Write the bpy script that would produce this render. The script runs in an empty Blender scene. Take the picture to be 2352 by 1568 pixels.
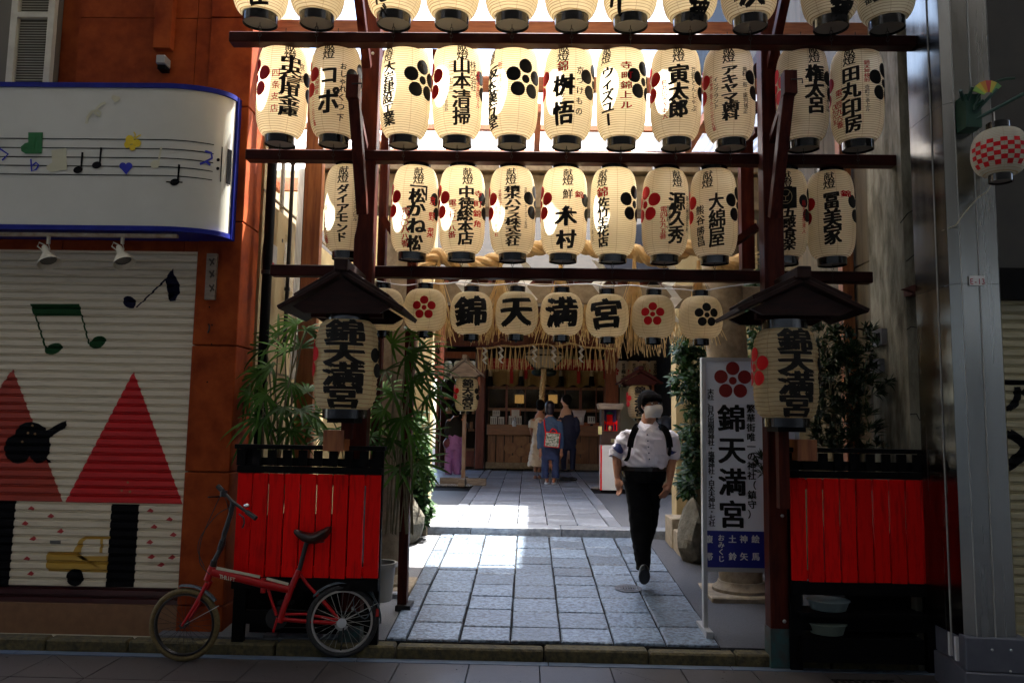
import bpy, bmesh, math, random
from mathutils import Vector, Matrix, noise as MN
import numpy as np
random.seed(7)
S = bpy.context.scene
COL = S.collection
R = math.radians
PI = math.pi

# ---------------------------------------------------------------- camera
H = 1.51
PITCH, YAW, ROLL = R(5.96), R(1.23), 0.0163
cd = bpy.data.cameras.new('camera'); cd.lens = 28; cd.sensor_width = 36; cd.clip_end = 500; cd.clip_start = .05
cam = bpy.data.objects.new('camera', cd); COL.objects.link(cam)
CR = Matrix.Rotation(YAW, 3, 'Z') @ Matrix.Rotation(R(90) + PITCH, 3, 'X') @ Matrix.Rotation(ROLL, 3, 'Z')
cam.matrix_world = Matrix.Translation((0, 0, H)) @ CR.to_4x4()
S.camera = cam

# ---------------------------------------------------------------- sky, sun, exposure
SX, SY = .30, .33                      # direction to the sun per metre of height
sd = Vector((SX, SY, 1)).normalized()
w = bpy.data.worlds.new('World'); S.world = w; w.use_nodes = True
nt = w.node_tree; bg = nt.nodes['Background']
sky = nt.nodes.new('ShaderNodeTexSky'); sky.sky_type = 'NISHITA'; sky.sun_disc = False
sky.sun_elevation = math.asin(sd.z); sky.sun_rotation = math.atan2(sd.x, sd.y)
sky.air_density = 1.0; sky.dust_density = 2.2; sky.ozone_density = 1.0
nt.links.new(sky.outputs[0], bg.inputs[0]); bg.inputs[1].default_value = .15
sl = bpy.data.lights.new('sun', 'SUN'); sl.energy = 5.0; sl.angle = R(.53); sl.color = (1, .955, .88)
so = bpy.data.objects.new('sun', sl); COL.objects.link(so)
so.rotation_euler = sd.to_track_quat('Z', 'Y').to_euler(); so.location = (5, 5, 20)
S.view_settings.view_transform = 'Standard'; S.view_settings.look = 'None'
S.view_settings.exposure = 2.9; S.view_settings.gamma = 1; S.view_settings.use_curve_mapping = False
cy = S.cycles; cy.max_bounces = 10; cy.diffuse_bounces = 7; cy.glossy_bounces = 3; cy.transmission_bounces = 6
cy.transparent_max_bounces = 12; cy.sample_clamp_indirect = 6; cy.caustics_reflective = False; cy.caustics_refractive = False
cy.use_denoising = True
try: cy.denoiser = 'OPENIMAGEDENOISE'
except Exception: pass

# ---------------------------------------------------------------- helpers
FPX = 1829.3
def ray(x, y):
    return CR @ Vector(((x - 1176) / FPX, -(y - 784) / FPX, -1))
def at(x, y, Y):
    """point on the vertical plane at distance Y that the photograph shows at x, y (photo measured 2352 wide)"""
    d = ray(x, y); t = Y / d.y
    return Vector((d.x * t, Y, H + d.z * t))
RAMP0, RAMP1, SLOPE = 5.67, 9.27, .072
def ground(Y):
    if Y < RAMP0: return -.09
    if Y < RAMP1: return SLOPE * (Y - RAMP0)
    return .34 + .013 * (Y - RAMP1)

def link(o):
    COL.objects.link(o); return o
ORG = {}
def tag(o, label=None, cat=None, group=None, kind=None):
    if label: o['label'] = label
    if cat: o['category'] = cat
    if group: o['group'] = group
    if kind: o['kind'] = kind
    return o
def thing(name, label, cat, loc=(0, 0, 0), group=None, rz=0):
    o = link(bpy.data.objects.new(name, None)); o.location = loc; o.rotation_euler.z = rz; o.empty_display_size = .1
    ORG[o.name] = Vector(loc)
    return tag(o, label, cat, group)

class MB:
    def __init__(s): s.v = []; s.f = []
    def add(s, vs, fs):
        n = len(s.v); s.v += [tuple(v) for v in vs]; s.f += [tuple(i + n for i in f) for f in fs]; return s
    def box(s, c, d, rot=None):
        c = Vector(c); hx, hy, hz = d[0] / 2, d[1] / 2, d[2] / 2
        vs = [Vector((x, y, z)) for z in (-hz, hz) for x, y in ((-hx, -hy), (hx, -hy), (hx, hy), (-hx, hy))]
        if rot is not None: vs = [rot @ v for v in vs]
        return s.add([v + c for v in vs], [(3, 2, 1, 0), (4, 5, 6, 7), (0, 1, 5, 4), (1, 2, 6, 5), (2, 3, 7, 6), (3, 0, 4, 7)])
    def bb(s, x0, x1, y0, y1, z0, z1):
        return s.box(((x0 + x1) / 2, (y0 + y1) / 2, (z0 + z1) / 2), (abs(x1 - x0), abs(y1 - y0), abs(z1 - z0)))
    def bar(s, a, b, wd, dp, up=(0, 0, 1)):
        a, b = Vector(a), Vector(b); d = b - a; L = d.length; d.normalize(); u = Vector(up)
        if abs(d.dot(u)) > .98: u = Vector((0, 1, 0))
        x = d.cross(u).normalized(); y = x.cross(d).normalized()
        return s.box((a + b) / 2, (wd, dp, L), Matrix((x, y, d)).transposed())
    def tube(s, pts, r, n=8, close=False, cap=True):
        pts = [Vector(p) for p in pts]; m = len(pts); rs = r if isinstance(r, (list, tuple)) else [r] * m
        rings = []; pu = None
        for i, p in enumerate(pts):
            if close: d = pts[(i + 1) % m] - pts[i - 1]
            else: d = pts[min(i + 1, m - 1)] - pts[max(i - 1, 0)]
            d.normalize()
            u = pu if pu is not None else (Vector((0, 0, 1)) if abs(d.z) < .9 else Vector((0, 1, 0)))
            x = d.cross(u)
            if x.length < 1e-4: x = d.cross(Vector((1, 0, .1)))
            x.normalize(); y = x.cross(d).normalized(); pu = y
            rings.append([p + rs[i] * (math.cos(2 * PI * k / n) * x + math.sin(2 * PI * k / n) * y) for k in range(n)])
        vs = [v for q in rings for v in q]; fs = []
        for i in range(m if close else m - 1):
            j = (i + 1) % m
            for k in range(n): fs.append((i * n + k, i * n + (k + 1) % n, j * n + (k + 1) % n, j * n + k))
        if cap and not close: fs.append(tuple(range(n))[::-1]); fs.append(tuple((m - 1) * n + k for k in range(n)))
        return s.add(vs, fs)
    def ering(s, rows, n=16, cap=True):
        """loft of horizontal ellipses: rows = (x, y, z, rx, ry)"""
        vs = []; fs = []; m = len(rows)
        for (x, y, z, rx, ry) in rows:
            vs += [(x + rx * math.cos(2 * PI * k / n), y + ry * math.sin(2 * PI * k / n), z) for k in range(n)]
        up = rows[-1][2] > rows[0][2]
        for i in range(m - 1):
            for k in range(n):
                q = (i * n + k, i * n + (k + 1) % n, (i + 1) * n + (k + 1) % n, (i + 1) * n + k)
                fs.append(q if up else q[::-1])
        if cap:
            a = tuple(range(n)); b = tuple((m - 1) * n + k for k in range(n))
            fs += [a[::-1], b] if up else [a, b[::-1]]
        return s.add(vs, fs)
    def lathe(s, prof, c=(0, 0, 0), n=24, cap=True):
        return s.ering([(c[0], c[1], c[2] + z, r, r) for r, z in prof], n, cap)
    def ball(s, c, rx, ry=None, rz=None, n=12, rot=None):
        ry = ry or rx; rz = rz or rx; m = max(6, n // 2 + 2); q = MB()
        rows = [(0, 0, math.sin(a) * rz, max(1e-4, math.cos(a)) * rx, max(1e-4, math.cos(a)) * ry) for a in [(-.5 + i / m) * PI for i in range(m + 1)]]
        q.ering(rows, n); vs = [Vector(v) for v in q.v]
        if rot is not None: vs = [rot @ v for v in vs]
        return s.add([v + Vector(c) for v in vs], q.f)
    def prism(s, pts, dirv):
        """closed polygon pts extruded by dirv"""
        n = len(pts); d = Vector(dirv); p = [Vector(q) for q in pts]
        fs = [tuple(range(n)), tuple(range(2 * n - 1, n - 1, -1))] + [(i, n + i, n + (i + 1) % n, (i + 1) % n) for i in range(n)]
        return s.add(p + [q + d for q in p], fs)
    def join(s, o): return s.add(o.v, o.f)
    def mesh(s, name, off=None):
        me = bpy.data.meshes.new(name); v = s.v
        if off is not None: v = [(a - off[0], b - off[1], c - off[2]) for a, b, c in v]
        me.from_pydata(v, [], s.f); return me
    def build(s, name, mat, parent=None, smooth=False, fix=True, bev=0):
        off = ORG.get(parent.name) if parent is not None else None
        me = s.mesh(name, off)
        bm = bmesh.new(); bm.from_mesh(me)
        if fix: bmesh.ops.recalc_face_normals(bm, faces=bm.faces)
        if bev: bmesh.ops.bevel(bm, geom=bm.edges, offset=bev, segments=1, affect='EDGES')
        bm.to_mesh(me); bm.free()
        if smooth: smooth_by_angle(me)
        if mat: me.materials.append(mat)
        o = link(bpy.data.objects.new(name, me))
        if parent is not None:
            o.parent = parent; ORG[o.name] = off if off is not None else Vector((0, 0, 0))
        else: ORG[o.name] = Vector((0, 0, 0))
        return o
def smooth_by_angle(me, ang=R(40)):
    me.polygons.foreach_set('use_smooth', [True] * len(me.polygons))
    try: me.set_sharp_from_angle(angle=ang)
    except Exception: pass
def child(name, me, parent, loc=(0, 0, 0), rot=None, scale=None):
    """an object sharing mesh me (built round its own origin) placed at world loc under parent"""
    o = link(bpy.data.objects.new(name, me)); o.parent = parent
    off = ORG.get(parent.name, Vector((0, 0, 0))) if parent is not None else Vector((0, 0, 0))
    o.location = Vector(loc) - off
    if rot is not None: o.rotation_euler = rot
    if scale is not None: o.scale = scale
    ORG[o.name] = Vector((0, 0, 0))
    return o
def fuse(mb, name, mat, parent, voxel=.014, it=3, folds=0, fs=7):
    """melt overlapping lofts into one continuous skin"""
    off = ORG.get(parent.name, Vector((0, 0, 0)))
    o = bpy.data.objects.new('t', mb.mesh('t', off)); link(o)
    m = o.modifiers.new('r', 'REMESH'); m.mode = 'VOXEL'; m.voxel_size = voxel
    s = o.modifiers.new('s', 'SMOOTH'); s.iterations = it; s.factor = .5
    dg = bpy.context.evaluated_depsgraph_get(); dg.update()
    me = bpy.data.meshes.new_from_object(o.evaluated_get(dg)); bpy.data.objects.remove(o)
    me.name = name; me.materials.clear(); me.materials.append(mat)
    if folds:
        for v in me.vertices:
            c = v.co; v.co = c + v.normal * folds * (.35 - abs(MN.noise(Vector((c.x * fs, c.y * fs, c.z * fs * 1.7 + c.x * 6)))) * 1.6 + .5 * MN.noise(Vector((c.x * fs * 2.3 + c.z * 9, c.y * fs * 2, c.z * fs * 2.6))))
    me.polygons.foreach_set('use_smooth', [True] * len(me.polygons))
    q = link(bpy.data.objects.new(name, me)); q.parent = parent; ORG[q.name] = off
    return q

# ---------------------------------------------------------------- materials
MATS = {}
def mat(name, c, c2=None, scale=6., rough=.6, metal=0, bump=0., bscale=40., stretch=(1, 1, 1), spec=.5, trans=0, coat=0,
        emit=None, alpha=1, rnd=0, thr=(.35, .65), local=False, detail=5):
    if name in MATS: return MATS[name]
    m = bpy.data.materials.new(name); m.use_nodes = True; MATS[name] = m
    n = m.node_tree.nodes; l = m.node_tree.links; b = n['Principled BSDF']
    b.inputs['Base Color'].default_value = (*c, 1); b.inputs['Roughness'].default_value = rough; b.inputs['Metallic'].default_value = metal
    b.inputs['Specular IOR Level'].default_value = spec
    if coat: b.inputs['Coat Weight'].default_value = coat; b.inputs['Coat Roughness'].default_value = .15
    if alpha < 1: b.inputs['Alpha'].default_value = alpha
    if emit: b.inputs['Emission Color'].default_value = (*emit[0], 1); b.inputs['Emission Strength'].default_value = emit[1]
    src = None
    if c2 is not None or bump:
        if local: g = n.new('ShaderNodeTexCoord'); pos = g.outputs['Object']
        else: g = n.new('ShaderNodeNewGeometry'); pos = g.outputs['Position']
        mp = n.new('ShaderNodeMapping'); mp.inputs['Scale'].default_value = stretch; l.new(pos, mp.inputs[0]); vec = mp.outputs[0]
    if c2 is not None:
        t = n.new('ShaderNodeTexNoise'); t.inputs['Scale'].default_value = scale; t.inputs['Detail'].default_value = detail; l.new(vec, t.inputs['Vector'])
        t.inputs['Roughness'].default_value = .62
        r = n.new('ShaderNodeValToRGB'); r.color_ramp.elements[0].position = thr[0]; r.color_ramp.elements[1].position = thr[1]
        r.color_ramp.elements[0].color = (*c, 1); r.color_ramp.elements[1].color = (*c2, 1); l.new(t.outputs[0], r.inputs[0]); src = r.outputs[0]
        rr = n.new('ShaderNodeMapRange'); rr.inputs['To Min'].default_value = max(.04, rough - .12); rr.inputs['To Max'].default_value = min(1, rough + .12)
        l.new(t.outputs[0], rr.inputs[0]); l.new(rr.outputs[0], b.inputs['Roughness'])
    if rnd:
        oi = n.new('ShaderNodeObjectInfo'); mr = n.new('ShaderNodeMapRange'); mr.inputs['To Min'].default_value = 1 - rnd; mr.inputs['To Max'].default_value = 1 + rnd
        l.new(oi.outputs['Random'], mr.inputs[0]); hs = n.new('ShaderNodeHueSaturation'); l.new(mr.outputs[0], hs.inputs['Value'])
        if src is not None: l.new(src, hs.inputs['Color'])
        else: hs.inputs['Color'].default_value = (*c, 1)
        src = hs.outputs[0]
    if src is not None: l.new(src, b.inputs['Base Color'])
    if bump:
        t2 = n.new('ShaderNodeTexNoise'); t2.inputs['Scale'].default_value = bscale; t2.inputs['Detail'].default_value = 4; l.new(vec, t2.inputs['Vector'])
        bp = n.new('ShaderNodeBump'); bp.inputs['Strength'].default_value = 1; bp.inputs['Distance'].default_value = bump
        l.new(t2.outputs[0], bp.inputs['Height']); l.new(bp.outputs[0], b.inputs['Normal'])
    if trans:
        tr = n.new('ShaderNodeBsdfTranslucent'); mx = n.new('ShaderNodeMixShader'); mx.inputs[0].default_value = trans
        if src is not None: l.new(src, tr.inputs[0])
        else: tr.inputs[0].default_value = (*c, 1)
        o = n['Material Output']; l.new(b.outputs[0], mx.inputs[1]); l.new(tr.outputs[0], mx.inputs[2]); l.new(mx.outputs[0], o.inputs[0])
    return m
def paper_mat(name, c, rib, period, dark=.45, trans=.6, dirt=.0, wrinkle=0, seams=8):
    """lantern paper: bamboo ribs and vertical seams show darker, light passes through"""
    m = bpy.data.materials.new(name); m.use_nodes = True
    n = m.node_tree.nodes; l = m.node_tree.links; n.remove(n['Principled BSDF'])
    tc = n.new('ShaderNodeTexCoord'); sp = n.new('ShaderNodeSeparateXYZ'); l.new(tc.outputs['Object'], sp.inputs[0])
    def mth(op, a, b=None, c_=None):
        q = n.new('ShaderNodeMath'); q.operation = op
        for i, v in enumerate((a, b, c_)):
            if v is None: continue
            if isinstance(v, (int, float)): q.inputs[i].default_value = v
            else: l.new(v, q.inputs[i])
        return q.outputs[0]
    z = sp.outputs[2]
    nz0 = n.new('ShaderNodeTexNoise'); nz0.inputs['Scale'].default_value = 5; l.new(tc.outputs['Object'], nz0.inputs['Vector'])
    zz = mth('ADD', z, mth('MULTIPLY', nz0.outputs[0], period * 1.2))
    fr = mth('FRACT', mth('DIVIDE', zz, period)); line = mth('LESS_THAN', fr, rib)
    ang = mth('FRACT', mth('ADD', mth('MULTIPLY', mth('ARCTAN2', sp.outputs[0], sp.outputs[1]), seams / (2 * PI)), .3))
    seam = mth('MULTIPLY', mth('LESS_THAN', ang, .035), .55)
    k = mth('MAXIMUM', line, seam)
    nz = n.new('ShaderNodeTexNoise'); nz.inputs['Scale'].default_value = 9; nz.inputs['Detail'].default_value = 6; oi = n.new('ShaderNodeObjectInfo')
    va = n.new('ShaderNodeVectorMath'); va.operation = 'ADD'; l.new(tc.outputs['Object'], va.inputs[0]); l.new(mth('MULTIPLY', oi.outputs['Random'], 37.0), va.inputs[1]); l.new(va.outputs[0], nz.inputs['Vector'])
    mx = n.new('ShaderNodeMixRGB'); mx.inputs[1].default_value = (*c, 1); mx.inputs[2].default_value = (c[0] * dark, c[1] * dark * .82, c[2] * dark * .6, 1)
    l.new(k, mx.inputs[0])
    hs = n.new('ShaderNodeHueSaturation'); l.new(mx.outputs[0], hs.inputs['Color'])
    val = mth('ADD', mth('MULTIPLY', nz.outputs[0], .25 + dirt), .86 - dirt / 2 ); val = mth('MULTIPLY', val, mth('ADD', mth('MULTIPLY', oi.outputs['Random'], .22), .89))
    l.new(val, hs.inputs['Value'])
    d = n.new('ShaderNodeBsdfDiffuse'); t = n.new('ShaderNodeBsdfTranslucent'); ms = n.new('ShaderNodeMixShader'); ms.inputs[0].default_value = trans
    l.new(hs.outputs[0], d.inputs[0]); l.new(hs.outputs[0], t.inputs[0])
    if wrinkle:
        w_ = n.new('ShaderNodeTexNoise'); w_.inputs['Scale'].default_value = 14; w_.inputs['Detail'].default_value = 5; l.new(tc.outputs['Object'], w_.inputs['Vector'])
        bp = n.new('ShaderNodeBump'); bp.inputs['Distance'].default_value = wrinkle; l.new(w_.outputs[0], bp.inputs['Height']); l.new(bp.outputs[0], d.inputs['Normal'])
    l.new(d.outputs[0], ms.inputs[1]); l.new(t.outputs[0], ms.inputs[2]); l.new(ms.outputs[0], n['Material Output'].inputs[0])
    return m

M_lac = mat('dark_red_lacquer', (.020, .0018, .0012), (.040, .0045, .002), 3, .55, spec=.15, stretch=(1, 6, 6), bump=.0015, bscale=30)
M_lacv = mat('dark_red_lacquer_upright', (.030, .003, .002), (.085, .014, .006), 3, .55, spec=.15, stretch=(7, 7, 1), bump=.0015, bscale=30)
M_wood = mat('warm_wood', (.20, .055, .018), (.42, .16, .05), 3, .5, stretch=(8, 8, .7), bump=.002, bscale=25)
M_old = mat('weathered_wood', (.16, .12, .085), (.30, .24, .18), 4, .75, stretch=(1.5, 9, 9), bump=.003, bscale=30)
M_black = mat('black_paint', (.002, .002, .0022), (.004, .0035, .0035), 5, .6, bump=.001, spec=.10)
M_cap = mat('black_lacquer', (.008, .008, .009), rough=.16, spec=.7)
M_capin = mat('grey_underside', (.22, .21, .19), rough=.7)
M_ink = mat('black_ink', (.012, .011, .010), rough=.75, spec=.2)
M_rink = mat('red_ink', (.52, .006, .010), rough=.7, spec=.2)
M_wire = mat('steel_wire', (.42, .42, .40), rough=.35, metal=1)
M_iron = mat('dark_iron', (.035, .033, .032), rough=.45, metal=.8)
M_redstone = mat('red_sandstone', (.17, .024, .005), (.33, .066, .014), 3.4, .75, spec=.12, bump=.004, bscale=9, stretch=(1, 1, 1))
M_red = mat('vermilion_paint', (.82, .004, .003), (.30, .006, .004), 7, .55, spec=.12, bump=.0015, bscale=22, stretch=(5, 5, .6), thr=(.50, .86), rnd=.10, detail=8)
M_stucco = mat('beige_stucco', (.37, .28, .135), (.26, .195, .09), 2.5, .85, bump=.003, bscale=90)
M_stone = mat('torii_granite', (.30, .245, .165), (.19, .15, .10), 14, .8, bump=.002, bscale=120, detail=8)
M_concrete = mat('stained_concrete', (.30, .28, .21), (.10, .09, .06), 4.5, .9, spec=.1, bump=.006, bscale=22, stretch=(2, 2, .6), detail=9)
M_steel = mat('brushed_steel', (.27, .27, .25), (.32, .32, .30), 1.5, .26, metal=1, stretch=(6, 6, .3))
M_steeld = mat('steel_side', (.13, .12, .10), (.20, .19, .17), 2, .24, metal=1, stretch=(6, 6, .3))  # darker copy of the steel, the column's left facet shading is in its colour
M_white = mat('white_paint', (.78, .78, .76), (.70, .70, .68), 3, .45)
M_blue = mat('blue_paint', (.006, .010, .17), (.010, .018, .22), 12, .45, spec=.2)
M_skin = mat('skin', (.40, .185, .11), (.34, .15, .085), 9, .5)
M_hair = mat('black_hair', (.003, .0025, .0025), (.006, .005, .005), 30, .85, stretch=(1, 1, .3), bump=.003, bscale=80, spec=.06)
M_straw = mat('straw', (.56, .38, .15), (.70, .52, .26), 20, .7)
M_rope = mat('rope', (.50, .32, .13), (.68, .49, .24), 25, .75, bump=.003, bscale=70)
M_shide = mat('white_paper', (.80, .79, .75), rough=.7, trans=.35)
M_clear = mat('clear_plastic', (.8, .8, .78), rough=.2, alpha=.3)

# ---------------------------------------------------------------- writing
GL = {}
def glyph(ch):
    if ch in GL: return GL[ch]
    cu = bpy.data.curves.new('g', 'FONT'); cu.body = ch; cu.resolution_u = 3
    o = link(bpy.data.objects.new('g', cu)); dg = bpy.context.evaluated_depsgraph_get(); dg.update()
    me = bpy.data.meshes.new_from_object(o.evaluated_get(dg)); bpy.data.objects.remove(o); bpy.data.curves.remove(cu)
    bm = bmesh.new(); bm.from_mesh(me); bpy.data.meshes.remove(me)
    bmesh.ops.triangulate(bm, faces=bm.faces)
    xs = [v.co.x for v in bm.verts]
    if not xs: GL[ch] = (np.zeros((0, 2)), []); bm.free(); return GL[ch]
    cx = (min(xs) + max(xs)) / 2 if ord(ch) < 0x2000 else .5
    for v in bm.verts: v.co.x -= cx; v.co.y -= .38; v.co.z = 0
    for k in range(-2, 3):
        bmesh.ops.bisect_plane(bm, geom=bm.verts[:] + bm.edges[:] + bm.faces[:], plane_co=(k * .18, 0, 0), plane_no=(1, 0, 0))
    for k in (-.22, .0, .22):
        bmesh.ops.bisect_plane(bm, geom=bm.verts[:] + bm.edges[:] + bm.faces[:], plane_co=(0, k, 0), plane_no=(0, 1, 0))
    bm.verts.index_update()
    GL[ch] = (np.array([(v.co.x, v.co.y) for v in bm.verts]), [tuple(v.index for v in f.verts) for f in bm.faces]); bm.free()
    return GL[ch]
def nib(wd):
    if not wd: return [(0, 0)]
    return [(wd * a, wd * b) for a, b in ((0, 0), (1, -.45), (-1, .45), (.55, .55), (-.55, -.55))]
def write(mb, s, x, y, w_, h_, step, fmap, weight=0, rough=0, horiz=False, slant=0):
    """column (or row) of characters centred on x whose first centre is y; fmap(a, b, k) gives the 3-D point"""
    rr = random.Random(len(s) * 7 + ord(s[0]))
    for i, ch in enumerate(s):
        if ch in ' ': continue
        P, F = glyph(ch)
        if not len(F): continue
        jx, jy, js = (rr.uniform(-.05, .05), rr.uniform(-.03, .03), rr.uniform(.93, 1.08)) if rough else (0, 0, 1)
        vert_dash = ch == 'ー' and not horiz
        for k, (dx, dy) in enumerate(nib(weight)):
            q = P.copy()
            if vert_dash: q = np.stack([-P[:, 1], P[:, 0]], 1)
            q = q * js + (dx, dy)
            if slant: q[:, 1] += slant * q[:, 0]
            X = x + (i * step if horiz else 0) + (q[:, 0] + jx) * w_
            Yv = y - (0 if horiz else i * step) + (q[:, 1] + jy) * h_
            mb.add([fmap(a, b, k) for a, b in zip(X, Yv)], F)
def disc(mb, x, y, rx, ry, fmap, n=18, k=0):
    vs = [fmap(x, y, k)] + [fmap(x + rx * .5 * math.cos(2 * PI * i / n), y + ry * .5 * math.sin(2 * PI * i / n), k) for i in range(n)] + \
         [fmap(x + rx * math.cos(2 * PI * i / n), y + ry * math.sin(2 * PI * i / n), k) for i in range(n)]
    fs = [(0, 1 + i, 1 + (i + 1) % n) for i in range(n)] + [(1 + i, 1 + n + i, 1 + n + (i + 1) % n, 1 + (i + 1) % n) for i in range(n)]
    mb.add(vs, fs)
def plum(mb, x, y, s, fmap):
    """the five petal plum crest: five discs round a smaller one"""
    disc(mb, x, y, s * .19, s * .19, fmap)
    for i in range(5):
        a = PI / 2 + i * 2 * PI / 5
        disc(mb, x + s * .60 * math.cos(a), y + s * .60 * math.sin(a), s * .33, s * .33, fmap, k=0)
def decal(polys, fmap, zcuts=(), xcuts=()):
    """flat figures given in (x, z) cut along the slats and laid on the surface by fmap"""
    bm = bmesh.new()
    for i_, p in enumerate(polys):
        vs = [bm.verts.new((a, -.0002 * (i_ % 12), b)) for a, b in p]
        try: bm.faces.new(vs)
        except ValueError: pass
    bmesh.ops.triangulate(bm, faces=bm.faces)
    g = lambda: bm.verts[:] + bm.edges[:] + bm.faces[:]
    if bm.verts:
        z0 = min(v.co.z for v in bm.verts); z1 = max(v.co.z for v in bm.verts); x0 = min(v.co.x for v in bm.verts); x1 = max(v.co.x for v in bm.verts)
        for z in zcuts:
            if z0 < z < z1: bmesh.ops.bisect_plane(bm, geom=g(), plane_co=(0, 0, z), plane_no=(0, 0, 1))
        for x in xcuts:
            if x0 < x < x1: bmesh.ops.bisect_plane(bm, geom=g(), plane_co=(x, 0, 0), plane_no=(1, 0, 0))
    bm.verts.index_update(); mb = MB()
    mb.add([Vector(fmap(v.co.x, v.co.z, 0)) + Vector((0, v.co.y, 0)) for v in bm.verts], [tuple(v.index for v in f.verts) for f in bm.faces]); bm.free()
    return mb
def ell(cx, cy, rx, ry, rot=0, n=16):
    c, s = math.cos(rot), math.sin(rot)
    return [(cx + rx * math.cos(t) * c - ry * math.sin(t) * s, cy + rx * math.cos(t) * s + ry * math.sin(t) * c) for t in [2 * PI * i / n for i in range(n)]]
# ================================================================ ground
M_pave = mat('brown_granite_paving', (.055, .047, .045), (.10, .088, .085), 30, .32, bump=.0008, bscale=110, rnd=.14, detail=8)
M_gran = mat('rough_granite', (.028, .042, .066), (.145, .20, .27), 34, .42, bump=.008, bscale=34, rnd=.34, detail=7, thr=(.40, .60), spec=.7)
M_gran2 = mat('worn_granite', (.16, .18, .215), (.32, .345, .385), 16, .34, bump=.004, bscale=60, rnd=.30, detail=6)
M_joint = mat('joint_dirt', (.012, .012, .014), (.025, .024, .024), 20, .95, spec=.1)
M_kerb = mat('mossy_kerb_stone', (.12, .095, .035), (.045, .038, .022), 26, .9, bump=.008, bscale=50, rnd=.12)
M_asph2 = mat('verge_asphalt', (.030, .031, .036), (.075, .078, .09), 90, .55, bump=.004, bscale=120, spec=.3)
M_asph = mat('sun_lightened_asphalt', (.075, .08, .09), (.14, .145, .155), 130, .6, bump=.004, bscale=160)  # lightened so the sunlit verge burns white, sunlight put into the colour

gd = MB().add([(-60, -60, -.125), (60, -60, -.125), (60, 60, -.125), (-60, 60, -.125)], [(0, 1, 2, 3)]).build('ground', M_joint); tag(gd, kind='structure')
st = thing('street', None, None); tag(st, kind='structure')
# paving slabs of the arcade street, some cut on the diagonal
P = .47
for i in range(-9, 10):
    for j in range(5):
        x0, y0 = i * P + .1, 5.53 - (j + 1) * P
        x1, y1, g = x0 + P, y0 + P, .004
        if (i + 2 * j) % 4 == 1:
            MB().prism([(x0 + g, y0 + g, -.13), (x1 - g * 2, y0 + g, -.13), (x0 + g, y1 - g * 2, -.13)], (0, 0, .041)).build('paving_slab', M_pave, st)
            MB().prism([(x1 - g, y0 + g * 2, -.13), (x1 - g, y1 - g, -.13), (x0 + g * 2, y1 - g, -.13)], (0, 0, .0395)).build('paving_slab', M_pave, st)
        else:
            MB().bb(x0 + g, x1 - g, y0 + g, y1 - g, -.13, -.0895 + random.uniform(-.0008, .0008)).build('paving_slab', M_pave, st)
M_drain = mat('slate_drain_cover', (.10, .14, .20), (.14, .18, .25), 9, .35, bump=.001)
x = -4.4
while x < 4.4:
    L = random.uniform(.9, 1.3)
    MB().bb(x + .003, x + L - .003, 5.535, 5.61, -.13, -.088).build('drain_cover', M_drain, st); x += L
tag(MB().bb(-60, 60, -60, 3.17, -.13, -.092).build('far_street', M_pave), kind='structure')
kb = thing('kerb', None, None); tag(kb, kind='structure')
x = -4.4
while x < 4.6:
    L = random.uniform(.5, 1.1); x1 = x + L
    MB().bb(x + .006, x1 - .006, 5.625, 5.75 + random.uniform(-.01, .01), -.13, -.012 + random.uniform(-.006, .004)).build('kerb_stone', M_kerb, kb, bev=.012); x = x1
# ramp of granite slabs up to the step, then the nearly level court
rp = thing('granite_path', None, None); tag(rp, kind='structure')
def slab(x0, x1, y0, y1, m, parent, dz=0):
    g = .007; gy = .014 if y0 < 9.3 else .013
    z0, z1 = ground(y0 + 1e-4), ground(y1 - 1e-4)
    a, b, c, d = x0 + g, x1 - g, y0 + gy, y1 - gy
    j = lambda: random.uniform(-.004, .004)
    top = [(a + j(), c + j(), z0 + dz), (b + j(), c + j(), z0 + dz), (b + j(), d + j(), z1 + dz), (a + j(), d + j(), z1 + dz)]
    bot = [(p[0], p[1], p[2] - .06) for p in top]
    k = .006
    tp = [(a + k, c + k), (b - k, c + k), (b - k, d - k), (a + k, d - k)]
    vs = bot + [(p[0], p[1], p[2] - .007) for p in top] + [(t[0], t[1], top[i][2]) for i, t in enumerate(tp)]
    fs = [(3, 2, 1, 0), (8, 9, 10, 11)] + [(i, (i + 1) % 4, 4 + (i + 1) % 4, 4 + i) for i in range(4)] + [(4 + i, 4 + (i + 1) % 4, 8 + (i + 1) % 4, 8 + i) for i in range(4)]
    return MB().add(vs, fs).build('granite_slab', m, parent)
cols = [-.98, -.83, -.46, -.10, .257, .626, .99, 1.36]
for ci in range(7):
    y = 5.76
    edge = ci in (0,)
    while y < 9.24:
        L = random.uniform(.62, .8) if ci == 0 else random.choice((.30, .36, .42, .38))
        y1 = min(9.255, y + L)
        if 9.255 - y1 < .15: y1 = 9.255
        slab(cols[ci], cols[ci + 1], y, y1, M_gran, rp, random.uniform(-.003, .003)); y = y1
def strip(name, x0, x1, m, y0=5.76, y1=9.26, dz=-.012):
    vs = [(x0, y0, ground(y0) + dz), (x1, y0, ground(y0) + dz), (x1, y1, ground(y1 - .001) + dz), (x0, y1, ground(y1 - .001) + dz)]
    o = MB().add(vs + [(a, b, c - .1) for a, b, c in vs], [(0, 1, 2, 3), (7, 6, 5, 4), (0, 4, 5, 1), (1, 5, 6, 2), (2, 6, 7, 3), (3, 7, 4, 0)]).build(name, m); tag(o, kind='structure'); return o
strip('path_bed', -.985, 1.365, M_joint, dz=-.018)
strip('asphalt_verge', -2.6, -.985, M_asph); strip('asphalt_verge', 1.365, 3.2, M_asph2)
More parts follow.
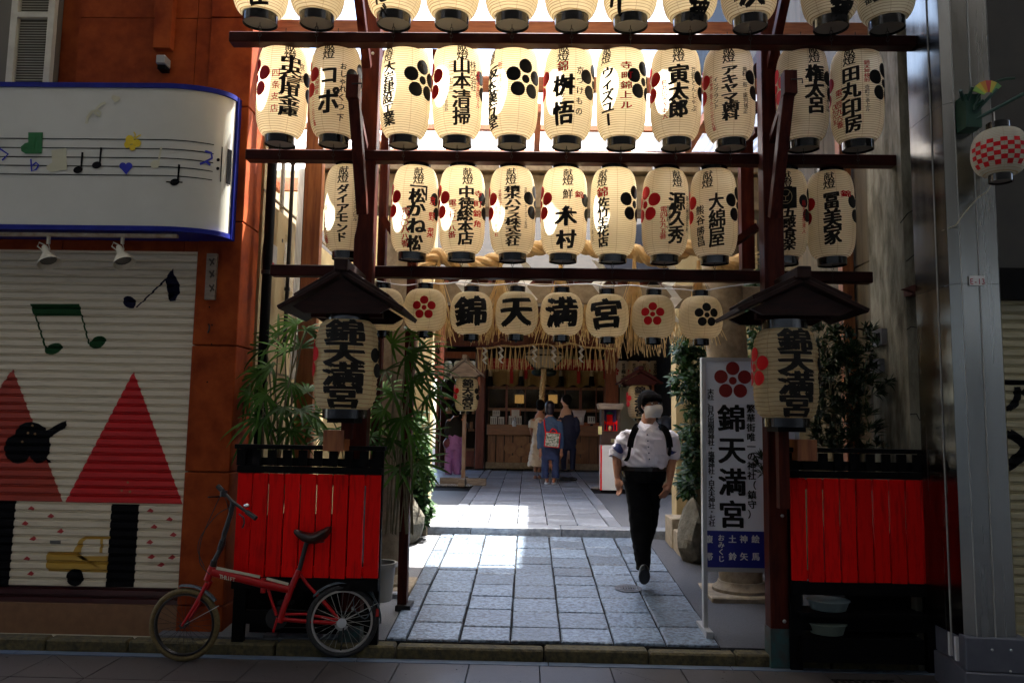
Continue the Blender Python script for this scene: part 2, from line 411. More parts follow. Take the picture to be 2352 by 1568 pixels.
# step
sp_ = thing('stone_step', None, None); tag(sp_, kind='structure')
x = -1.6
while x < 2.2:
    L = random.uniform(.8, 1.3); MB().bb(x + .004, x + L - .004, 9.262, 9.56, .20, .343 + random.uniform(-.003, .003)).build('step_stone', M_gran2, sp_, bev=.008); x += L
ct = thing('court_paving', None, None); tag(ct, kind='structure')
cols2 = [-.98, -.82, -.46, -.11, .25, .61, .97, 1.13]
for ci in range(7):
    y = 9.57
    while y < 19.0:
        L = random.uniform(.7, 1.1) if ci in (0, 6) else random.choice((.22, .34, .46, .56))
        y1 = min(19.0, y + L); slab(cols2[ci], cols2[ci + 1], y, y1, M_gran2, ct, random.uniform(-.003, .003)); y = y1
strip('court_bed', -.985, 1.135, M_joint, 9.57, 19.1, -.02)
strip('court_asphalt', -4.5, -.985, M_asph, 9.57, 13.6); strip('court_asphalt', 1.135, 5, M_asph, 9.57, 13.6)
# cross paving in front of the shrine
for sx0, sx1 in ((-4.2, -.99), (1.14, 4.6)):
    y = 14.6
    while y < 19:
        x = sx0
        while x < sx1 - .01:
            L = min(sx1 - x, random.uniform(.5, .9));
            if sx1 - x - L < .2: L = sx1 - x
            slab(x, x + L, y, y + .55, M_gran2, ct, random.uniform(-.003, .003)); x += L
        y += .55
    strip('court_bed', sx0, sx1, M_joint, 13.6, 19.1, -.02)
M_gravel = mat('gravel', (.5, .49, .47), (.2, .19, .18), 60, .9, bump=.01, bscale=60)
gv = MB()
rg = random.Random(3)
for sx0, sx1 in ((-4.2, -1.0), (1.15, 4.6)):
    for i in range(900):
        s = rg.uniform(.012, .028); px, py = rg.uniform(sx0, sx1), rg.uniform(14.35, 14.58)
        gv.ball((px, py, ground(py) + s * .4), s, s * .8, s * .6, 5)
tag(gv.build('gravel_strip', M_gravel), kind='stuff')
# manhole lid
p = at(1443, 1345, 7.15); mh = thing('manhole_cover', 'small round iron manhole cover set in the granite path', 'manhole cover', (p.x, 7.15, ground(7.15)))
tilt = lambda dx, dy: ground(7.15 + dy) + .004
def ringm(r0, r1, dz, n=28):
    q = MB(); vs = [(p.x + r * math.cos(2 * PI * i / n), 7.15 + r * math.sin(2 * PI * i / n), ground(7.15 + r * math.sin(2 * PI * i / n)) + dz) for r in (r0, r1) for i in range(n)]
    q.add(vs, [(i, (i + 1) % n, n + (i + 1) % n, n + i) for i in range(n)]); return q
M_lid = mat('worn_iron', (.03, .032, .036), (.07, .072, .08), 20, .5, metal=.3, bump=.003)
ringm(.085, .12, .006).build('rim', M_lid, mh); ringm(.001, .075, .008).build('lid', M_lid, mh)
q = MB()
for k in (-2, -1, 0, 1, 2): q.box((p.x + k * .022, 7.15, ground(7.15) + .012), (.009, .09 - abs(k) * .012, .006), Matrix.Rotation(math.atan(SLOPE), 3, 'X'))
q.build('raised_pattern', M_iron, mh)

# ================================================================ left building
lb = thing('corner_shop_building', 'red sandstone shop building with a shuttered front on the left of the shrine entrance', 'building', (-3.6, 5.9, 0))
xr = at(553, 600, 5.85).x                     # right corner of the pillar
xs = at(452, 600, 5.85).x                     # right edge of the shutter
zt = at(300, 545, 5.85).z
# stone panels: pillar
zj = [-.11, .18, 1.13, 2.06, 3.0, 3.9, 4.62, 5.5]
for k in range(len(zj) - 1):
    MB().bb(xs, xr, 5.85 + random.uniform(-.002, .002), 6.22, zj[k] + .004, zj[k + 1] - .004).build('stone_panel', M_redstone, lb, bev=.006)
for k, (a, b) in enumerate(((-4.9, -3.55), (-3.55, -2.62), (-2.62, xs))):
    for z0, z1 in ((zt - .1, 3.9), (3.9, 4.62), (4.62, 5.6)):
        if a < -3.0 and z1 > 3.9 and k == 0: continue
        MB().bb(a + .003, b - .003, 5.87 + random.uniform(-.003, .003), 6.1, z0 + .004, z1 - .004).build('stone_panel', M_redstone, lb)
MB().bb(-6, xr - .01, 5.92, 6.5, zt, 9.2).build('wall', M_redstone, lb)
MB().bb(-6, xs, 6.3, 9, -.1, zt).build('shop_interior', M_black, lb)
q = MB(); a = at(648, 0, 5.8)
rib = MB().bb(at(358, 0, 5.8).x, at(397, 0, 5.8).x, 5.80, 5.87, at(370, 110, 5.8).z, 5.6); rib.build('pilaster', M_redstone, lb)
# white framed louvre window
wl, wr = at(0, 90, 5.8).x - .6, at(122, 90, 5.8).x
zb, zt2 = at(60, 190, 5.8).z - .05, at(60, 38, 5.8).z
M_cream = mat('cream_frame_paint', (.62, .58, .45), (.5, .46, .35), 8, .5)
wi = MB().bb(wl, wr, 5.84, 5.90, zb - .3, 5.6).build('window', mat('dull_brown_pane', (.14, .12, .085), rough=.6), lb)  # dull brown pane behind the louvres
for x0, x1, z0, z1 in ((wr - .05, wr, zb, 5.6), (wr - .34, wr - .29, zb, 5.6), (wr - .29, wr - .05, zt2 - .01, zt2 + .03), (wr - .29, wr - .05, zb, zb + .03)):
    MB().bb(x0, x1, 5.79, 5.835, z0, z1).build('frame', M_cream, wi)
z = zb + .04
while z < zt2 - .02: MB().box((wr - .17, 5.825, z), (.24, .02, .004), Matrix.Rotation(R(35), 3, 'X')).build('louvre', M_cream, wi); z += .021
z = zt2 + .05
while z < 5.3: MB().box((wr - .17, 5.825, z), (.24, .02, .004), Matrix.Rotation(R(35), 3, 'X')).build('louvre', M_cream, wi); z += .021
# base of the shopfront
MB().bb(-6, xs + .02, 5.78, 6.0, -.1, -.04).build('sill_strip', mat('dull_aluminium', (.50, .48, .38), rough=.45, metal=.4), lb)
MB().bb(-6, xs, 5.86, 6.0, -.04, .17).build('threshold', mat('ochre_stone', (.17, .08, .035), (.22, .11, .05), 14, .55), lb)

# roller shutter with its mural
Ysh = 5.90
def slatted(name, label, x0, x1, z0, z1, pitch, Y, m, lastdark=None):
    t = thing(name, label, 'shutter', ((x0 + x1) / 2, Y, z0)); z = z0; i = 0; cuts = []
    prof = [(0, 0), (.004, .06), (.004, .62), (-.004, .68), (-.009, .72), (-.003, .78), (-.009, .84), (-.009, .93), (0, 1.0)]
    vs0 = [(xx, Y - d, z0 + f * pitch) for d, f in prof for xx in (x0, x1)]
    fs = [(2 * k, 2 * k + 1, 2 * k + 3, 2 * k + 2) for k in range(len(prof) - 1)]
    me = bpy.data.meshes.new('slat'); me.from_pydata([(a - x0, b - Y, c - z0) for a, b, c in vs0], [], fs); me.materials.append(m)
    sm = None
    while z < z1:
        o = child('slat', me, t, (x0, Y, z))
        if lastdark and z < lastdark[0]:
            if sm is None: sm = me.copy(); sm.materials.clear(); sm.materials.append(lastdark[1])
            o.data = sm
        cuts += [z + f * pitch for d, f in prof]; z += pitch
    def surf(a, b, k=0):
        f = ((b - z0) / pitch) % 1.0; d = np.interp(f, [q[1] for q in prof], [q[0] for q in prof])
        return (a, Y - d - .0018, b)
    return t, cuts, surf
M_shut = mat('cream_shutter_paint', (.64, .58, .44), (.34, .30, .22), 4, .5, spec=.2, stretch=(1.3, 1, 26), thr=(.52, .80), detail=9)
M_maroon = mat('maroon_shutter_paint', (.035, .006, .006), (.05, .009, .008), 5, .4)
sx0 = -4.7
sz0 = at(200, 1405, Ysh).z; sz1 = at(300, 560, Ysh).z; zb_m = at(300, 1347, Ysh).z
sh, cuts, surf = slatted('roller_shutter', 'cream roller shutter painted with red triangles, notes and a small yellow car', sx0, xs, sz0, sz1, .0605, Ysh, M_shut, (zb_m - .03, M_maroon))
P2 = lambda pts: [(at(x, y, Ysh).x, at(x, y, Ysh).z) for x, y in pts]
def mural(name, polys, m, raw=False, lift=0):
    f = (lambda a, b, k=0: (surf(a, b)[0], surf(a, b)[1] - lift, b)) if lift else surf
    o = decal([P2(q) for q in polys], f, cuts).build(name, m, sh, fix=False); return o
M_tri = mat('red_mural_paint', (.50, .006, .007), (.30, .006, .006), 5, .5, stretch=(1.2, 1, 14), thr=(.5, .8)); M_tri2 = mat('brick_red_mural_paint', (.34, .035, .015), (.22, .02, .01), 5, .5, stretch=(1.2, 1, 14), thr=(.5, .8))
M_grn = mat('dark_green_mural_paint', (.010, .05, .015), rough=.6, spec=.1); M_nvy = mat('navy_mural_paint', (.005, .005, .02), rough=.6, spec=.1)
M_yel = mat('ochre_mural_paint', (.45, .27, .035), rough=.45); M_blk = mat('black_mural_paint', (.004, .004, .005), rough=.6, spec=.08)
mural('painted_triangle', [[(150, 1153), (307, 853), (420, 1157)]], M_tri)
mural('painted_triangle', [[(-180, 1146), (30, 847), (145, 1152)]], M_tri2)
mural('painted_pillar', [[(257, 1157), (320, 1158), (308, 1347), (243, 1347)]], M_blk)
mural('painted_pillar', [[(-60, 1148), (37, 1150), (20, 1347), (-60, 1347)]], M_blk)
mural('painted_note', [[(70, 698), (183, 698), (189, 725), (78, 725)], [(80, 724), (84, 724), (108, 800), (104, 803)], [(186, 724), (190, 724), (207, 790), (203, 790)],
      ell(124, 801, 21, 12, R(-20)), ell(225, 786, 20, 13, R(-25))], M_grn)
mural('painted_note', [ell(298, 694, 16, 13, R(35)), [(312, 706), (316, 706), (384, 642), (380, 640)], [(397, 616), (400, 630), (412, 650), (414, 670), (403, 690), (389, 692), (403, 678), (402, 660), (386, 648), (380, 640)]], M_nvy)
mural('painted_mandolin', [ell(75, 1005, 41, 36, R(25)), ell(42, 1030, 32, 34, 0), ell(92, 1028, 24, 36, R(10)), [(100, 992), (145, 968), (152, 966), (155, 976), (150, 982), (115, 1004)], [(90, 1035), (100, 1040), (118, 1062), (110, 1062)]], M_blk, lift=.0015)
mural('painted_peg_dot', [ell(x, y, 3, 3, n=8) for x, y in ((76, 977), (66, 994), (82, 996), (53, 1014), (295, 1107), (281, 1126), (300, 1128))], mat('brass_dot_paint', (.30, .17, .06), rough=.5), lift=.003)
mural('painted_car', [[(108, 1270), (112, 1266), (175, 1266), (177, 1276), (250, 1276), (246, 1314), (112, 1311), (106, 1300)],
      [(168, 1268), (182, 1240), (195, 1231), (253, 1232), (253, 1237), (200, 1237), (192, 1243), (186, 1270)], [(232, 1234), (238, 1234), (236, 1270), (229, 1270)]], M_yel)
mural('painted_wheel', [ell(173, 1325, 20, 20)], M_blk, lift=.0015)
mural('letter_slot', [[(116, 1240), (141, 1240), (140, 1249), (115, 1249)]], mat('slot_grey', (.12, .12, .11), rough=.4))
mm = []
for (x, y) in ((73, 1167), (118, 1184), (59, 1201), (140, 1219), (77, 1236), (63, 1282), (72, 1316), (346, 1172), (390, 1192), (355, 1209), (399, 1227), (345, 1244), (348, 1278), (395, 1279), (370, 1296)):
    mm.append([(x - 9, y + 2), (x, y - 6), (x + 8, y), (x + 2, y + 5)])
for c_ in mm: mural('painted_tile_chip', [c_], mat('chip_red_paint', (.36, .02, .02), rough=.45))
# ---------------------------------------------------------------- curved shop sign
Ysg = 5.55; XC = at(365, 300, Ysg).x; XE = at(541, 240, 5.78).x; ZT = at(300, 192, Ysg).z; ZB = at(300, 530, Ysg).z
def sgY(x):
    if x <= XC: return Ysg
    t = min(1, (x - XC) / (XE - XC)); return Ysg + .25 * (1 - math.sqrt(max(0, 1 - t * t * .985)))
sg = thing('shop_sign', 'white light box sign with blue edging and a music stave above the shutter', 'shop sign', (-3.2, 5.6, ZB))
xsn = [-4.9, -4, -3] + [XC + (XE - XC) * i / 22 for i in range(23)]
prof = [(x, sgY(x)) for x in xsn] + [(XE, 5.86)]
def band(z0, z1, off, name, m, back=None):
    pts = [(x + (off if i >= len(prof) - 2 else off * max(0, (x - XC) / (XE - XC))), y - off) for i, (x, y) in enumerate(prof[:-1])] + [(XE + off, 5.86)]
    vs = [(x, y, z) for z in (z0, z1) for x, y in pts] + [(x, 5.865, z) for z in (z0, z1) for x, y in pts]; n = len(pts)
    fs = [(i, i + 1, n + i + 1, n + i) for i in range(n - 1)]
    fs += [(n + i, n + i + 1, 3 * n + i + 1, 3 * n + i) for i in range(n - 1)] + [(i, 2 * n + i, 2 * n + i + 1, i + 1) for i in range(n - 1)]
    o = MB().add(vs, fs).build(name, m, sg, fix=False); smooth_by_angle(o.data); return o
M_signw = mat('white_acrylic', (.60, .60, .53), (.53, .53, .46), 1.5, .14, spec=.5, coat=.3)
band(ZB + .03, ZT - .03, 0, 'face_panel', M_signw)
band(ZT - .035, ZT, .012, 'edge_trim', M_blue); band(ZB, ZB + .035, .012, 'edge_trim', M_blue)
MB().bb(XE + .002, XE + .02, 5.79, 5.86, ZB, ZT).build('end_trim', M_blue, sg)
def sgmap(x, z, k=0): return (x, sgY(x) - .004 - k * .001, z)
def sgxz(x, y):
    Y = Ysg
    for _ in range(6): p = at(x, y, Y); Y = sgY(p.x)
    return (p.x, p.z)
xc = [XC + (XE - XC) * i / 22 for i in range(23)]
def art(name, polys, m, k=0):
    decal([[sgxz(*q) for q in p] for p in polys], lambda a, b, kk=0: sgmap(a, b, k), (), xc).build(name, m, sg, fix=False)
def thick(pts, w_):
    l_ = []; r_ = []
    for i, (x, y) in enumerate(pts):
        a = pts[max(0, i - 1)]; b = pts[min(len(pts) - 1, i + 1)]; dx, dy = b[0] - a[0], b[1] - a[1]; L = math.hypot(dx, dy) or 1
        l_.append((x - dy / L * w_ / 2, y + dx / L * w_ / 2)); r_.append((x + dy / L * w_ / 2, y - dx / L * w_ / 2))
    return [[l_[i], l_[i + 1], r_[i + 1], r_[i]] for i in range(len(pts) - 1)]
zl = [at(200, yy, Ysg).z for yy in (320, 341, 362, 382, 402)]
for z in zl: decal([[(-4.9, z - .0035), (XE - .09, z - .0035), (XE - .09, z + .0035), (-4.9, z + .0035)]], sgmap, (), xc).build('stave_line', M_blk, sg, fix=False)
xb = sgxz(508, 380)[0]
for xx, ww in ((xb, .006), (sgxz(524, 385)[0], .018)):
    decal([[(xx, zl[4]), (xx + ww, zl[4]), (xx + ww, zl[0]), (xx, zl[0])]], lambda a, b, k=0: sgmap(a, b, 1), (), xc).build('bar_line', M_blk, sg, fix=False)
art('repeat_dot', [ell(502, 368, 4, 4, n=10), ell(501, 388, 4, 4, n=10)], M_blk, 1)
M_sg = mat('green_vinyl', (.008, .12, .025), rough=.4); M_sb = mat('blue_vinyl', (.012, .02, .33), rough=.4); M_sy = mat('yellow_vinyl', (.72, .52, .02), rough=.4); M_si = mat('ivory_vinyl', (.52, .50, .34), rough=.5)
art('green_boot', [[(66, 305), (100, 305), (97, 354), (60, 354), (50, 348), (49, 338), (58, 330), (66, 328)]], M_sg, 2)
art('ivory_boot', [[(119, 346), (153, 341), (155, 390), (118, 396), (108, 390), (108, 382), (121, 374)]], M_si, 2)
for cx_, cy_ in ((180, 391), (223, 380), (402, 419)): art('stave_note', [ell(cx_, cy_, 11, 8, R(-12)), [(cx_ + 5, cy_), (cx_ + 9, cy_), (cx_ + 13, cy_ - 40), (cx_ + 8, cy_ - 41)]], M_blk, 2)
art('ledger_line', [[(382, 417), (420, 418), (420, 421), (382, 420)]], M_blk, 1)
art('ivory_note', [ell(357, 378, 11, 9, R(-15)), [(362, 378), (366, 378), (374, 339), (369, 338)]], M_si, 2)
art('yellow_butterfly', [ell(299, 322, 10, 11), ell(315, 330, 10, 9), ell(305, 340, 7, 7), ell(293, 333, 7, 8)] + thick([(310, 318), (312, 310), (308, 304)], 3) + thick([(311, 320), (318, 314), (325, 311)], 3), M_sy, 2)
art('blue_heart', [ell(283, 382, 8, 8), ell(297, 382, 8, 8), [(275, 384), (305, 384), (291, 402)]], M_sb, 2)
art('blue_flat_sign', thick([(72, 366), (74, 394), (84, 390), (90, 380), (84, 374), (75, 382)], 4), M_sb, 2)
art('blue_rest', thick([(472, 348), (486, 352), (488, 364), (474, 372), (460, 378)], 5) + thick([(474, 372), (484, 380)], 5), M_sb, 2)
art('blue_arrow', thick([(0, 342), (20, 355), (6, 369)], 4), M_sb, 2)
art('ivory_heart', [ell(263, 225, 6, 5), ell(271, 227, 6, 5), [(257, 227), (277, 229), (266, 237)]], M_si, 2)
art('ivory_ribbon', thick([(199, 285), (202, 270), (212, 258), (222, 254), (232, 260), (230, 268), (220, 262), (224, 250), (234, 240), (244, 237)], 6), M_si, 2)
# rail and spot lamps under the sign
MB().bb(-4.8, at(408, 541, 5.6).x, 5.58, 5.62, at(300, 545, 5.6).z, at(300, 538, 5.6).z).build('lamp_rail', mat('rusty_cream_paint', (.5, .45, .33), (.3, .2, .1), 12, .5), sg)
for cx_, side in ((110, 'left'), (282, 'right')):
    a = at(cx_ + (0 if side == 'right' else 2), 545, 5.6); b = at(cx_ + (5 if side == 'right' else 8), 608, 5.53)
    t = thing('spot_lamp', 'white bell shaped spot lamp under the sign, ' + ('nearer the pillar' if side == 'right' else 'farther from the pillar'), 'spot lamp', a)
    MB().tube([a + Vector((0, 0, .01)), a + Vector((0, 0, -.05))], .014).build('stem', M_cream, t)
    c = (a + b) / 2 + Vector((-.01, 0, .01)); d = (b - (a + Vector((-.04, 0, -.06)))).normalized(); d = Vector((.45, -.25, -.85)).normalized()
    o_ = a + Vector((-.02, -.01, -.07)); pts = [o_ + d * k for k in (0, .03, .06, .07, .10, .13, .155)]
    MB().tube(pts, [.018, .024, .026, .03, .05, .066, .078], 20, cap=False).build('shade', M_cream, t, smooth=True)
    MB().tube([o_ + d * .12, o_ + d * .125], [.055, .055], 16).build('bulb', mat('lamp_glass_off', (.06, .06, .055), rough=.2), t)
    MB().tube([a + Vector((0, 0, -.04)), a + Vector((.015, 0, -.09)), a + Vector((.0, 0, -.12)), o_ + d * .05], .004).build('yoke', M_cream, t)
    MB().tube([o_ + Vector((0, 0, .01)), o_ + Vector((-.04, 0, .03)), o_ + Vector((-.05, 0, .0)), o_ + d * .04 + Vector((-.02, 0, 0))], .005).build('handle', M_cream, t)
# small things on the red stone
p = at(372, 147, 5.78); t = thing('wall_socket_box', 'small grey hooded box on the red stone above the sign', 'outlet box', p)
MB().bb(p.x - .035, p.x + .035, 5.75, 5.85, p.z - .01, p.z + .06).build('housing', mat('grey_plastic', (.30, .29, .26), rough=.5), t, bev=.006)
MB().bb(p.x - .03, p.x + .03, 5.77, 5.85, p.z - .045, p.z - .01).build('socket', M_black, t)
a, b = at(471, 688, 5.83), at(500, 583, 5.83); t = thing('wooden_name_board', 'narrow weathered wooden name board hung on the red pillar', 'name board', ((a.x + b.x) / 2, 5.83, a.z))
MB().bb(a.x, b.x, 5.815, 5.845, a.z, b.z).build('board', M_old, t)
q = MB()
for yy in (600, 628, 660): p_ = at(485, yy, 5.8); q.bar(p_ + Vector((-.02, .0125, .02)), p_ + Vector((.018, .0125, -.02)), .003, .012); q.bar(p_ + Vector((.015, .0125, .025)), p_ + Vector((-.01, .0125, -.03)), .003, .01)
q.build('faded_lettering', mat('faded_black', (.05, .035, .025), rough=.8), t)
p = at(480, 765, 5.84); tag(MB().tube([p + Vector((0, 0, .06)), p + Vector((.004, -.01, .03)), p + Vector((0, -.02, 0))], .006).build('iron_hook', M_iron), 'rusty hook sticking out of the red pillar below the name board', 'hook')

# ================================================================ passage walls, neighbours
xw = xr + .02
ws = thing('stucco_wall', 'beige stucco side wall along the left of the shrine passage', 'wall', (xw, 8, 0))
MB().bb(xw - .5, xw, 6.22, 6.5, -.1, 4.9).build('wall_end', M_stucco, ws)
MB().bb(xw - .5, xw, 6.503, 13.5, -.1, 3.3).build('wall_face', M_stucco, ws)
MB().bb(xw - 4.5, xw - 2.3, 6.3, 18, 0, 8.9).build('upper_wall', M_stucco, ws)
for z in (1.9, 3.35): MB().bb(xw - .01, xw + .004, 6.22, 13.5, z, z + .018).build('joint_line', mat('joint_brown', (.12, .09, .05), rough=.9), ws)  # brown joint lines along the stucco
# right side
xp0, xp1 = at(2070, 300, 5.6).x, at(2140, 300, 5.6).x
pl = thing('concrete_pillar', 'cracked stained concrete pillar beside the steel column', 'pillar', ((xp0 + xp1) / 2, 5.7, 0))
MB().bb(xp0, xp1 + .1, 5.62, 6.2, -.1, 9).build('shaft', M_concrete, pl)
for z0, pts in ((0, [(2068, 512), (2085, 490), (2100, 482), (2118, 466), (2128, 462)]), (1, [(2082, 600), (2100, 585), (2112, 570), (2128, 560)]), (2, [(2083, 757), (2092, 750), (2105, 752), (2122, 738)]), (3, [(2090, 951), (2105, 950), (2112, 964), (2128, 968)])):
    MB().tube([at(x, y, 5.618) for x, y in pts], .0035, 5).build('crack', M_black, pl)
rw = thing('panelled_side_wall', 'dark beige panelled wall along the right of the passage', 'wall', (xp0, 7, 0))
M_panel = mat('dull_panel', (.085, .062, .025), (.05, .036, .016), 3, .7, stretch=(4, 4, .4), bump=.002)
yy = 6.2
for k in range(4):
    for z0, z1 in ((-.1, 1.25), (1.25, 2.84), (2.84, 4.4), (4.4, 6.2)):
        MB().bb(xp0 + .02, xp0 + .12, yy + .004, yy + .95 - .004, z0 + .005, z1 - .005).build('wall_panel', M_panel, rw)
    yy += .95
MB().bb(xp0 + .125, xp0 + 4, 6.2, 18.4, -.1, 9.65).build('shade_casting_wall', M_black, rw)  # unseen mass, height and length set to cut the sun patch's right edge
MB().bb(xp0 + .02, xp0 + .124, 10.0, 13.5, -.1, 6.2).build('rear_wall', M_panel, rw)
# electrical boxes on it
for (x, y, wd, hh, lb_) in ((2030, 775, .07, .12, 'small grey meter box on the right passage wall, upper one'), (2022, 840, .06, .10, 'small grey junction box on the right passage wall, lower one')):
    X = xp0 + .02; Y = X * FPX / (x - 1215); p = at(x, y, Y); t = thing('meter_box', lb_, 'meter box', (X, Y, p.z))
    MB().bb(X - .06, X, Y - .08, Y + .08, p.z - hh / 2, p.z + hh / 2).build('case', mat('dark_grey_plastic', (.16, .16, .17), rough=.5), t)
    MB().bb(X - .065, X - .06, Y - .05, Y + .05, p.z - hh / 4, p.z + hh / 4).build('dial', M_black, t)

# stucco gate walls beside the step
for x0, x1, lab in ((xw - .01, -1.13, 'beige stucco gate wall left of the stone step, plants growing before it'), (1.70, xp0 + .0, 'brown stucco gate wall right of the stone step behind the shrubs')):
    t = thing('gate_wall', lab, 'wall', ((x0 + x1) / 2, 9.3, .3))
    MB().bb(x0, x1, 9.22, 9.52, -.05, 4.1).build('wall_face', M_stucco, t)
    MB().bb(x0, x1 if x0 < 0 else x1, 9.2, 9.54, -.08, .42).build('stone_footing', M_stone, t)
# ---------------------------------------------------------------- arcade over the street, opposite side
ar = thing('arcade_roof', None, None); tag(ar, kind='structure')
M_arc = mat('frosted_arcade_glazing', (.40, .40, .40), rough=.5, trans=.47)
for k in range(-24, 25):
    MB().bb(k * 1.2 + .03, k * 1.2 + 1.17, -1.2, 5.6, 8.6, 8.62).build('glazing_panel', M_arc, ar)
for k in range(-24, 26): MB().bb(k * 1.2 - .03, k * 1.2 + .03, -1.2, 5.6, 8.5, 8.64).build('rafter', M_steeld, ar)
MB().bb(-29, 30, 5.2, 5.6, 8.2, 8.5).build('edge_beam', M_steeld, ar)
op = thing('opposite_shopfront', 'plain grey shopfronts across the arcade street behind the viewer', 'building', (0, -1.3, 0))
MB().bb(-30, 30, -1.6, -1.3, -.1, 9).build('wall', mat('grey_plaster', (.13, .12, .11), rough=.8), op)
MB().bb(-30, 30, -1.28, -1.22, 2.9, 3.7).build('reflected_band', M_white, op)  # invented pale band, added for the steel column to reflect
for s_ in (-1, 1): MB().bb(s_ * 29.5 - .2, s_ * 29.5 + .2, -1.3, 5.6, -.1, 8.6).build('street_end_light_block', mat('end_plaster', (.2, .19, .18), rough=.8), op)  # unseen end walls added to keep sky light out of the street
for k in range(-5, 6): MB().bb(k * 2.1 - .85, k * 2.1 + .85, -1.32, -1.27, 0, 2.5).build('shutter', mat('dull_shutter', (.10, .10, .10), rough=.5), op)  # invented dark bays, added to darken the steel column's lower reflection
# ================================================================ steel column and right-hand shop
M_trim = mat('pale_trim', (.36, .36, .34), rough=.5)
sc = thing('steel_column', 'brushed stainless steel arcade column with a painted plinth at the right', 'column', (at(2300, 1500, 5.05).x, 5.1, -.09))
Yc = 5.0
def vx(x, y, Y=Yc): return at(x, y, Y).x
x0, x1, x2, x3 = vx(2180, 640, 5.0), vx(2205, 640, 4.97), vx(2246, 640, 4.97), vx(2292, 640, 4.97)
xl = vx(2122, 640, 5.0 + .30)
zt_ = 8.4
def vquad(a, b, z0, z1, name, m, parent, n=1):
    return MB().prism([(a[0], a[1], z0), (b[0], b[1], z0), (b[0], b[1] + .02, z0), (a[0], a[1] + .02, z0)], (0, 0, z1 - z0)).build(name, m, parent)
zseam = at(2240, 652, 4.97).z
for z0, z1 in ((.28, zseam - .003), (zseam, 3.6), (3.603, zt_)):
    MB().prism([(x0, 5.0, z0), (x1, 4.955, z0), (x2 - .004, 4.955, z0), (x2 - .004, 5.2, z0), (x0, 5.2, z0)], (0, 0, z1 - z0)).build('steel_cladding', M_steel, sc)
    MB().prism([(x2 + .004, 4.955, z0), (x3, 4.96, z0), (x3 + .03, 5.0, z0), (x3 + .03, 5.25, z0), (x2 + .004, 5.2, z0)], (0, 0, z1 - z0)).build('steel_cladding', M_steel, sc)
    xm = (xl + x0) / 2
    MB().prism([(xl, 5.30, z0), (xm - .004, 5.14, z0), (xm - .004, 5.4, z0), (xl, 5.42, z0)], (0, 0, z1 - z0)).build('steel_cladding', M_steeld, sc)
    MB().prism([(xm + .004, 5.14, z0), (x0 - .002, 5.0, z0), (x0 - .002, 5.21, z0), (xm + .004, 5.39, z0)], (0, 0, z1 - z0)).build('steel_cladding', M_steeld, sc)
MB().tube([(x2, 4.953, .28), (x2, 4.953, zt_)], .005, 6).build('trim_strip', M_trim, sc)
MB().tube([((xl + x0) / 2, 5.138, .28), ((xl + x0) / 2, 5.138, zt_)], .005, 6).build('trim_strip', M_trim, sc)
MB().tube([(x1, 4.953, .28), (x1, 4.953, zt_)], .003, 6).build('trim_strip', M_trim, sc)
M_plinth = mat('blue_grey_paint', (.085, .09, .115), (.12, .125, .15), 6, .5, bump=.001)
def plinth(z0, z1, g, name):
    MB().prism([(xl + .07 - g, 5.30, z0), (x0 + .0 - g, 4.97 - g, z0), (x3 + .03 + g, 4.93 - g, z0), (x3 + .08 + g, 5.3, z0), (xl + .07 - g, 5.43, z0)], (0, 0, z1 - z0)).build(name, M_plinth, sc, bev=.006)
plinth(-.09, .10, .035, 'plinth_base'); plinth(.101, .30, .02, 'plinth_top')
for k in (.3, .62): a = Vector((xl + .05, 5.30, .2)).lerp(Vector((x0 - .02, 4.95, .2)), k); MB().bar(a + Vector((-.01, -.012, -.07)), a + Vector((-.01, -.012, .07)), .022, .022).build('slot', M_white, sc)
for xx, zz in ((x1 + .06, .24), (x2 + .06, .24), (x2 + .05, .02), (x2 + .05, .12)): MB().ball((xx, 4.93 - .025, zz), .008, .006, .008, 8).build('bolt', M_wire, sc)
t = thing('number_plate', 'small white plate reading E-13 on the steel column', 'sign', (at(2244, 643, 4.94).x, 4.95, at(2244, 643, 4.94).z))
a, b = at(2228, 655, 4.94), at(2262, 633, 4.94)
MB().bb(a.x, b.x, 4.942, 4.95, a.z, b.z).build('plate', M_white, t)
q = MB(); write(q, 'E-13', a.x + .012, (a.z + b.z) / 2 - .004, .042, .05, .0235, lambda x, z, k: (x, 4.9405 - k * .0001, z), .02, horiz=True); q.build('lettering', mat('crimson_print', (.35, .02, .04), rough=.6), t)
# socket with a cord
p = at(2146, 492, 5.55); t = thing('wall_socket', 'small white socket box with a cable on the concrete pillar by the steel column', 'socket', p)
MB().bb(p.x - .035, p.x + .045, 5.50, 5.62, p.z - .06, p.z + .06).build('box', M_white, t, bev=.006)
q = MB().tube([at(x, y, Y) for x, y, Y in ((2135, 508, 5.5), (2140, 525, 5.4), (2165, 530, 5.05), (2195, 518, 4.93), (2215, 490, 4.93), (2245, 455, 4.93), (2268, 440, 4.9), (2290, 400, 4.95))], .004, 6); tag(q.build('power_cord', mat('beige_cord', (.45, .40, .28), rough=.5)), 'thin beige power cord looping from the socket to the chequered lantern', 'cord')
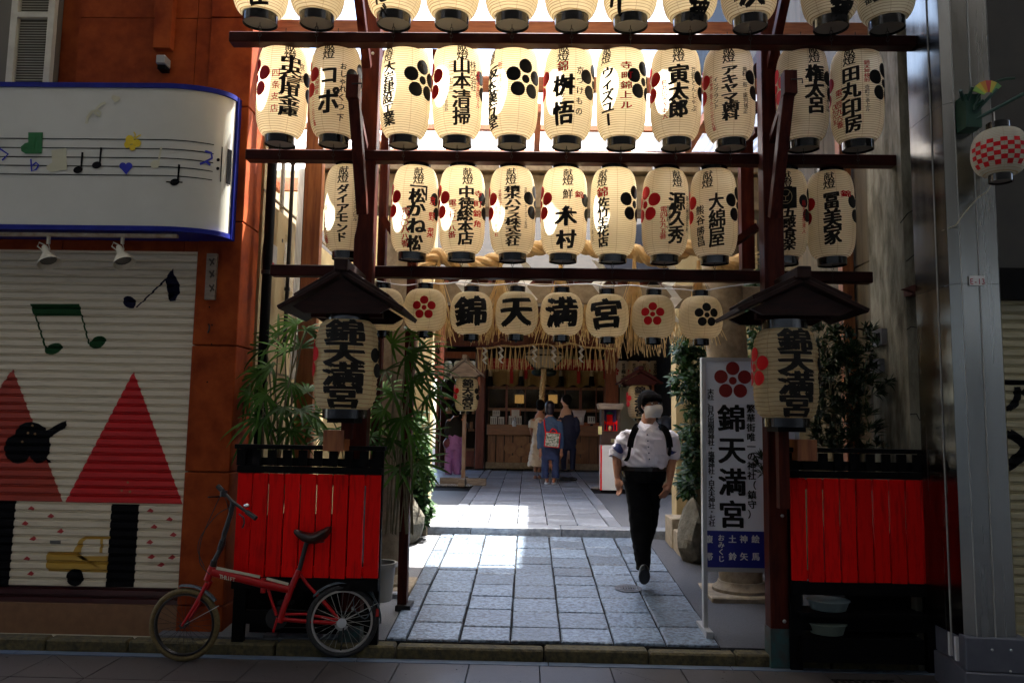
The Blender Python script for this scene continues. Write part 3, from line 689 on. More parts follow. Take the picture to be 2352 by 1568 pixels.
# right-hand shop
rs = thing('right_shop_building', 'dark shop front with a cream roller shutter at the right edge', 'building', (3.6, 5.6, 0))
M_dark = mat('dark_fascia', (.03, .028, .022), (.045, .04, .03), 5, .6)
zf = at(2310, 620, 5.6).z
MB().bb(x3 + .0, 8, 5.62, 6.1, zf, 9).build('fascia', M_dark, rs)
MB().bb(xp1 + .1, 8, 5.75, 6.2, -.1, zf).build('side_wall', M_dark, rs)
MB().bb(x3 - .05, 8, 5.52, 5.62, zf - .22, zf).build('shutter_housing', M_black, rs)
M_shut2 = mat('cream_shutter_paint_right', (.50, .45, .28), (.38, .34, .20), 6, .45, stretch=(1, 1, 12))
sh2, cuts2, surf2 = slatted('roller_shutter', 'cream roller shutter with large black characters at the right edge', x3 - .1, 5.5, .0, zf - .2, .062, 5.6, M_shut2)
q = MB(); 
for ch, x, y, s in (('ア', 2338, 905, .27), ('メ', 2352, 1022, .42)):
    p = at(x, y, 5.6); m2 = MB(); write(m2, ch, p.x, p.z, s, s, 0, lambda a, b, k: (a, b, k), .05)
    polys = [[(m2.v[i][0], m2.v[i][1]) for i in f] for f in m2.f]
    q.join(decal(polys, surf2, cuts2))
q.build('lettering', M_blk, sh2, fix=False)
# chequered paper lantern on its green bracket
def lantern_profile(r, h, end, e1, e2, n, rib, nr):
    out = []; m = nr * 2
    for i in range(m + 1):
        t = i / m; s = abs(2 * t - 1)
        rr = r * (end + (1 - end) * (max(0, 1 - s ** e1)) ** (1 / e2)); rr -= rib * (1 if i % 2 else 0)
        out.append((rr, t * h))
    return out
def prof_fn(r, h, end, e1, e2): return lambda z: r * (end + (1 - end) * (max(0, 1 - min(1, abs(2 * z / h - 1)) ** e1)) ** (1 / e2))
def lantern_parts(t, r, h, end, e1, e2, rib, nr, pm, ringr, ringh, capmesh=None, n=36):
    """t's origin is the bottom of the paper body"""
    c = ORG[t.name]; 
    body = MB().lathe([(a, b) for a, b in lantern_profile(r, h, end, e1, e2, n, rib, nr)], c, n, cap=False)
    o = body.build('paper_body', pm, t, smooth=False, fix=True); o.data.polygons.foreach_set('use_smooth', [True] * len(o.data.polygons))
    MB().lathe([(ringr * .97, -ringh), (ringr, -ringh), (ringr, .012), (ringr * .97, .012), (ringr * .97, -ringh)], c, 28, cap=False).build('bottom_ring', M_cap, t, smooth=True)
    MB().lathe([(ringr * .96, -ringh * .72), (.001, -ringh * .72)], c, 28, cap=False).build('bottom_plate', M_capin, t)
    MB().lathe([(ringr * .97, h - .012), (ringr, h - .012), (ringr, h + ringh), (ringr * .97, h + ringh), (ringr * .97, h - .012)], c, 28, cap=False).build('top_ring', M_cap, t, smooth=True)
    MB().lathe([(ringr, h - .002), (ringr * .72, h - .002)], c, 28, cap=False).build('sun_baffle', M_cap, t)  # added unseen annulus, narrows the sun spot falling inside the paper
    return o
P_long = paper_mat('oiled_lantern_paper', (.95, .86, .66), .22, .0148, .55, .74)
P_round = paper_mat('aged_lantern_paper', (.86, .76, .55), .28, .0105, .55, .70, dirt=.2)
P_big = paper_mat('crumpled_lantern_paper', (.95, .83, .56), .14, .030, .62, .66, dirt=.25, wrinkle=.016)
P_chk = paper_mat('white_lantern_paper', (.70, .68, .58), .2, .011, .8, .5)
# wrap map for a lantern whose root is at c, rotated rz about it
def wrap(c, pf, lift=.003):
    def f(a, z, k=0):
        zz = z; r = pf(zz) + lift + k * .00025; th = a / RM
        return (c[0] + r * math.sin(th), c[1] - r * math.cos(th), c[2] + zz)
    RM = pf.rm
    return f
class PF:
    def __init__(s, r, h, end, e1, e2): s.f = prof_fn(r, h, end, e1, e2); s.rm = r; s.h = h
    def __call__(s, z): return s.f(z)

c = at(2298, 402, 4.72); rC = .155
t = thing('chequered_lantern', 'round white paper lantern with red chequers hanging by the steel column', 'lantern', (c.x, 4.72, c.z))
pf = PF(rC, .275, .42, 2.3, 2.1)
lantern_parts(t, rC, .275, .42, 2.3, 2.1, .0015, 24, P_chk, rC * .42, .045)
wr_ = wrap((c.x, 4.72, c.z), pf); q = MB()
for i in range(-8, 9):
    for j in range(6):
        if (i + j) % 2: continue
        if i > 1: continue
        a0, b0 = i * .036, .03 + j * .026
        vs = [(a0 + .036 * u, b0 + .026 * v) for v in (0, 1) for u in (0, .5, 1)]
        q.add([wr_(*v) for v in vs], [(0, 1, 4, 3), (1, 2, 5, 4)])
q.build('red_chequers', M_rink, t)
q = MB(); write(q, '新京極', .105, .222, .085, .068, .066, wr_, .04, 1); q.build('lettering', M_ink, t); t.rotation_euler.z = R(12)
t2 = thing('lantern_bracket', 'dark green bamboo shaped bracket with a small coloured fan ornament', 'bracket', at(2225, 262, 4.9))
M_gb = mat('dark_green_enamel', (.008, .05, .03), rough=.4)
a, b = at(2208, 300, 4.9), at(2240, 225, 4.9); MB().bb(a.x, b.x, 4.84, 4.95, a.z, b.z).build('mount', M_gb, t2)
for p0, p1 in (((2212, 230), (2206, 208)), ((2222, 232), (2234, 200)), ((2235, 262), (2290, 205)), ((2232, 250), (2260, 230)), ((2240, 275), (2352, 215))):
    MB().tube([at(*p0, 4.85), at(*p1, 4.8)], .011, 8).build('rod', M_gb, t2)
MB().tube([at(2238 + 90 * (1 - math.cos(k * .2)), 255 - 75 * math.sin(k * .2), 4.82) for k in range(9)], .008, 6).build('arched_rod', M_gb, t2)
fc = at(2272, 222, 4.80); cols_ = [(.25, .45, .08), (.6, .5, .05), (.6, .25, .03), (.5, .06, .05), (.55, .45, .06), (.15, .35, .10)]
for i, cc in enumerate(cols_):
    a0, a1 = R(160 - i * 20), R(160 - (i + 1) * 20)
    vs = [(fc.x + r * math.cos(a), fc.y, fc.z + r * math.sin(a)) for r, a in ((.03, a0), (.03, a1), (.105, a1), (.105, a0))]
    MB().prism(vs, (0, .004, 0)).build('fan_segment', mat('fan_colour_%s' % 'abcdef'[i], cc, rough=.5), t2)
MB().tube([at(2285, 290, 4.72), at(2283, 258, 4.75)], .004, 6).build('hanging_wire', M_wire, t2)

# ================================================================ lantern gate frame
gf = thing('lantern_gate', 'dark red timber frame of posts and long beams carrying the paper lanterns', 'timber frame', (0, 5.7, 0))
def beam(y_l, y_r, x_l, x_r, Y, hpx, dp, name='beam'):
    a, b = at(x_l, y_l, Y), at(x_r, y_r, Y); z = (a.z + b.z) / 2; hh = hpx / FPX * Y
    MB().bb(a.x, b.x, Y - dp / 2, Y + dp / 2, z - hh / 2, z + hh / 2).build(name, M_lac, gf, bev=.006); return z
BZ1 = beam(92, 100, 531, 2149, 5.33, 26, .10)
BZ2 = beam(361, 370, 568, 2065, 5.74, 25, .10)
BZ3 = beam(621, 640, 625, 2000, 5.90, 26, .09)
BZ0 = at(1300, -170, 4.95).z; MB().bb(at(470, -170, 4.95).x, at(2200, -170, 4.95).x, 4.9, 5.0, BZ0 - .05, BZ0 + .05).build('beam', M_lac, gf)
PX = [at(843, 250, 5.66).x, at(1766, 250, 5.66).x]
for x in PX:
    py_ = 5.70 if x < 0 else 5.59
    MB().bb(x - .07, x + .07, py_, py_ + .13, .0, 5.8).build('post', M_lacv, gf, bev=.006)
    MB().bb(x - .074, x + .074, py_ - .004, py_ + .134, -.1, .17).build('copper_shoe', mat('verdigris', (.03, .10, .10), (.06, .05, .05), 10, .5, metal=.3), gf)
    for z in (.22, .92, 4.26): MB().ball((x + .02, py_ - .004, z), .013, .008, .013, 8).build('bolt', M_wire, gf)
# struts carrying the stepped beams
for sx_, top, bot in ((0, (812, 200), (833, 492)), (1, (1812, 190), (1778, 500))):
    a = at(*top, 5.22); b = at(*bot, 5.54); MB().bar(a, b, .075, .075, (0, 1, 0)).build('strut', M_lacv, gf, bev=.004)
    MB().box(a + Vector((0, .0, -.01)), (.085, .085, .16)).build('strut_head', M_lacv, gf)
    MB().bar(a + Vector((0, .02, -.05)), Vector((PX[sx_], 5.62, a.z - .28)), .05, .05, (0, 1, 0)).build('brace', M_lacv, gf)
    MB().bar(Vector((a.x, 4.95, BZ0 - .02)), Vector((PX[sx_], 5.62, BZ1 - .06)), .06, .06).build('strut', M_lacv, gf)
    MB().tube([a + Vector((.0, -.05, -.0)), a + Vector((.07, -.06, 0)), a + Vector((.07, -.06, -.03))], .005, 6).build('hook', M_iron, gf)
# rear posts and braces
for (x, y, Y, wpx, m, ztop, zbot) in ((878, 500, 6.15, 18, M_lacv, 4.25, .05), (716, 500, 6.5, 40, M_wood, 4.4, .03), (1718, 500, 6.15, 30, M_lacv, 4.25, 2.75), (931, 1100, 6.45, 21, M_lacv, 2.95, .07), (1948, 620, 6.5, 26, M_wood, 4.3, .03), (700, 500, 6.9, 10, M_iron, 4.4, 1.3)):
    X = at(x, y, Y).x; wd = wpx / FPX * Y; MB().bb(X - wd / 2, X + wd / 2, Y, Y + .09, zbot, ztop).build('rear_post', m, gf)
for a, b in (((1655, 325, 6.0), (1745, 240, 5.72)), ((1640, 590, 6.0), (1742, 520, 5.8)), ((880, 500, 6.1), (905, 540, 6.1)), ((885, 120, 6.2), (905, 215, 6.6)), ((1000, 120, 6.3), (1010, 205, 7.4)), ((1640, 120, 6.3), (1600, 300, 8)), ((1740, 300, 5.9), (1690, 345, 6.2))):
    MB().bar(at(*a), at(*b), .05, .05).build('brace', M_lacv, gf)
p = at(928, 1364, 6.45); MB().bb(p.x - .06, p.x + .06, 6.4, 6.6, ground(6.45) - .01, ground(6.45) + .03).build('post_plate', M_iron, gf)
M_sheet = mat('corrugated_clear_sheet', (.92, .92, .91), rough=.4, trans=.86)
# corrugated roof behind the lanterns
cr = thing('corrugated_canopy', 'translucent corrugated canopy roof on dark purlins above the passage', 'canopy', (0, 7.8, 4.2))
ZR = 4.42
xa, xb_ = xw - 2.2, xp0 + .1
nx = 20
for k in range(nx):
    u0, u1 = xa + (xb_ - xa) * k / nx, xa + (xb_ - xa) * (k + 1) / nx + .02
    vs = []; m_ = 16
    for yy in (6.38, 9.15):
        for i in range(m_ + 1):
            xx = u0 + (u1 - u0) * i / m_; vs.append((xx, yy, ZR + .012 * math.sin(2 * PI * xx / .075) + (yy - 6.62) * .02 + k * .0008))
    MB().add(vs, [(i, i + 1, m_ + 2 + i, m_ + 1 + i) for i in range(m_)]).build('corrugated_sheet', M_sheet, cr, smooth=True)
M_pur = mat('purlin_wood', (.20, .06, .025), (.34, .12, .05), 5, .55, stretch=(1, 8, 8))
for Y, z, hh in ((6.43, 4.35, .12), (7.5, 4.38, .05), (8.25, 4.39, .05), (9.1, 4.28, .15)):
    MB().bb(xa, xb_, Y - .03, Y + .03, z - hh / 2, z + hh / 2).build('purlin', M_pur, cr)
for x in (-3.0, -1.5, .05, 1.55): MB().bb(x - .03, x + .03, 6.7, 9.25, 4.22, 4.30).build('rafter', M_pur, cr)
MB().bb(xa, xb_, 6.10, 6.19, at(1176, 62, 6.1).z - .05, at(1176, 62, 6.1).z + .05).build('front_beam', M_pur, cr)
for x in PX: MB().bb(x - .04, x + .04, 5.75, 6.7, 4.27, 4.34).build('tie_beam', M_lac, cr)

# ================================================================ torii
to = thing('stone_torii', 'weathered stone torii gate behind the hanging lanterns', 'torii gate', (.3, 7.15, .1))
for xt, xbm, yb in ((at(923, 690, 7.15).x, at(880, 1250, 7.15).x, 1325), (at(1663, 690, 7.15).x, at(1697, 1250, 7.15).x, 1330)):
    zz0, zz1 = .1, at(1200, 480, 7.15).z; zA, zB = at(1200, 1250, 7.15).z, at(1200, 690, 7.15).z
    fx = lambda z: xbm + (xt - xbm) * (z - zA) / (zB - zA)
    MB().ering([(fx(z), 7.15, z, .185 - .012 * z / 3.5, .185 - .012 * z / 3.5) for z in np.linspace(zz0, zz1, 8)], 28).build('column', M_stone, to, smooth=True)
    MB().ering([(fx(.1), 7.15, z, r, r) for z, r in ((.0, .25), (.14, .25), (.17, .21), (.2, .2))], 28).build('column_base', M_stone, to, smooth=True)
    MB().bb(fx(.1) - .33, fx(.1) + .30, 6.82, 7.48, -.02, .115).build('plinth', M_stone, to, bev=.012)
xl_, xr_ = at(722, 430, 7.15).x, at(1790, 430, 7.15).x
zk = [at(1200, y, 7.15).z for y in (489, 414, 411, 382)]
vs = []
MB().bb(xl_ + .1, xr_ - .1, 6.98, 7.32, zk[0], zk[1]).build('lower_lintel', M_stone, to, bev=.008)
MB().bb(xl_, xr_, 6.92, 7.38, zk[2], zk[3]).build('top_lintel', M_stone, to, bev=.008)
MB().bb(at(860, 675, 7.15).x, at(1745, 675, 7.15).x, 7.05, 7.25, at(1200, 700, 7.15).z, at(1200, 655, 7.15).z).build('tie_lintel', M_stone, to, bev=.008)
p = at(1300, 430, 6.9)
# rocks and stones at the foot of the passage
def rock(name, label, c_, s, seed, m=None):
    bm = bmesh.new(); bmesh.ops.create_icosphere(bm, subdivisions=3, radius=1)
    rr = random.Random(seed); off = [Vector((rr.uniform(-1, 1), rr.uniform(-1, 1), rr.uniform(-1, 1))).normalized() for _ in range(14)]
    for v in bm.verts:
        d = 1.0
        for k, o_ in enumerate(off):
            q_ = v.co.dot(o_)
            if q_ > .62: d = min(d, .62 / q_ + .02 * (k % 3))
        v.co = Vector((v.co.x * s[0], v.co.y * s[1], v.co.z * s[2])) * d
    me = bpy.data.meshes.new(name); bm.to_mesh(me); bm.free(); me.materials.append(m or M_rock)
    o = link(bpy.data.objects.new(name, me)); o.location = c_; return tag(o, label, 'rock', 'garden rocks')
M_rock = mat('mossy_rock', (.045, .040, .028), (.11, .10, .075), 9, .85, bump=.02, bscale=12)
p = at(955, 1230, 8.3); rock('garden_rock', 'rough dark garden rock beside the sunlit patch left of the path', (p.x - .16, 8.85, ground(8.85) + .2), (.26, .3, .38), 4)
p = at(1590, 1230, 8.2); rock('garden_rock', 'upright grey garden rock right of the path below the shrubs', (p.x + .05, 8.2, ground(8.2) + .22), (.2, .25, .42), 9)
p = at(1625, 1240, 8.0); rock('garden_rock', 'rough dark rock half hidden behind the white sign', (p.x + .12, 8.3, ground(8.2) + .15), (.28, .3, .35), 12)
for (x, y, Y, wd, hh, lab) in ((1566, 1210, 8.9, .26, .30, 'square stone block against the right gate wall by the step'), (1580, 1255, 8.5, .2, .22, 'low stone block in front of the right gate wall')):
    p = at(x, y, Y); o = MB().bb(p.x - wd / 2, p.x + wd / 2, Y - .12, Y + .3, ground(Y) - .02, ground(Y) + hh).build('stone_block', M_stone, None, bev=.01); tag(o, lab, 'stone block')
p = at(905, 1335, 6.95); o = MB().bb(p.x - .15, p.x + .13, 6.75, 7.3, .0, .11).build('stone_block', M_gran2, None, bev=.01); tag(o, 'flat stone slab at the foot of the left torii column', 'stone block')

# ---------------------------------------------------------------- straw rope, tassels, paper streamers
YR = 6.84
rp_pts = [(968, 622), (984, 603), (1005, 587), (1028, 594), (1060, 608), (1105, 606), (1150, 592), (1190, 577), (1235, 570), (1280, 560), (1320, 560), (1348, 568), (1390, 578), (1430, 574), (1458, 578), (1490, 592), (1530, 598), (1560, 582), (1585, 568), (1620, 580), (1660, 608), (1690, 605), (1712, 592)]
def smooth_path(pts, n=6):
    out = []
    for i in range(len(pts) - 1):
        p0, p1, p2, p3 = [Vector(pts[max(0, min(len(pts) - 1, i + k))]) for k in (-1, 0, 1, 2)]
        for j in range(n):
            t = j / n; out.append(.5 * ((2 * p1) + (-p0 + p2) * t + (2 * p0 - 5 * p1 + 4 * p2 - p3) * t * t + (-p0 + 3 * p1 - 3 * p2 + p3) * t ** 3))
    out.append(Vector(pts[-1])); return out
def twisted(name, path, r, strands, pitch, m, parent, n=8):
    L = 0; P_ = smooth_path(path, 8)
    for s_ in range(strands):
        L = 0; pts = []
        for i, p in enumerate(P_):
            if i: L += (p - P_[i - 1]).length
            d = (P_[min(i + 1, len(P_) - 1)] - P_[max(0, i - 1)]).normalized(); u = Vector((0, 1, 0)) if abs(d.y) < .9 else Vector((1, 0, 0)); v = d.cross(u).normalized(); u = v.cross(d)
            a = 2 * PI * (L / pitch + s_ / strands); pts.append(p + (u * math.cos(a) + v * math.sin(a)) * r * .55)
        MB().tube(pts, r * .62, n).build('strand', m, parent, smooth=True)
sr = thing('straw_rope', 'thick twisted straw rope draped along the stone torii behind the lanterns', 'rope', (at(1300, 570, YR).x, YR, at(1300, 570, YR).z))
twisted('rope', [at(x, y, YR) for x, y in rp_pts], .062, 3, .30, M_rope, sr)
for e in (0, -1):
    q = MB(); c_ = at(*rp_pts[e], YR)
    for k in range(40): q.tube([c_, c_ + Vector((random.uniform(-.10, .10) + (.05 if e else -.05), random.uniform(-.05, .05), random.uniform(-.06, .10)))], .0022, 3)
    tag(q.build('frayed_end', M_straw, sr), kind='stuff')
rt = random.Random(5)
def tassel(x, ytop, ybot, Y, n, spread, label, width=.03, group='straw tassels hanging from the torii rope', r=.0035):
    a, b = at(x, ytop, Y), at(x, ybot, Y); t = thing('straw_tassel', label, 'tassel', a, group)
    MB().tube([a + Vector((0, 0, .03)), a + Vector((0, 0, -.10))], [.014, .02], 8).build('cord', M_rope, t)
    q = MB(); L = a.z - b.z
    for k in range(n):
        u = rt.gauss(0, 1); sx_ = max(-1, min(1, u * .5)) * spread; ln = L * rt.uniform(.80, 1.0)
        x0_ = rt.uniform(-1, 1) * width; y0_ = rt.uniform(-1, 1) * width
        bend = rt.uniform(-.02, .02)
        q.tube([a + Vector((x0_ * .5, y0_ * .5, -.06)), a + Vector((x0_ + sx_ * .25, y0_, -ln * .35)), a + Vector((x0_ + sx_ * .66 + bend, y0_, -ln * .7)), a + Vector((x0_ + sx_, y0_ + bend, -ln))], r, 3)
    tag(q.build('straw_strands', M_straw, t), kind='stuff'); return t
for (x, yt, yb, sp2, lab) in ((1008, 606, 800, .17, 'leftmost of the long straw tassels under the torii rope, behind the red crest lantern'), (1150, 610, 792, .20, 'second straw tassel from the left, between the first two lettered round lanterns'), (1288, 600, 805, .20, 'middle straw tassel hanging behind the round lanterns'), (1457, 600, 822, .24, 'fourth straw tassel, fanning out beside the right red crest lantern'), (1604, 606, 805, .22, 'rightmost straw tassel behind the black crest lantern')):
    tassel(x, yt, yb, YR - .03, 60, sp2, lab)
for i, (x, yb) in enumerate(((1055, 775), (1105, 795), (1215, 775), (1250, 778), (1345, 790), (1385, 810), (1420, 825), (1510, 822), (1545, 800))):
    tassel(x, 690, yb, YR + .25, 16, .10, ('thin straw tassel with loose strands hanging %s' % ('at the far left of the fringe', 'below the second round lantern', 'right below the third round lantern', 'left of the fourth lantern bottom', 'between the fourth and fifth round lanterns', 'below the fifth round lantern', 'left below the right red crest lantern', 'right below the right red crest lantern', 'left of the black crest lantern')[i]), .02, 'thin straw tassels below the round lanterns', .003)
def shide(x, ytop, s, Y, label, flip=1):
    a = at(x, ytop, Y); t = thing('paper_streamer', label, 'paper streamer', a, 'white folded paper streamers'); 
    px_, pz = 0., 0.; wd, hh = .085 * s, .12 * s
    for k in range(5):
        sh_ = (.045 * s) * flip * (1 if k % 2 else -1); tw = .035 * (1 if k % 2 else -1)
        pts = [(px_ - wd / 2 + sh_, tw, pz), (px_ + wd / 2 + sh_, tw * .3, pz - .02 * s), (px_ + wd / 2 - sh_, -tw, pz - hh), (px_ - wd / 2 - sh_, -tw * .3, pz - hh + .02 * s)]
        pts = [a + Vector(q_) for q_ in pts]
        MB().prism(pts, (0, .002, 0)).build('fold', M_shide, t); pz -= hh * .82
    return t
for (x, lab) in ((1072, 'leftmost white zigzag paper streamer, above the second round lantern'), (1212, 'white zigzag paper streamer between the third and fourth round lanterns'), (1382, 'white zigzag paper streamer over the fifth round lantern'), (1543, 'white zigzag paper streamer between the red and black crest lanterns')):
    shide(x, 598, 1.05, YR - .12, lab)
# ================================================================ paper lanterns
def copy_tree(o, base):
    c = link(o.copy()); ORG[c.name] = Vector((0, 0, 0))
    for ch in base:
        d = link(ch.copy()); d.parent = c; ORG[d.name] = Vector((0, 0, 0))
    return c
RL, HL = .178, .665
proto = thing('long_lantern', None, None); ORG[proto.name] = Vector((0, 0, 0))
lantern_parts(proto, RL, HL, .60, 4.2, 1.7, .0035, 45, P_long, RL * .60, .056, n=36)
q = MB(); z = -.045
for k in range(4):
    z -= .012; q.tube([Vector((.009 * math.cos(a), 0, z + .012 * math.sin(a))) if k % 2 else Vector((0, .009 * math.cos(a), z + .012 * math.sin(a))) for a in [2 * PI * i / 8 for i in range(8)]], .0022, 5, close=True); z -= .010
q.tube([(0, 0, z), (0, 0, z - .05)], .002, 5); q.build('tie_chain', M_iron, proto)
MB().tube([(0, 0, HL + .05), (0, 0, HL + .13)], .003, 5).build('hanging_wire', M_iron, proto)
base_long = list(proto.children)
pfl = PF(RL, HL, .60, 4.2, 1.7)
used = [False]
def ang(u): return RL * math.asin(max(-.96, min(.96, 2 * u)))
def crest_wrap(mb, a, zc, s):
    plum(mb, a, zc, s, wrap((0, 0, 0), pfl, .0035))
def long_lantern(x, ytop, ybot, Y, cols_, label, crests, group, rz=0, lean=0):
    """x centre, ytop/ybot of the paper body in the photograph; cols_: (text, u, v, size, aspect, step, weight, ink)"""
    t_, b_ = at(x, ytop, Y), at(x, ybot, Y)
    if used[0]: L = copy_tree(proto, base_long)
    else: L = proto; used[0] = True
    L.location = b_; sc_ = (t_.z - b_.z) / HL; L.scale = (sc_, sc_, sc_); L.rotation_euler = (lean + rnl.uniform(-.02, .02), rnl.uniform(-.022, .022), rnl.uniform(-.05, .05) - math.atan2(b_.x, Y))
    tag(L, label, 'paper lantern', group)
    f = wrap((0, 0, 0), pfl)
    kb_, rb_ = MB(), MB()
    for (s, u, v, sz, asp, step, wt, ink) in cols_:
        m2 = MB(); write(m2, s, ang(u), HL * (1 - v) - sz / 2, sz * asp, sz, step, f, wt, 1, slant=.10)
        if m2.f:
            nm = 'red_lettering' if ink == 'r' else 'black_lettering'; me = m2.mesh(nm); me.materials.append(M_rink if ink == 'r' else M_ink); o = link(bpy.data.objects.new(nm, me)); o.parent = L
    cb_, cr_ = MB(), MB()
    for (side, u) in crests:
        crest_wrap(cr_ if side == 'r' else cb_, RL * u, HL * .565, .155)
    for m2, nm, mt in ((cb_, 'black_plum_crest', M_ink), (cr_, 'red_plum_crest', M_rink)):
        if m2.f:
            me = m2.mesh(nm); me.materials.append(mt); o = link(bpy.data.objects.new(nm, me)); o.parent = L
    return L
rnl = random.Random(11)
TX2 = ['five stacked bold characters over small red ones, leftmost before the stucco', 'two big katakana characters and small hiragana, partly behind the left strut', 'narrow column at its left edge and a black plum crest facing front', 'four spaced bold characters, red crest at its left edge', 'lettering wrapped round its far left and a black plum crest facing front', 'a red character above two large black ones', 'thin katakana strokes and four large red characters', 'three very heavy square characters', 'a long katakana column, just left of the right post', 'three bold characters, directly right of the right post', 'four bold characters and a red crest line, right end']
TX3 = ['slanting katakana column, partly behind the left post', 'a black corner mark above hiragana and large red characters', 'five bold characters between two red side columns', 'a dense column of nine characters', 'two large characters low on its front', 'a red character on top and a black crest at its right', 'a large red plum crest at its left', 'three thin large characters beside four small ones, left of right post', 'a black square emblem above four characters', 'three bold characters and one small red one, right end']
ORD = ['first','second','third','fourth','fifth','sixth','seventh','eighth','ninth','tenth','eleventh']
K = lambda u=.05, sz=.074: ('献燈', u, .045, sz, 1.15, sz * .86, .018, 'k')
def main(s, u, v0, v1, asp=1.0, wt=.05):
    n = len(s); step = (v1 - v0) * HL / n; return (s, u, v0, step * 1.10, asp * (1.12 if step < .13 else 1.0), step, min(.055, wt), 'k')
def small(s, u, v0, v1, ink='k', asp=1, wt=.012):
    n = len(s); step = (v1 - v0) * HL / n; sz = min(step * 1.05, .056); return (s, u, v0, sz, asp, step, wt, ink)
G2 = 'long paper lanterns of the middle row'
G3 = 'long paper lanterns of the lower row'
G1 = 'long paper lanterns of the top row, cut by the frame'
RC, BC = ('r', -1.38), ('k', 1.38)
row2 = [
 (644, [K(.10), main('中央信用金庫', .10, .19, .83, 1.75), small('京都', .32, .24, .50), small('四条支店', -.16, .36, .86, 'r')], [('r', -1.35), ('k', 1.55)], '中央信用金庫 with small 京都 beside it'),
 (767, [K(-.16), ('コ', -.15, .30, .15, .95, .1, .045, 'k'), ('ポ', -.15, .55, .19, .85, .1, .045, 'k'), ('おしゃれ', .12, .28, .05, 1, .052, .03, 'k'), ('くつ下', .10, .60, .055, 1, .07, .03, 'k'), small('新京極錦角', -.36, .35, .62, 'r'), small('二二一三七七番', -.42, .6, .93, 'r')], [('r', -1.5), ('k', 1.15)], 'コポ in big characters with おしゃれくつ下'),
 (928, [K(-.36), main('大岩建設工業', -.34, .25, .92, 1.15)], [('k', .69)], '大岩建設工業 beside a black plum crest'),
 (1050, [K(.12), main('山本清掃', .08, .20, .91, .95, .035), small('株式会社', .31, .24, .56), small('寺町蛸薬師下ル', .40, .32, .72, 'r'), small('五五五五', -.21, .60, .78), small('二二一七二二', -.12, .26, .60)], [('r', -1.35), ('k', 1.6)], '山本清掃 with small 株式会社'),
 (1176, [K(-.455), main('坂本漢方堂', -.44, .28, .93, 1.3), small('新京極通四条入口', -.28, .25, .72, 'r')], [('k', .46)], '坂本漢方堂 beside a black plum crest'),
 (1302, [K(-.13), ('錦', -.13, .24, .085, 1, .09, .03, 'r'), ('桝', -.13, .39, .15, 1.0, .1, .05, 'k'), ('ますご', -.13, .525, .04, 1.1, .042, .015, 'k'), ('悟', -.11, .66, .17, .95, .1, .045, 'k'), ('京つけもの', .20, .30, .055, 1, .072, .02, 'k')], [('r', -1.65), ('k', 1.22)], '桝悟 with a red 錦 above'),
 (1426, [K(-.28), main('ウィズユー', -.24, .28, .90, 1.05, .05), small('寺町錦上ル', .12, .25, .77, 'r', 1.5, .03)], [('k', 1.05)], 'ウィズユー and red 寺町錦上ル'),
 (1552, [K(.10), main('寅太郎', .08, .28, .83, .95, .075), small('豆乳とんしゃぶ', .36, .29, .76), small('烏丸仏光寺東入', -.19, .42, .84, 'r', 1.1, .02)], [('r', -1.33), ('k', 1.6)], '寅太郎 in heavy square characters'),
 (1677, [K(.05), main('アキヤマ歯科', .04, .28, .85, 1.45, .06), small('歯科一般・歯列矯正', .32, .29, .79), small('インプラント', -.22, .38, .72), small('新京極通三条下ル二二三三三九番', -.31, .35, .93, 'r', 1.2)], [('r', -1.5), ('k', 1.5)], 'アキヤマ歯科'),
 (1845, [K(.24), main('権太呂', .24, .26, .77, 1.0, .055), small('うどん・そば', .455, .30, .74)], [('r', -1.3), ('k', 1.65)], '権太呂'),
 (1970, [K(-.11), main('田丸印房', -.09, .26, .94, .95, .045), small('錦天神様前', .19, .22, .45, 'r', 1.3, .02), small('寺町三条上ル', .19, .48, .76), small('電二四九六番', -.32, .48, .88, 'r', 1.2, .02), small('〇九六五', -.41, .62, .83, 'r', 1.2, .02)], [('r', -1.7), ('k', 1.25)], '田丸印房'),
]
for i, (x, cols_, crests, tx) in enumerate(row2):
    yt, yb = 110 + (x - 644) * .0075, 316 + (x - 644) * .0085
    long_lantern(x, yt, yb, 5.52, cols_, ORD[i] + ' middle-row lantern, ' + TX2[i], crests, G2, lean=.05)
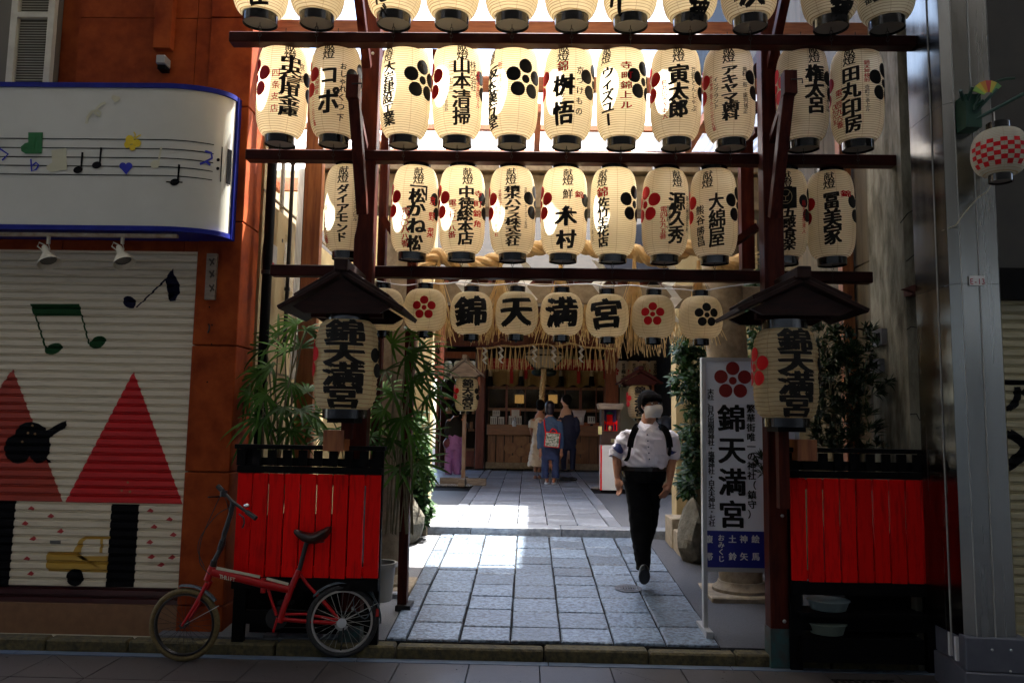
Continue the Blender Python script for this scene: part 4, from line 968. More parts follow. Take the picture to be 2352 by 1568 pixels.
row3 = [
 (795, [K(-.10), main('ダイアモンド', -.11, .26, .92, 1.1, .045), small('ファッションビル', .16, .30, .68), small('新京極通蛸薬師下ル', .30, .31, .79, 'r'), small('電六二二三番', -.44, .48, .92, 'r')], [('k', 1.3)], 'ダイアモンド, behind the post'),
 (947, [K(.05), ('松', .02, .30, .12, 1.1, .1, .05, 'k'), ('かね松', .03, .44, .125, 1.2, .125, .05, 'k'), ('京野菜', .36, .36, .075, 1, .12, .025, 'r'), small('電〇〇八八番', -.20, .52, .96, 'r', 1.3, .03)], [('r', -1.45), ('k', 1.45)], 'かね松 with red 京野菜'),
 (1060, [K(.14), main('中徳総本店', .09, .27, .92, 1.15, .045), small('寺町錦角', .34, .30, .76, 'r', 1.5, .03), small('電三七一八番', -.20, .42, .86, 'r', 1.3, .03)], [('r', -1.3), ('k', 1.55)], '中徳総本店'),
 (1177, [K(-.03), main('積水ハウス株式会社', -.01, .26, .94, 2.0, .05), small('京都支店シャーメゾン支店', .27, .27, .74), small('京都市中京区烏丸', -.27, .30, .64, 'r'), small('御池下ル梅屋町', -.35, .48, .83, 'r')], [('r', -1.5), ('k', 1.25)], '積水ハウス株式会社'),
 (1293, [K(.09), ('鮮魚', .08, .29, .085, 1, .13, .02, 'k'), ('木村', .07, .50, .15, 1.15, .165, .05, 'k'), small('錦', .33, .30, .44, 'r', 1.6, .03)], [('r', -1.3), ('k', 1.6)], '木村 with small 鮮魚'),
 (1407, [K(-.22), ('錦', -.20, .25, .085, 1.2, .1, .03, 'r'), main('佐竹生花店', -.20, .37, .93, 1.1, .05), small('二二一五二八一', -.42, .58, .90)], [('k', 1.12)], '佐竹生花店 with a black plum crest at its right'),
 (1526, [K(.27), main('源久秀', .25, .31, .88, .9, .045), small('新京極錦下ル', .08, .47, .74), small('電四五九五番', -.03, .48, .85, 'r', 1.2, .02), small('新京極通田村', .46, .32, .75)], [('r', -.97)], '源久秀 with a red plum crest at its left'),
 (1641, [K(-.09), main('大綿屋', .09, .31, .90, .85, .035), ('熊谷勝昌', -.26, .44, .075, 1, .078, .025, 'k')], [('r', -1.5), ('k', 1.35)], '大綿屋 with 熊谷勝昌'),
 (1801, [K(.08), main('五感食楽', .12, .46, .94, 1.0, .055), small('烏丸三条東入', .40, .38, .76, 'r')], [('r', -1.5), ('k', 1.45)], '五感食楽 under a black square'),
 (1911, [K(-.02), main('冨美家', .02, .28, .87, .9, .05), small('錦', .31, .27, .42, 'r', 1.8, .04)], [('r', -1.45), ('k', 1.5)], '冨美家'),
]
for i, (x, cols_, crests, tx) in enumerate(row3):
    yt, yb = 387 + (x - 795) * .011, 580 + (x - 795) * .012
    L = long_lantern(x, yt, yb, 5.84, cols_, ORD[i] + ' lower-row lantern, ' + TX3[i], crests, G3, lean=.03)
    if '五感' in tx:
        f = wrap((0, 0, 0), pfl, .0032); q = MB(); q.add([f(a, z) for z in (.345, .43, .505) for a in (-.065, -.03, .0, .03, .065, .10)], [(r * 6 + i, r * 6 + i + 1, r * 6 + i + 7, r * 6 + i + 6) for r in range(2) for i in range(5)])
        me = q.mesh('black_square'); me.materials.append(M_ink); o = link(bpy.data.objects.new('black_square', me)); o.parent = L
        f = wrap((0, 0, 0), pfl, .0055); q = MB()
        q.tube([f(.018 + .045 * math.cos(a), .43 + .055 * math.sin(a)) for a in [2 * PI * i / 20 for i in range(20)]], .0016, 4, close=True)
        q.tube([f(-.01, .465), f(0, .438), f(.018, .43), f(.036, .438), f(.046, .465)], .0016, 4); q.tube([f(.018, .43), f(.018, .40)], .0016, 4); q.tube([f(.0, .398), f(.036, .398)], .0016, 4)
        me = q.mesh('bowl_emblem'); me.materials.append(M_straw); o = link(bpy.data.objects.new('bowl_emblem', me)); o.parent = L
    if 'かね松' in tx:
        f = wrap((0, 0, 0), pfl, .004); q = MB(); q.add([f(-.05, .475), f(.07, .475), f(.07, .49), f(-.05, .49)], [(0, 1, 2, 3)]); q.add([f(.07, .38), f(.085, .38), f(.085, .49), f(.07, .49)], [(0, 1, 2, 3)])
        me = q.mesh('corner_mark'); me.materials.append(M_ink); o = link(bpy.data.objects.new('corner_mark', me)); o.parent = L
row1 = [
 (598, [('屋', -.02, .80, .13, 1.1, .1, .055, 'k')], [], '屋 at its bottom'),
 (728, [('京', .05, .74, .12, 1.2, .1, .05, 'k')], [], 'a half seen black character'),
 (905, [('りたべ', -.30, .70, .10, 1.1, .085, .045, 'k')], [], 'べ at its lower left'),
 (1038, [('す', .16, .74, .13, 1.1, .1, .055, 'k'), small('大', -.14, .84, .9)], [], 'す near its bottom'),
 (1176, [], [], None), (1313, [('番', -.06, .77, .04, 1, .05, .02, 'r'), ('番', .3, .76, .04, 1, .05, .02, 'r')], [], None),
 (1448, [('タケ', -.26, .62, .15, 1.1, .125, .05, 'k')], [], 'ケ at its lower left'),
 (1585, [('本舗', .18, .64, .15, 1.1, .15, .05, 'k')], [], '舗 at its bottom'),
 (1722, [('次', .03, .75, .15, 1.25, .1, .06, 'k'), ('番', -.25, .81, .065, 1, .1, .02, 'k')], [], '次 at its bottom'),
 (1908, [('本舗', .22, .62, .155, 1.15, .155, .065, 'k')], [], '舗 at its bottom'),
 (2037, [('一', .13, .78, .13, 1.7, .1, .07, 'k'), ('番', -.28, .80, .065, 1, .1, .02, 'k')], [], '一 at its bottom'),
]
tx1 = {1176: 'plain cream paper lantern at the top, centre of the row with no lettering in view', 1313: 'cream paper lantern at the top with only tiny red marks, right of the plain one'}
for i, (x, cols_, crests, tx) in enumerate(row1):
    yb = 36 + (x - 598) * .0085; Y = 5.14
    long_lantern(x, yb - 228, yb, Y, cols_, tx1.get(x) or ORD[i] + ' lantern of the cut-off top row, with ' + tx, crests, G1, lean=.05)
# ---------------------------------------------------------------- round lanterns on the wire
RR, HR = .165, .325; YRD = 6.06
pfr = PF(RR, HR, .36, 2.5, 2.2)
pr = thing('round_lantern', None, None); ORG[pr.name] = Vector((0, 0, 0))
lantern_parts(pr, RR, HR, .36, 2.5, 2.2, .0014, 30, P_round, RR * .362, .045)
MB().tube([Vector((.06 * math.cos(a), 0, HR + .03 + .095 * math.sin(a))) for a in [PI * i / 10 for i in range(11)]], .0022, 5).build('wire_handle', M_wire, pr)
MB().tube([(0, 0, -.04), (0, 0, -.06)], .009, 6).build('socket', M_cap, pr)
base_round = list(pr.children)
rdata = [(880, 712, '', 'plain round paper lantern mostly hidden by the left lamp roof'), (977, 713, 'R', 'round paper lantern with a red plum crest, left end of the row'), (1083, 720, '錦', 'round paper lantern reading 錦, next to the left red crest one'), (1186, 720, '天', 'round paper lantern reading 天, fourth from the left'),
         (1290, 722, '満', 'round paper lantern reading 満, above the bell rope'), (1395, 726, '宮', 'round paper lantern reading 宮, left of the second red crest'), (1500, 728, 'R', 'round paper lantern with a red plum crest, second from the right'), (1610, 730, 'B', 'round paper lantern with a black plum crest')]
f = wrap((0, 0, 0), pfr)
for i, (x, yc, s, lab) in enumerate(rdata):
    L = pr if i == 0 else copy_tree(pr, base_round)
    c = at(x, yc, YRD); L.location = c - Vector((0, 0, HR / 2)); tag(L, lab, 'paper lantern', 'round paper lanterns hung on a wire')
    L.rotation_euler = (0, rnl.uniform(-.02, .02), rnl.uniform(-.04, .04) - math.atan2(c.x, YRD))
    m2 = MB()
    if s == 'R': plum(m2, -.01, HR * .50, .098, f)
    elif s == 'B': plum(m2, .05, HR * .50, .10, f)
    elif s: write(m2, s, -.005, HR * .50, .27, .235, 0, f, .055, 0, slant=.08)
    if m2.f:
        nm = {'R': 'red_plum_crest', 'B': 'black_plum_crest'}.get(s, 'lettering'); me = m2.mesh(nm); me.materials.append(M_rink if s == 'R' else M_ink)
        o = link(bpy.data.objects.new(nm, me)); o.parent = L
wpts = [at(x, y, YRD) for x, y in ((845, 640), (880, 648), (930, 655), (977, 650), (1020, 652), (1060, 648), (1120, 656), (1186, 651), (1240, 657), (1290, 655), (1350, 652), (1395, 658), (1450, 655), (1500, 662), (1560, 664), (1610, 668), (1660, 660), (1735, 650))]
tag(MB().tube(smooth_path(wpts, 4), .0045, 5).build('lantern_wire', M_wire), 'sagging grey wire from which the round lanterns hang', 'wire')
# ---------------------------------------------------------------- big roofed lanterns
RB, HB = .215, .60
pfb = PF(RB, HB, .70, 3.2, 2.2)
def lamp_roof(t, xc, zpk, ze, hw, y0, y1, m=None, th=.03):
    m = m or M_lac
    for s_ in (-1, 1):
        for k, (dz, ex) in enumerate(((0, 0), (.032, -.10))):
            a = Vector((xc, 0, zpk + dz)); b = Vector((xc + s_ * (hw + ex), 0, ze + dz + (0 if k == 0 else .05 * 1)))
            d = (b - a).normalized(); nrm = Vector((-d.z * s_, 0, d.x * s_)); nrm = nrm if nrm.z > 0 else -nrm
            pts = [a, b, b + nrm * th, a + nrm * th]; pts = [Vector((p.x, y0 + k * .02, p.z)) for p in pts]
            MB().prism(pts, (0, y1 - y0 - k * .04, 0)).build('roof_board', m, t, bev=.004)
    MB().bb(xc - .045, xc + .045, y0 - .03, y1 + .03, zpk + .02, zpk + .10).build('ridge_cap', m, t, bev=.008)
    for yy in (y0 + .04, y1 - .07):
        MB().prism([(xc, yy, zpk - .02), (xc - hw * .80, yy, ze + (zpk - ze) * .12), (xc - hw * .62, yy, ze - .015), (xc + hw * .62, yy, ze - .015), (xc + hw * .80, yy, ze + (zpk - ze) * .12)], (0, .03, 0)).build('gable_board', m, t)
for side, (xr_p, lx, ly0, ly1, lab) in enumerate(((784, 792, 738, 940, 'left'), (1845, 1806, 758, 960, 'right'))):
    Yf, Yb, Yl = 5.13, 5.78, 5.36
    if side == 0: pk, ev, hwp = 622, 712, 144
    else: pk, ev, hwp = 640, 716, 147
    a = at(xr_p, pk, Yf); e = at(xr_p, ev, Yf); hw = hwp / FPX * Yf
    t = thing('roofed_lamp_post', 'dark wooden gabled lamp roof over the big lantern at the %s of the entrance' % lab, 'lamp post', (a.x, 5.5, 0))
    lamp_roof(t, a.x, a.z - .02, e.z, hw, Yf, Yb, m=mat('blackish_roof_wood', (.012, .004, .003), (.028, .010, .007), 5, .6, stretch=(1, 6, 6), spec=.2))  # roof boards in near-black brown wood
    lc = at(lx, ly1, Yl); lt = at(lx, ly0, Yl)
    zb_ = lc.z; px_ = PX[side]
    MB().bb(a.x - hw * .6, a.x + hw * .6, 5.33, 5.39, e.z - .02, e.z + .02).build('cross_bar', M_lac, t)
    MB().bb(lc.x - .09, lc.x + .09, 5.25, 5.5, zb_ - .09, zb_ - .05).build('lantern_seat', M_black, t)
    MB().bb(px_ - .16 if side == 0 else px_ + .071, px_ - .02 if side == 0 else px_ + .20, 5.40, 5.585, zb_ - .28, zb_ - .14).build('bracket_block', M_wood, t)
    MB().bb(lc.x - .035, lc.x + .035, 5.42, 5.49, zb_ - .6 if side else zb_ - .2, zb_ - .09).build('lamp_pole', M_lacv, t)
    MB().bb(lc.x - .04, px_ + .04, 5.49, 5.585, e.z - .07, e.z - .02).build('tie_bar', M_lac, t)
    b = thing('big_lantern', 'large crumpled paper lantern with four heavy characters under the %s gabled roof' % lab, 'paper lantern', (lc.x, Yl, lc.z), 'big roofed lanterns at the entrance')
    sc_ = (lt.z - lc.z) / HB
    lantern_parts(b, RB, HB, .70, 3.2, 2.2, .006, 19, P_big, RB * .69, .06, n=64)
    body = [c_ for c_ in b.children if c_.name.startswith('paper_body')][0]
    rr = random.Random(side + 2)
    from mathutils import noise as mn
    for v in body.data.vertices:
        d = Vector((v.co.x, v.co.y, 0)); 
        if d.length > RB * .75: v.co += d.normalized() * (mn.noise(Vector((v.co.x * 22, v.co.y * 22, v.co.z * 55 + side * 9))) * .006 + mn.noise(Vector((v.co.x * 9, v.co.y * 9, v.co.z * 9 + side * 5))) * .005)
    f = wrap((lc.x, Yl, lc.z), pfb, .009); q = MB(); sh_ = -.02 if side == 0 else .075
    write(q, '錦天満宮', sh_, HB * .855, .285 if side == 0 else .245, .165, .143, f, .05, 0)
    q.build('lettering', M_ink, b)
    for col_, an, mt, nm in (('r', -1.60 if side == 0 else -1.12, M_rink, 'red_plum_crest'), ('k', 1.40 if side == 0 else 1.75, M_ink, 'black_plum_crest')):
        q = MB(); plum(q, RB * an, HB * .56, .150, f); q.build(nm, mt, b)
    b.scale = (sc_, sc_, sc_); b.rotation_euler.z = -math.atan2(lc.x, Yl)
# ================================================================ red slatted fences
def fence(x0p, x1p, ytop, y0, y1, Y, n, lab, zleg, lg):
    """x0p..x1p board edges at mid height in the photograph; ytop rail, y0..y1 the red boards"""
    ym = (y0 + y1) / 2; a = at(x0p, ym, Y); b = at(x1p, ym, Y); cx_ = (x0p + x1p) / 2
    zt1, zt0 = at(cx_, y0, Y).z, at(cx_, y1, Y).z; zr = at(cx_, ytop, Y).z
    t = thing('red_fence', lab, 'fence', ((a.x + b.x) / 2, Y, 0), 'red slatted screens beside the entrance')
    wd = (b.x - a.x) / n
    for k in range(n):
        x0, x1 = a.x + k * wd, a.x + (k + 1) * wd
        off = .012 if k in (0, n - 1) else 0
        MB().bb(x0 + .0055, x1 - .0055, Y - .012 + off, Y + .012 + off, zt0 + random.uniform(-.003, .003), zt1).build('red_board', M_red, t, bev=.002)
    MB().bb(a.x + .02, b.x - .02, Y + .014, Y + .04, zt0 + .01, zt0 + .07).build('back_rail', M_red, t)
    MB().bb(a.x + .02, b.x - .02, Y + .014, Y + .04, zt1 - .075, zt1 - .01).build('back_rail', M_red, t)
    MB().bb(a.x - .02, b.x + .02, Y - .03, Y + .06, zr - .03, zr).build('top_rail', M_black, t, bev=.003)
    MB().bb(a.x, b.x, Y - .01, Y + .03, zt1 + .003, zt1 + .05).build('rail', M_black, t)
    MB().bb(a.x + .03, b.x - .03, Y + .021, Y + .035, zt1 + .053, zr - .09).build('backing_board', M_black, t)
    for k in range(n + 1):
        x = a.x + .02 + (b.x - a.x - .04) * k / n; MB().bb(x - .03, x + .03, Y + .0, Y + .02, zt1 + .053, zr - .035).build('upright', M_black, t)
    for x in (a.x + .04, b.x - .04): MB().bb(x - .04, x + .04, Y + .045, Y + lg, zleg, zr - .033).build('leg', M_black, t)
    MB().bb(a.x, b.x, Y - .01, Y + .03, zt0 - .085, zt0 - .003).build('rail', M_black, t)
    MB().bb(a.x + .08, b.x - .08, Y + .05, Y + .085, zt0 - .33, zt0 - .24).build('rail', M_black, t)
    return a, b, zt0, zr
fl = fence(539, 873, 1022, 1088, 1325, 5.60, 9, 'red slatted screen with black frame behind the bicycle', -.01, .09)
fr_ = fence(1816, 2157, 1030, 1100, 1337, 5.52, 9, 'red slatted screen with black frame beside the steel column', -.09, .10)
# dark boxes (planters) behind the screens
for (a, b, z0, zr), nm, lab in ((fl, 'l', 'black planter box behind the left red screen holding the fan palms'), (fr_, 'r', 'black planter box behind the right red screen holding the dark bush')):
    Yb_ = 5.86 if nm == 'l' else 5.70; t = thing('planter_box', lab, 'planter', ((a.x + b.x) / 2, 6, 0))
    x0, x1 = (a.x + .05, b.x - .12) if nm == 'l' else (a.x + .42, b.x - .02)
    MB().bb(x0, x1, Yb_, Yb_ + .03, .0, .80).build('front_board', M_black, t); MB().bb(x0, x1, Yb_ + .36, Yb_ + .39, .0, .80).build('rear_board', M_black, t)
    MB().bb(x0, x0 + .03, Yb_ + .03, Yb_ + .36, .0, .80).build('side_board', M_black, t); MB().bb(x1 - .03, x1, Yb_ + .03, Yb_ + .36, .0, .80).build('side_board', M_black, t)
    MB().bb(x0 + .03, x1 - .03, Yb_ + .03, Yb_ + .36, .6, .72).build('soil', M_joint, t)
def pot(x, ytop, Y, r0, r1, h, m, lab, soil=True):
    c = at(x, ytop, Y); z0 = c.z - h; t = thing('flower_pot', lab, 'pot', (c.x, Y, z0), 'plastic flower pots by the screens')
    MB().lathe([(r0 * .9, 0), (r0, .01), (r1 * .94, h - .05), (r1 * .94, h - .03), (r1 * 1.08, h - .03), (r1 * 1.08, h), (r1 * .92, h), (r1 * .88, h - .06)], (c.x, Y, z0), 28, cap=False).build('bowl', m, t, smooth=True)
    MB().lathe([(r1 * .88, h - .055), (.001, h - .05)], (c.x, Y, z0), 20, cap=False).build('soil', M_joint, t)
    return t
M_potw = mat('white_plastic', (.34, .33, .30), rough=.4); M_potb = mat('pale_blue_plastic', (.12, .17, .18), rough=.4); M_potg = mat('greenish_plastic', (.13, .17, .14), rough=.4)
pot(872, 1290, 6.1, .10, .125, .28, M_potw, 'round white plastic pot half hidden behind the left red screen')
pot(1808, 1325, 5.85, .06, .085, .30, M_potw, 'narrow off-white plastic pot left of the right red screen')
def tray(x, y0, y1, Y, w_, m, lab):
    a, b = at(x, y1, Y), at(x, y0, Y); h = b.z - a.z; t = thing('flower_pot', lab, 'pot', (a.x, Y, a.z), 'plastic flower pots by the screens')
    MB().ering([(a.x, Y, a.z, w_ * .42, .10), (a.x, Y, a.z + h * .92, w_ * .5, .12), (a.x, Y, a.z + h * .93, w_ * .53, .13), (a.x, Y, b.z, w_ * .53, .13)], 28).build('bowl', m, t, smooth=True)
tray(1903, 1376, 1398, 5.60, .27, M_potb, 'wide pale blue plastic pot on the shelf under the right red screen')
tray(1899, 1428, 1452, 5.60, .25, M_potg, 'greenish plastic bowl below the blue pot under the right screen')
MB_sh = MB().bb(at(1860, 1400, 5.6).x - .1, at(1860, 1400, 5.6).x + .75, 5.50, 5.72, at(1900, 1402, 5.6).z - .02, at(1900, 1399, 5.6).z - .002).build('plant_shelf', M_black); tag(MB_sh, 'low black shelf under the right red screen carrying a pale blue pot', 'shelf')
q = at(1900, 1455, 5.6); tag(MB().bb(q.x - .2, q.x + .6, 5.5, 5.72, -.02, q.z - .003).build('plant_stand', M_black), 'black plinth beneath the greenish bowl at the right screen', 'stand')
# loose cable clutter and small wall fittings on the stucco side
p = at(583, 577, 6.3); t = thing('alarm_box', 'grey wall box with a red lamp beneath on the stucco by the drainpipe', 'alarm box', (xw, 6.35, p.z))
MB().bb(xw - .0, xw + .075, 6.26, 6.40, p.z - .09, p.z + .06).build('case', mat('grey_plastic', (.30, .29, .26), rough=.5), t, bev=.005)
p2 = at(583, 606, 6.3); MB().tube([(xw, 6.33, p2.z), (xw + .04, 6.31, p2.z)], [.035, .035], 16).build('lamp_base', M_white, t); MB().tube([(xw + .03, 6.31, p2.z), (xw + .06, 6.29, p2.z), (xw + .085, 6.28, p2.z - .003)], [.03, .026, .008], 16).build('red_lamp', mat('red_lamp_plastic', (.35, .02, .02), rough=.25), t, smooth=True)
for (x, Y, r, z0, z1, m, lab) in ((610, 6.12, .038, -.05, 4.6, M_black, 'thick black drainpipe beside the left stucco wall'), (636, 6.75, .02, 2.55, 4.4, mat('grey_pipe', (.30, .28, .24), rough=.5), 'thin grey pipe high on the left stucco wall'), (658, 6.6, .017, 2.1, 4.3, M_iron, 'thin dark pipe beside the orange wooden post')):
    X = at(x, 700, Y).x; t = thing('drainpipe', lab, 'pipe', (X, Y, z0)); MB().tube([(X, Y, z0), (X, Y, z1)], r, 14).build('pipe', m, t, smooth=True)
    for zc in np.arange(z0 + .5, z1, 1.1): MB().tube([(X, Y, zc), (X, Y, zc + .03)], r + .007, 14).build('bracket', M_iron, t)
a, b = at(676, 600, 7.0), at(702, 386, 7.0); t = thing('ribbed_panel', 'bright white ribbed plastic panel beside the orange wooden post', 'panel', (a.x, 7.0, a.z))
for k in range(5):
    u = a.x + (b.x - a.x) * k / 5; MB().bb(u + .001, u + (b.x - a.x) / 5 - .004, 7.0, 7.02, at(690, 870, 7.0).z, b.z).build('rib', mat('white_translucent', (.82, .82, .80), rough=.4, trans=.6), t)
# plastic sheet hanging on the left
q = MB(); pts = [(640, 540), (650, 585), (640, 640), (655, 690), (662, 745), (670, 800), (655, 560), (668, 640), (672, 700), (688, 760), (694, 820)]
vs = []; nr, nc = 9, 5
for i in range(nr):
    for j in range(nc):
        v = at(640 + 6 * i * .7 + j * 6, 540 + i * 38, 6.85); vs.append(v + Vector((random.uniform(-.02, .02), random.uniform(-.04, .04), 0)))
q.add(vs, [(i * nc + j, i * nc + j + 1, (i + 1) * nc + j + 1, (i + 1) * nc + j) for i in range(nr - 1) for j in range(nc - 1)])
tag(q.build('plastic_sheet', M_clear, smooth=True), 'crumpled clear plastic sheet hanging beside the left wall', 'plastic sheet')
# window in the left passage
p = at(645, 465, 7.5); 

# ================================================================ white shrine sign
YS = 6.04
sl_, sr_ = at(1612, 1000, YS).x, at(1835, 1000, YS).x; s0, s1 = at(1700, 1306, YS).z, at(1700, 822, YS).z
t = thing('shrine_sign', 'tall white sign board with a red plum crest and black calligraphy by the right post', 'sign board', ((sl_ + sr_) / 2, YS, ground(YS)))
M_sig = mat('white_sign_film', (.76, .78, .84), rough=.4); M_alu = mat('aluminium', (.50, .50, .50), rough=.4, metal=.7)
sb = at(1700, 1219, YS).z
MB().bb(sl_ + .03, sr_ - .03, YS, YS + .03, sb, s1 - .02).build('white_panel', M_sig, t)
MB().bb(sl_ + .03, sr_ - .03, YS - .001, YS + .03, s0 + .01, sb).build('blue_panel', mat('blue_sign_film', (.015, .02, .22), rough=.35), t)
for x in (sl_, sr_ - .03): MB().bb(x, x + .03, YS - .015, YS + .045, ground(YS), s1).build('frame_leg', M_alu, t)
MB().bb(sl_ + .031, sr_ - .031, YS - .012, YS + .04, s1 - .025, s1).build('frame_rail', M_alu, t); MB().bb(sl_ + .031, sr_ - .031, YS - .012, YS + .04, s0 - .02, s0 + .008).build('frame_rail', M_alu, t)
for x in (sl_, sr_ - .03): MB().bb(x - .01, x + .04, YS - .14, YS + .2, ground(YS) - .01, ground(YS) + .035).build('foot', M_alu, t)
fs_ = lambda a, b, k: (a, YS - .003 - k * .0003, b)
U = FPX / YS
q = MB(); c = at(1683, 874, YS); plum(q, c.x, c.z, .155, fs_); q.build('red_plum_crest', mat('deep_red_print', (.26, .012, .012), rough=.4), t)
def col_px(mb, s, x, y0, y1, size, asp=1., wt=.04, f=fs_):
    n = len(s); a = at(x, y0, YS); b = at(x, y1, YS); step = (a.z - b.z) / max(1, n - 1); write(mb, s, a.x, a.z, size / U * asp, size / U, step, f, wt)
q = MB()
col_px(q, '錦天満宮', 1680, 960, 1180, 64, 1.0, .035)
col_px(q, '末社、日乃出稲荷神社・塩竈神社・白太夫神社・七社', 1632, 899, 1201, 14, 1.1, .03)
col_px(q, '繁華街唯一の神社（鎮守）', 1724, 938, 1180, 20, 1.0, .03)
q.build('black_lettering', M_ink, t)
q = MB(); fw = lambda a, b, k: (a, YS - .0035 - k * .0003, b)
for s, x in (('腹帯', 1628), ('土鈴', 1682), ('神矢', 1708), ('絵馬', 1735)): col_px(q, s, x, 1237, 1277, 18, 1, .035, fw)
col_px(q, 'おみくじ', 1656, 1234, 1282, 15, 1, .03, fw)
q.build('white_lettering', M_white, t)

# ================================================================ plants
M_palm = mat('fan_palm_green', (.022, .070, .006), (.065, .155, .015), 3, .5, spec=.25, rnd=.45, trans=.3)
M_need = mat('dark_needle_green', (.004, .016, .004), (.012, .036, .007), 6, .45, rnd=.3, trans=.2)
M_leaf = mat('glossy_leaf_green', (.008, .030, .006), (.025, .065, .014), 8, .5, spec=.2, rnd=.3, trans=.2)
M_stem = mat('palm_stem', (.10, .09, .04), (.18, .15, .08), 20, .7)
rp2 = random.Random(21)
def fan_leaf(n, L, droop):
    q = MB()
    for k in range(n):
        a = (k / (n - 1) - .5) * R(rp2.uniform(185, 215)); ln = L * (1 - .22 * abs(k / (n - 1) - .5) * 2) * rp2.uniform(.85, 1.05); w_ = .0125
        d = Vector((math.sin(a), math.cos(a), 0)); s_ = Vector((d.y, -d.x, 0)); vs = []; m_ = 6; dr = droop * rp2.uniform(.6, 1.4)
        for i in range(m_ + 1):
            t = i / m_; ww = w_ * (math.sin(PI * min(1, .12 + t * .88)) ** .55) * (1 - .2 * t); p = d * ln * t * (1 - .15 * dr * t) + Vector((0, 0, .05 * t - dr * ln * t * t))
            vs += [p - s_ * ww, p + Vector((0, 0, -.003)), p + s_ * ww]
        for i in range(m_): q.add([], [])
        q.add(vs, [f for i in range(m_) for f in ((3 * i, 3 * i + 1, 3 * i + 4, 3 * i + 3), (3 * i + 1, 3 * i + 2, 3 * i + 5, 3 * i + 4))])
    me = q.mesh('leaf'); me.materials.append(M_palm); me.polygons.foreach_set('use_smooth', [True] * len(me.polygons)); return me
leaf_me = [fan_leaf(n, L, dr) for n, L, dr in ((9, .30, .35), (11, .34, .6), (8, .26, .15), (12, .33, .85), (7, .30, .5), (10, .28, 1.0))]
def palm(x, base, Y, heads, lab):
    """heads: (x, y, Y) points in the photograph where a leaf opens"""
    zb_ = .66; X = at(x, 1000, Y).x; t = thing('fan_palm', lab, 'palm plant', (X, Y, base), 'fan palms in the left planter')
    for i, (hx, hy, hY, dirx, up) in enumerate(heads):
        h = at(hx, hy, hY); b = Vector((X + rp2.uniform(-.12, .12), Y + rp2.uniform(-.08, .08), base))
        mid = b.lerp(h, .6) + Vector((0, 0, .12)); mid.x = b.x + (h.x - b.x) * .35
        MB().tube(smooth_path([b, mid, h], 4), [.006] * 9, 5).build('stem', M_stem, t)
        zax = Vector((rp2.uniform(-.3, .3) - dirx * .2, -.75 + rp2.uniform(-.3, .3), .65)).normalized(); yax = Vector((dirx, rp2.uniform(-.25, .15), up)); yax = (yax - zax * yax.dot(zax)).normalized(); xax = yax.cross(zax)
        o = child('leaf', rp2.choice(leaf_me), t, h, Matrix((xax, yax, zax)).transposed().to_euler(), [rp2.uniform(.85, 1.15)] * 3)
palm(640, .68, 6.0, [(682, 745, 6.05, -.6, .5), (655, 805, 5.95, -.8, .2), (625, 845, 5.9, -1, -.1), (690, 800, 6.1, -.2, .9), (612, 905, 5.85, -.8, -.6), (668, 880, 5.95, -.5, -.6), (600, 860, 6.0, -1, .3), (705, 760, 5.9, .3, .6), (650, 935, 5.85, -.2, -1), (600, 960, 5.9, -.6, -.9), (690, 940, 5.9, .2, -.8), (640, 770, 6.15, -.5, .8), (670, 985, 5.85, 0, -1), (720, 950, 6.0, .6, -.6), (612, 800, 6.1, -.9, .6), (575, 900, 5.95, -1, -.4)], 'fan palm spreading at the left of the big lantern above the red screen')
palm(930, .70, 6.0, [(900, 790, 5.95, .5, .2), (935, 815, 5.9, .8, -.2), (885, 850, 5.9, .3, -.9), (950, 870, 5.85, .9, -.5), (905, 905, 5.95, -.2, -.9), (925, 960, 5.85, .2, -1), (880, 940, 6.0, -.6, -.7), (950, 1000, 5.9, .6, -.8), (900, 1010, 5.9, -.3, -.9), (975, 850, 6.0, 1, .1), (945, 765, 6.05, .7, .5), (985, 905, 6.0, 1, -.4), (960, 1060, 5.95, .3, -1), (915, 1075, 5.95, -.1, -1), (975, 990, 6.1, .9, -.5), (965, 800, 6.1, .9, .0)], 'fan palm with drooping leaves right of the big lantern, before the torii')
palm(790, .70, 6.2, [(730, 965, 6.2, -.5, -.3), (770, 985, 6.2, .1, -.6), (830, 975, 6.2, .4, -.4), (850, 1000, 6.1, .5, -.8), (745, 1000, 6.1, -.4, -.8), (880, 900, 6.3, .4, .8), (705, 900, 6.3, -.4, .7)], 'small dim fan palm directly below the left big lantern')
# needle-leaved bush on the right
def whorl(q, c, r, n, dirv, w_=.006):
    d = Vector(dirv).normalized(); u = d.orthogonal().normalized(); v = d.cross(u)
    for k in range(n):
        a = 2 * PI * k / n + rp2.uniform(-.3, .3); e = rp2.uniform(.15, 1.1); dd = (d * math.cos(e) + (u * math.cos(a) + v * math.sin(a)) * math.sin(e)); ln = r * rp2.uniform(.7, 1.1)
        s_ = dd.cross(Vector((0, 0, 1))); s_ = (s_.normalized() if s_.length > .1 else u) * w_
        p0 = Vector(c) + d * rp2.uniform(-.03, .03); q.add([p0 - s_ * .4, p0 + s_ * .4, p0 + dd * ln * .5 + s_, p0 + dd * ln + Vector((0, 0, -.15 * ln)), p0 + dd * ln * .5 - s_], [(0, 1, 2, 3, 4)])
t = thing('needle_bush', 'dark needle-leaved bush behind the right big lantern and red screen', 'bush', (at(1930, 1000, 6.0).x, 6.0, .65))
q = MB()
for _ in range(190):
    x, y = rp2.gauss(1940, 45), rp2.uniform(755, 1035)
    x = max(1875, min(2045, x + (y - 900) * .05)); Y = rp2.uniform(5.85, 6.35); c = at(x, y, Y)
    whorl(q, c, .10, 20, (rp2.uniform(-.8, .8), rp2.uniform(-1, .3), rp2.uniform(.1, 1)))
tag(q.build('needle_leaves', M_need, t), kind='stuff')
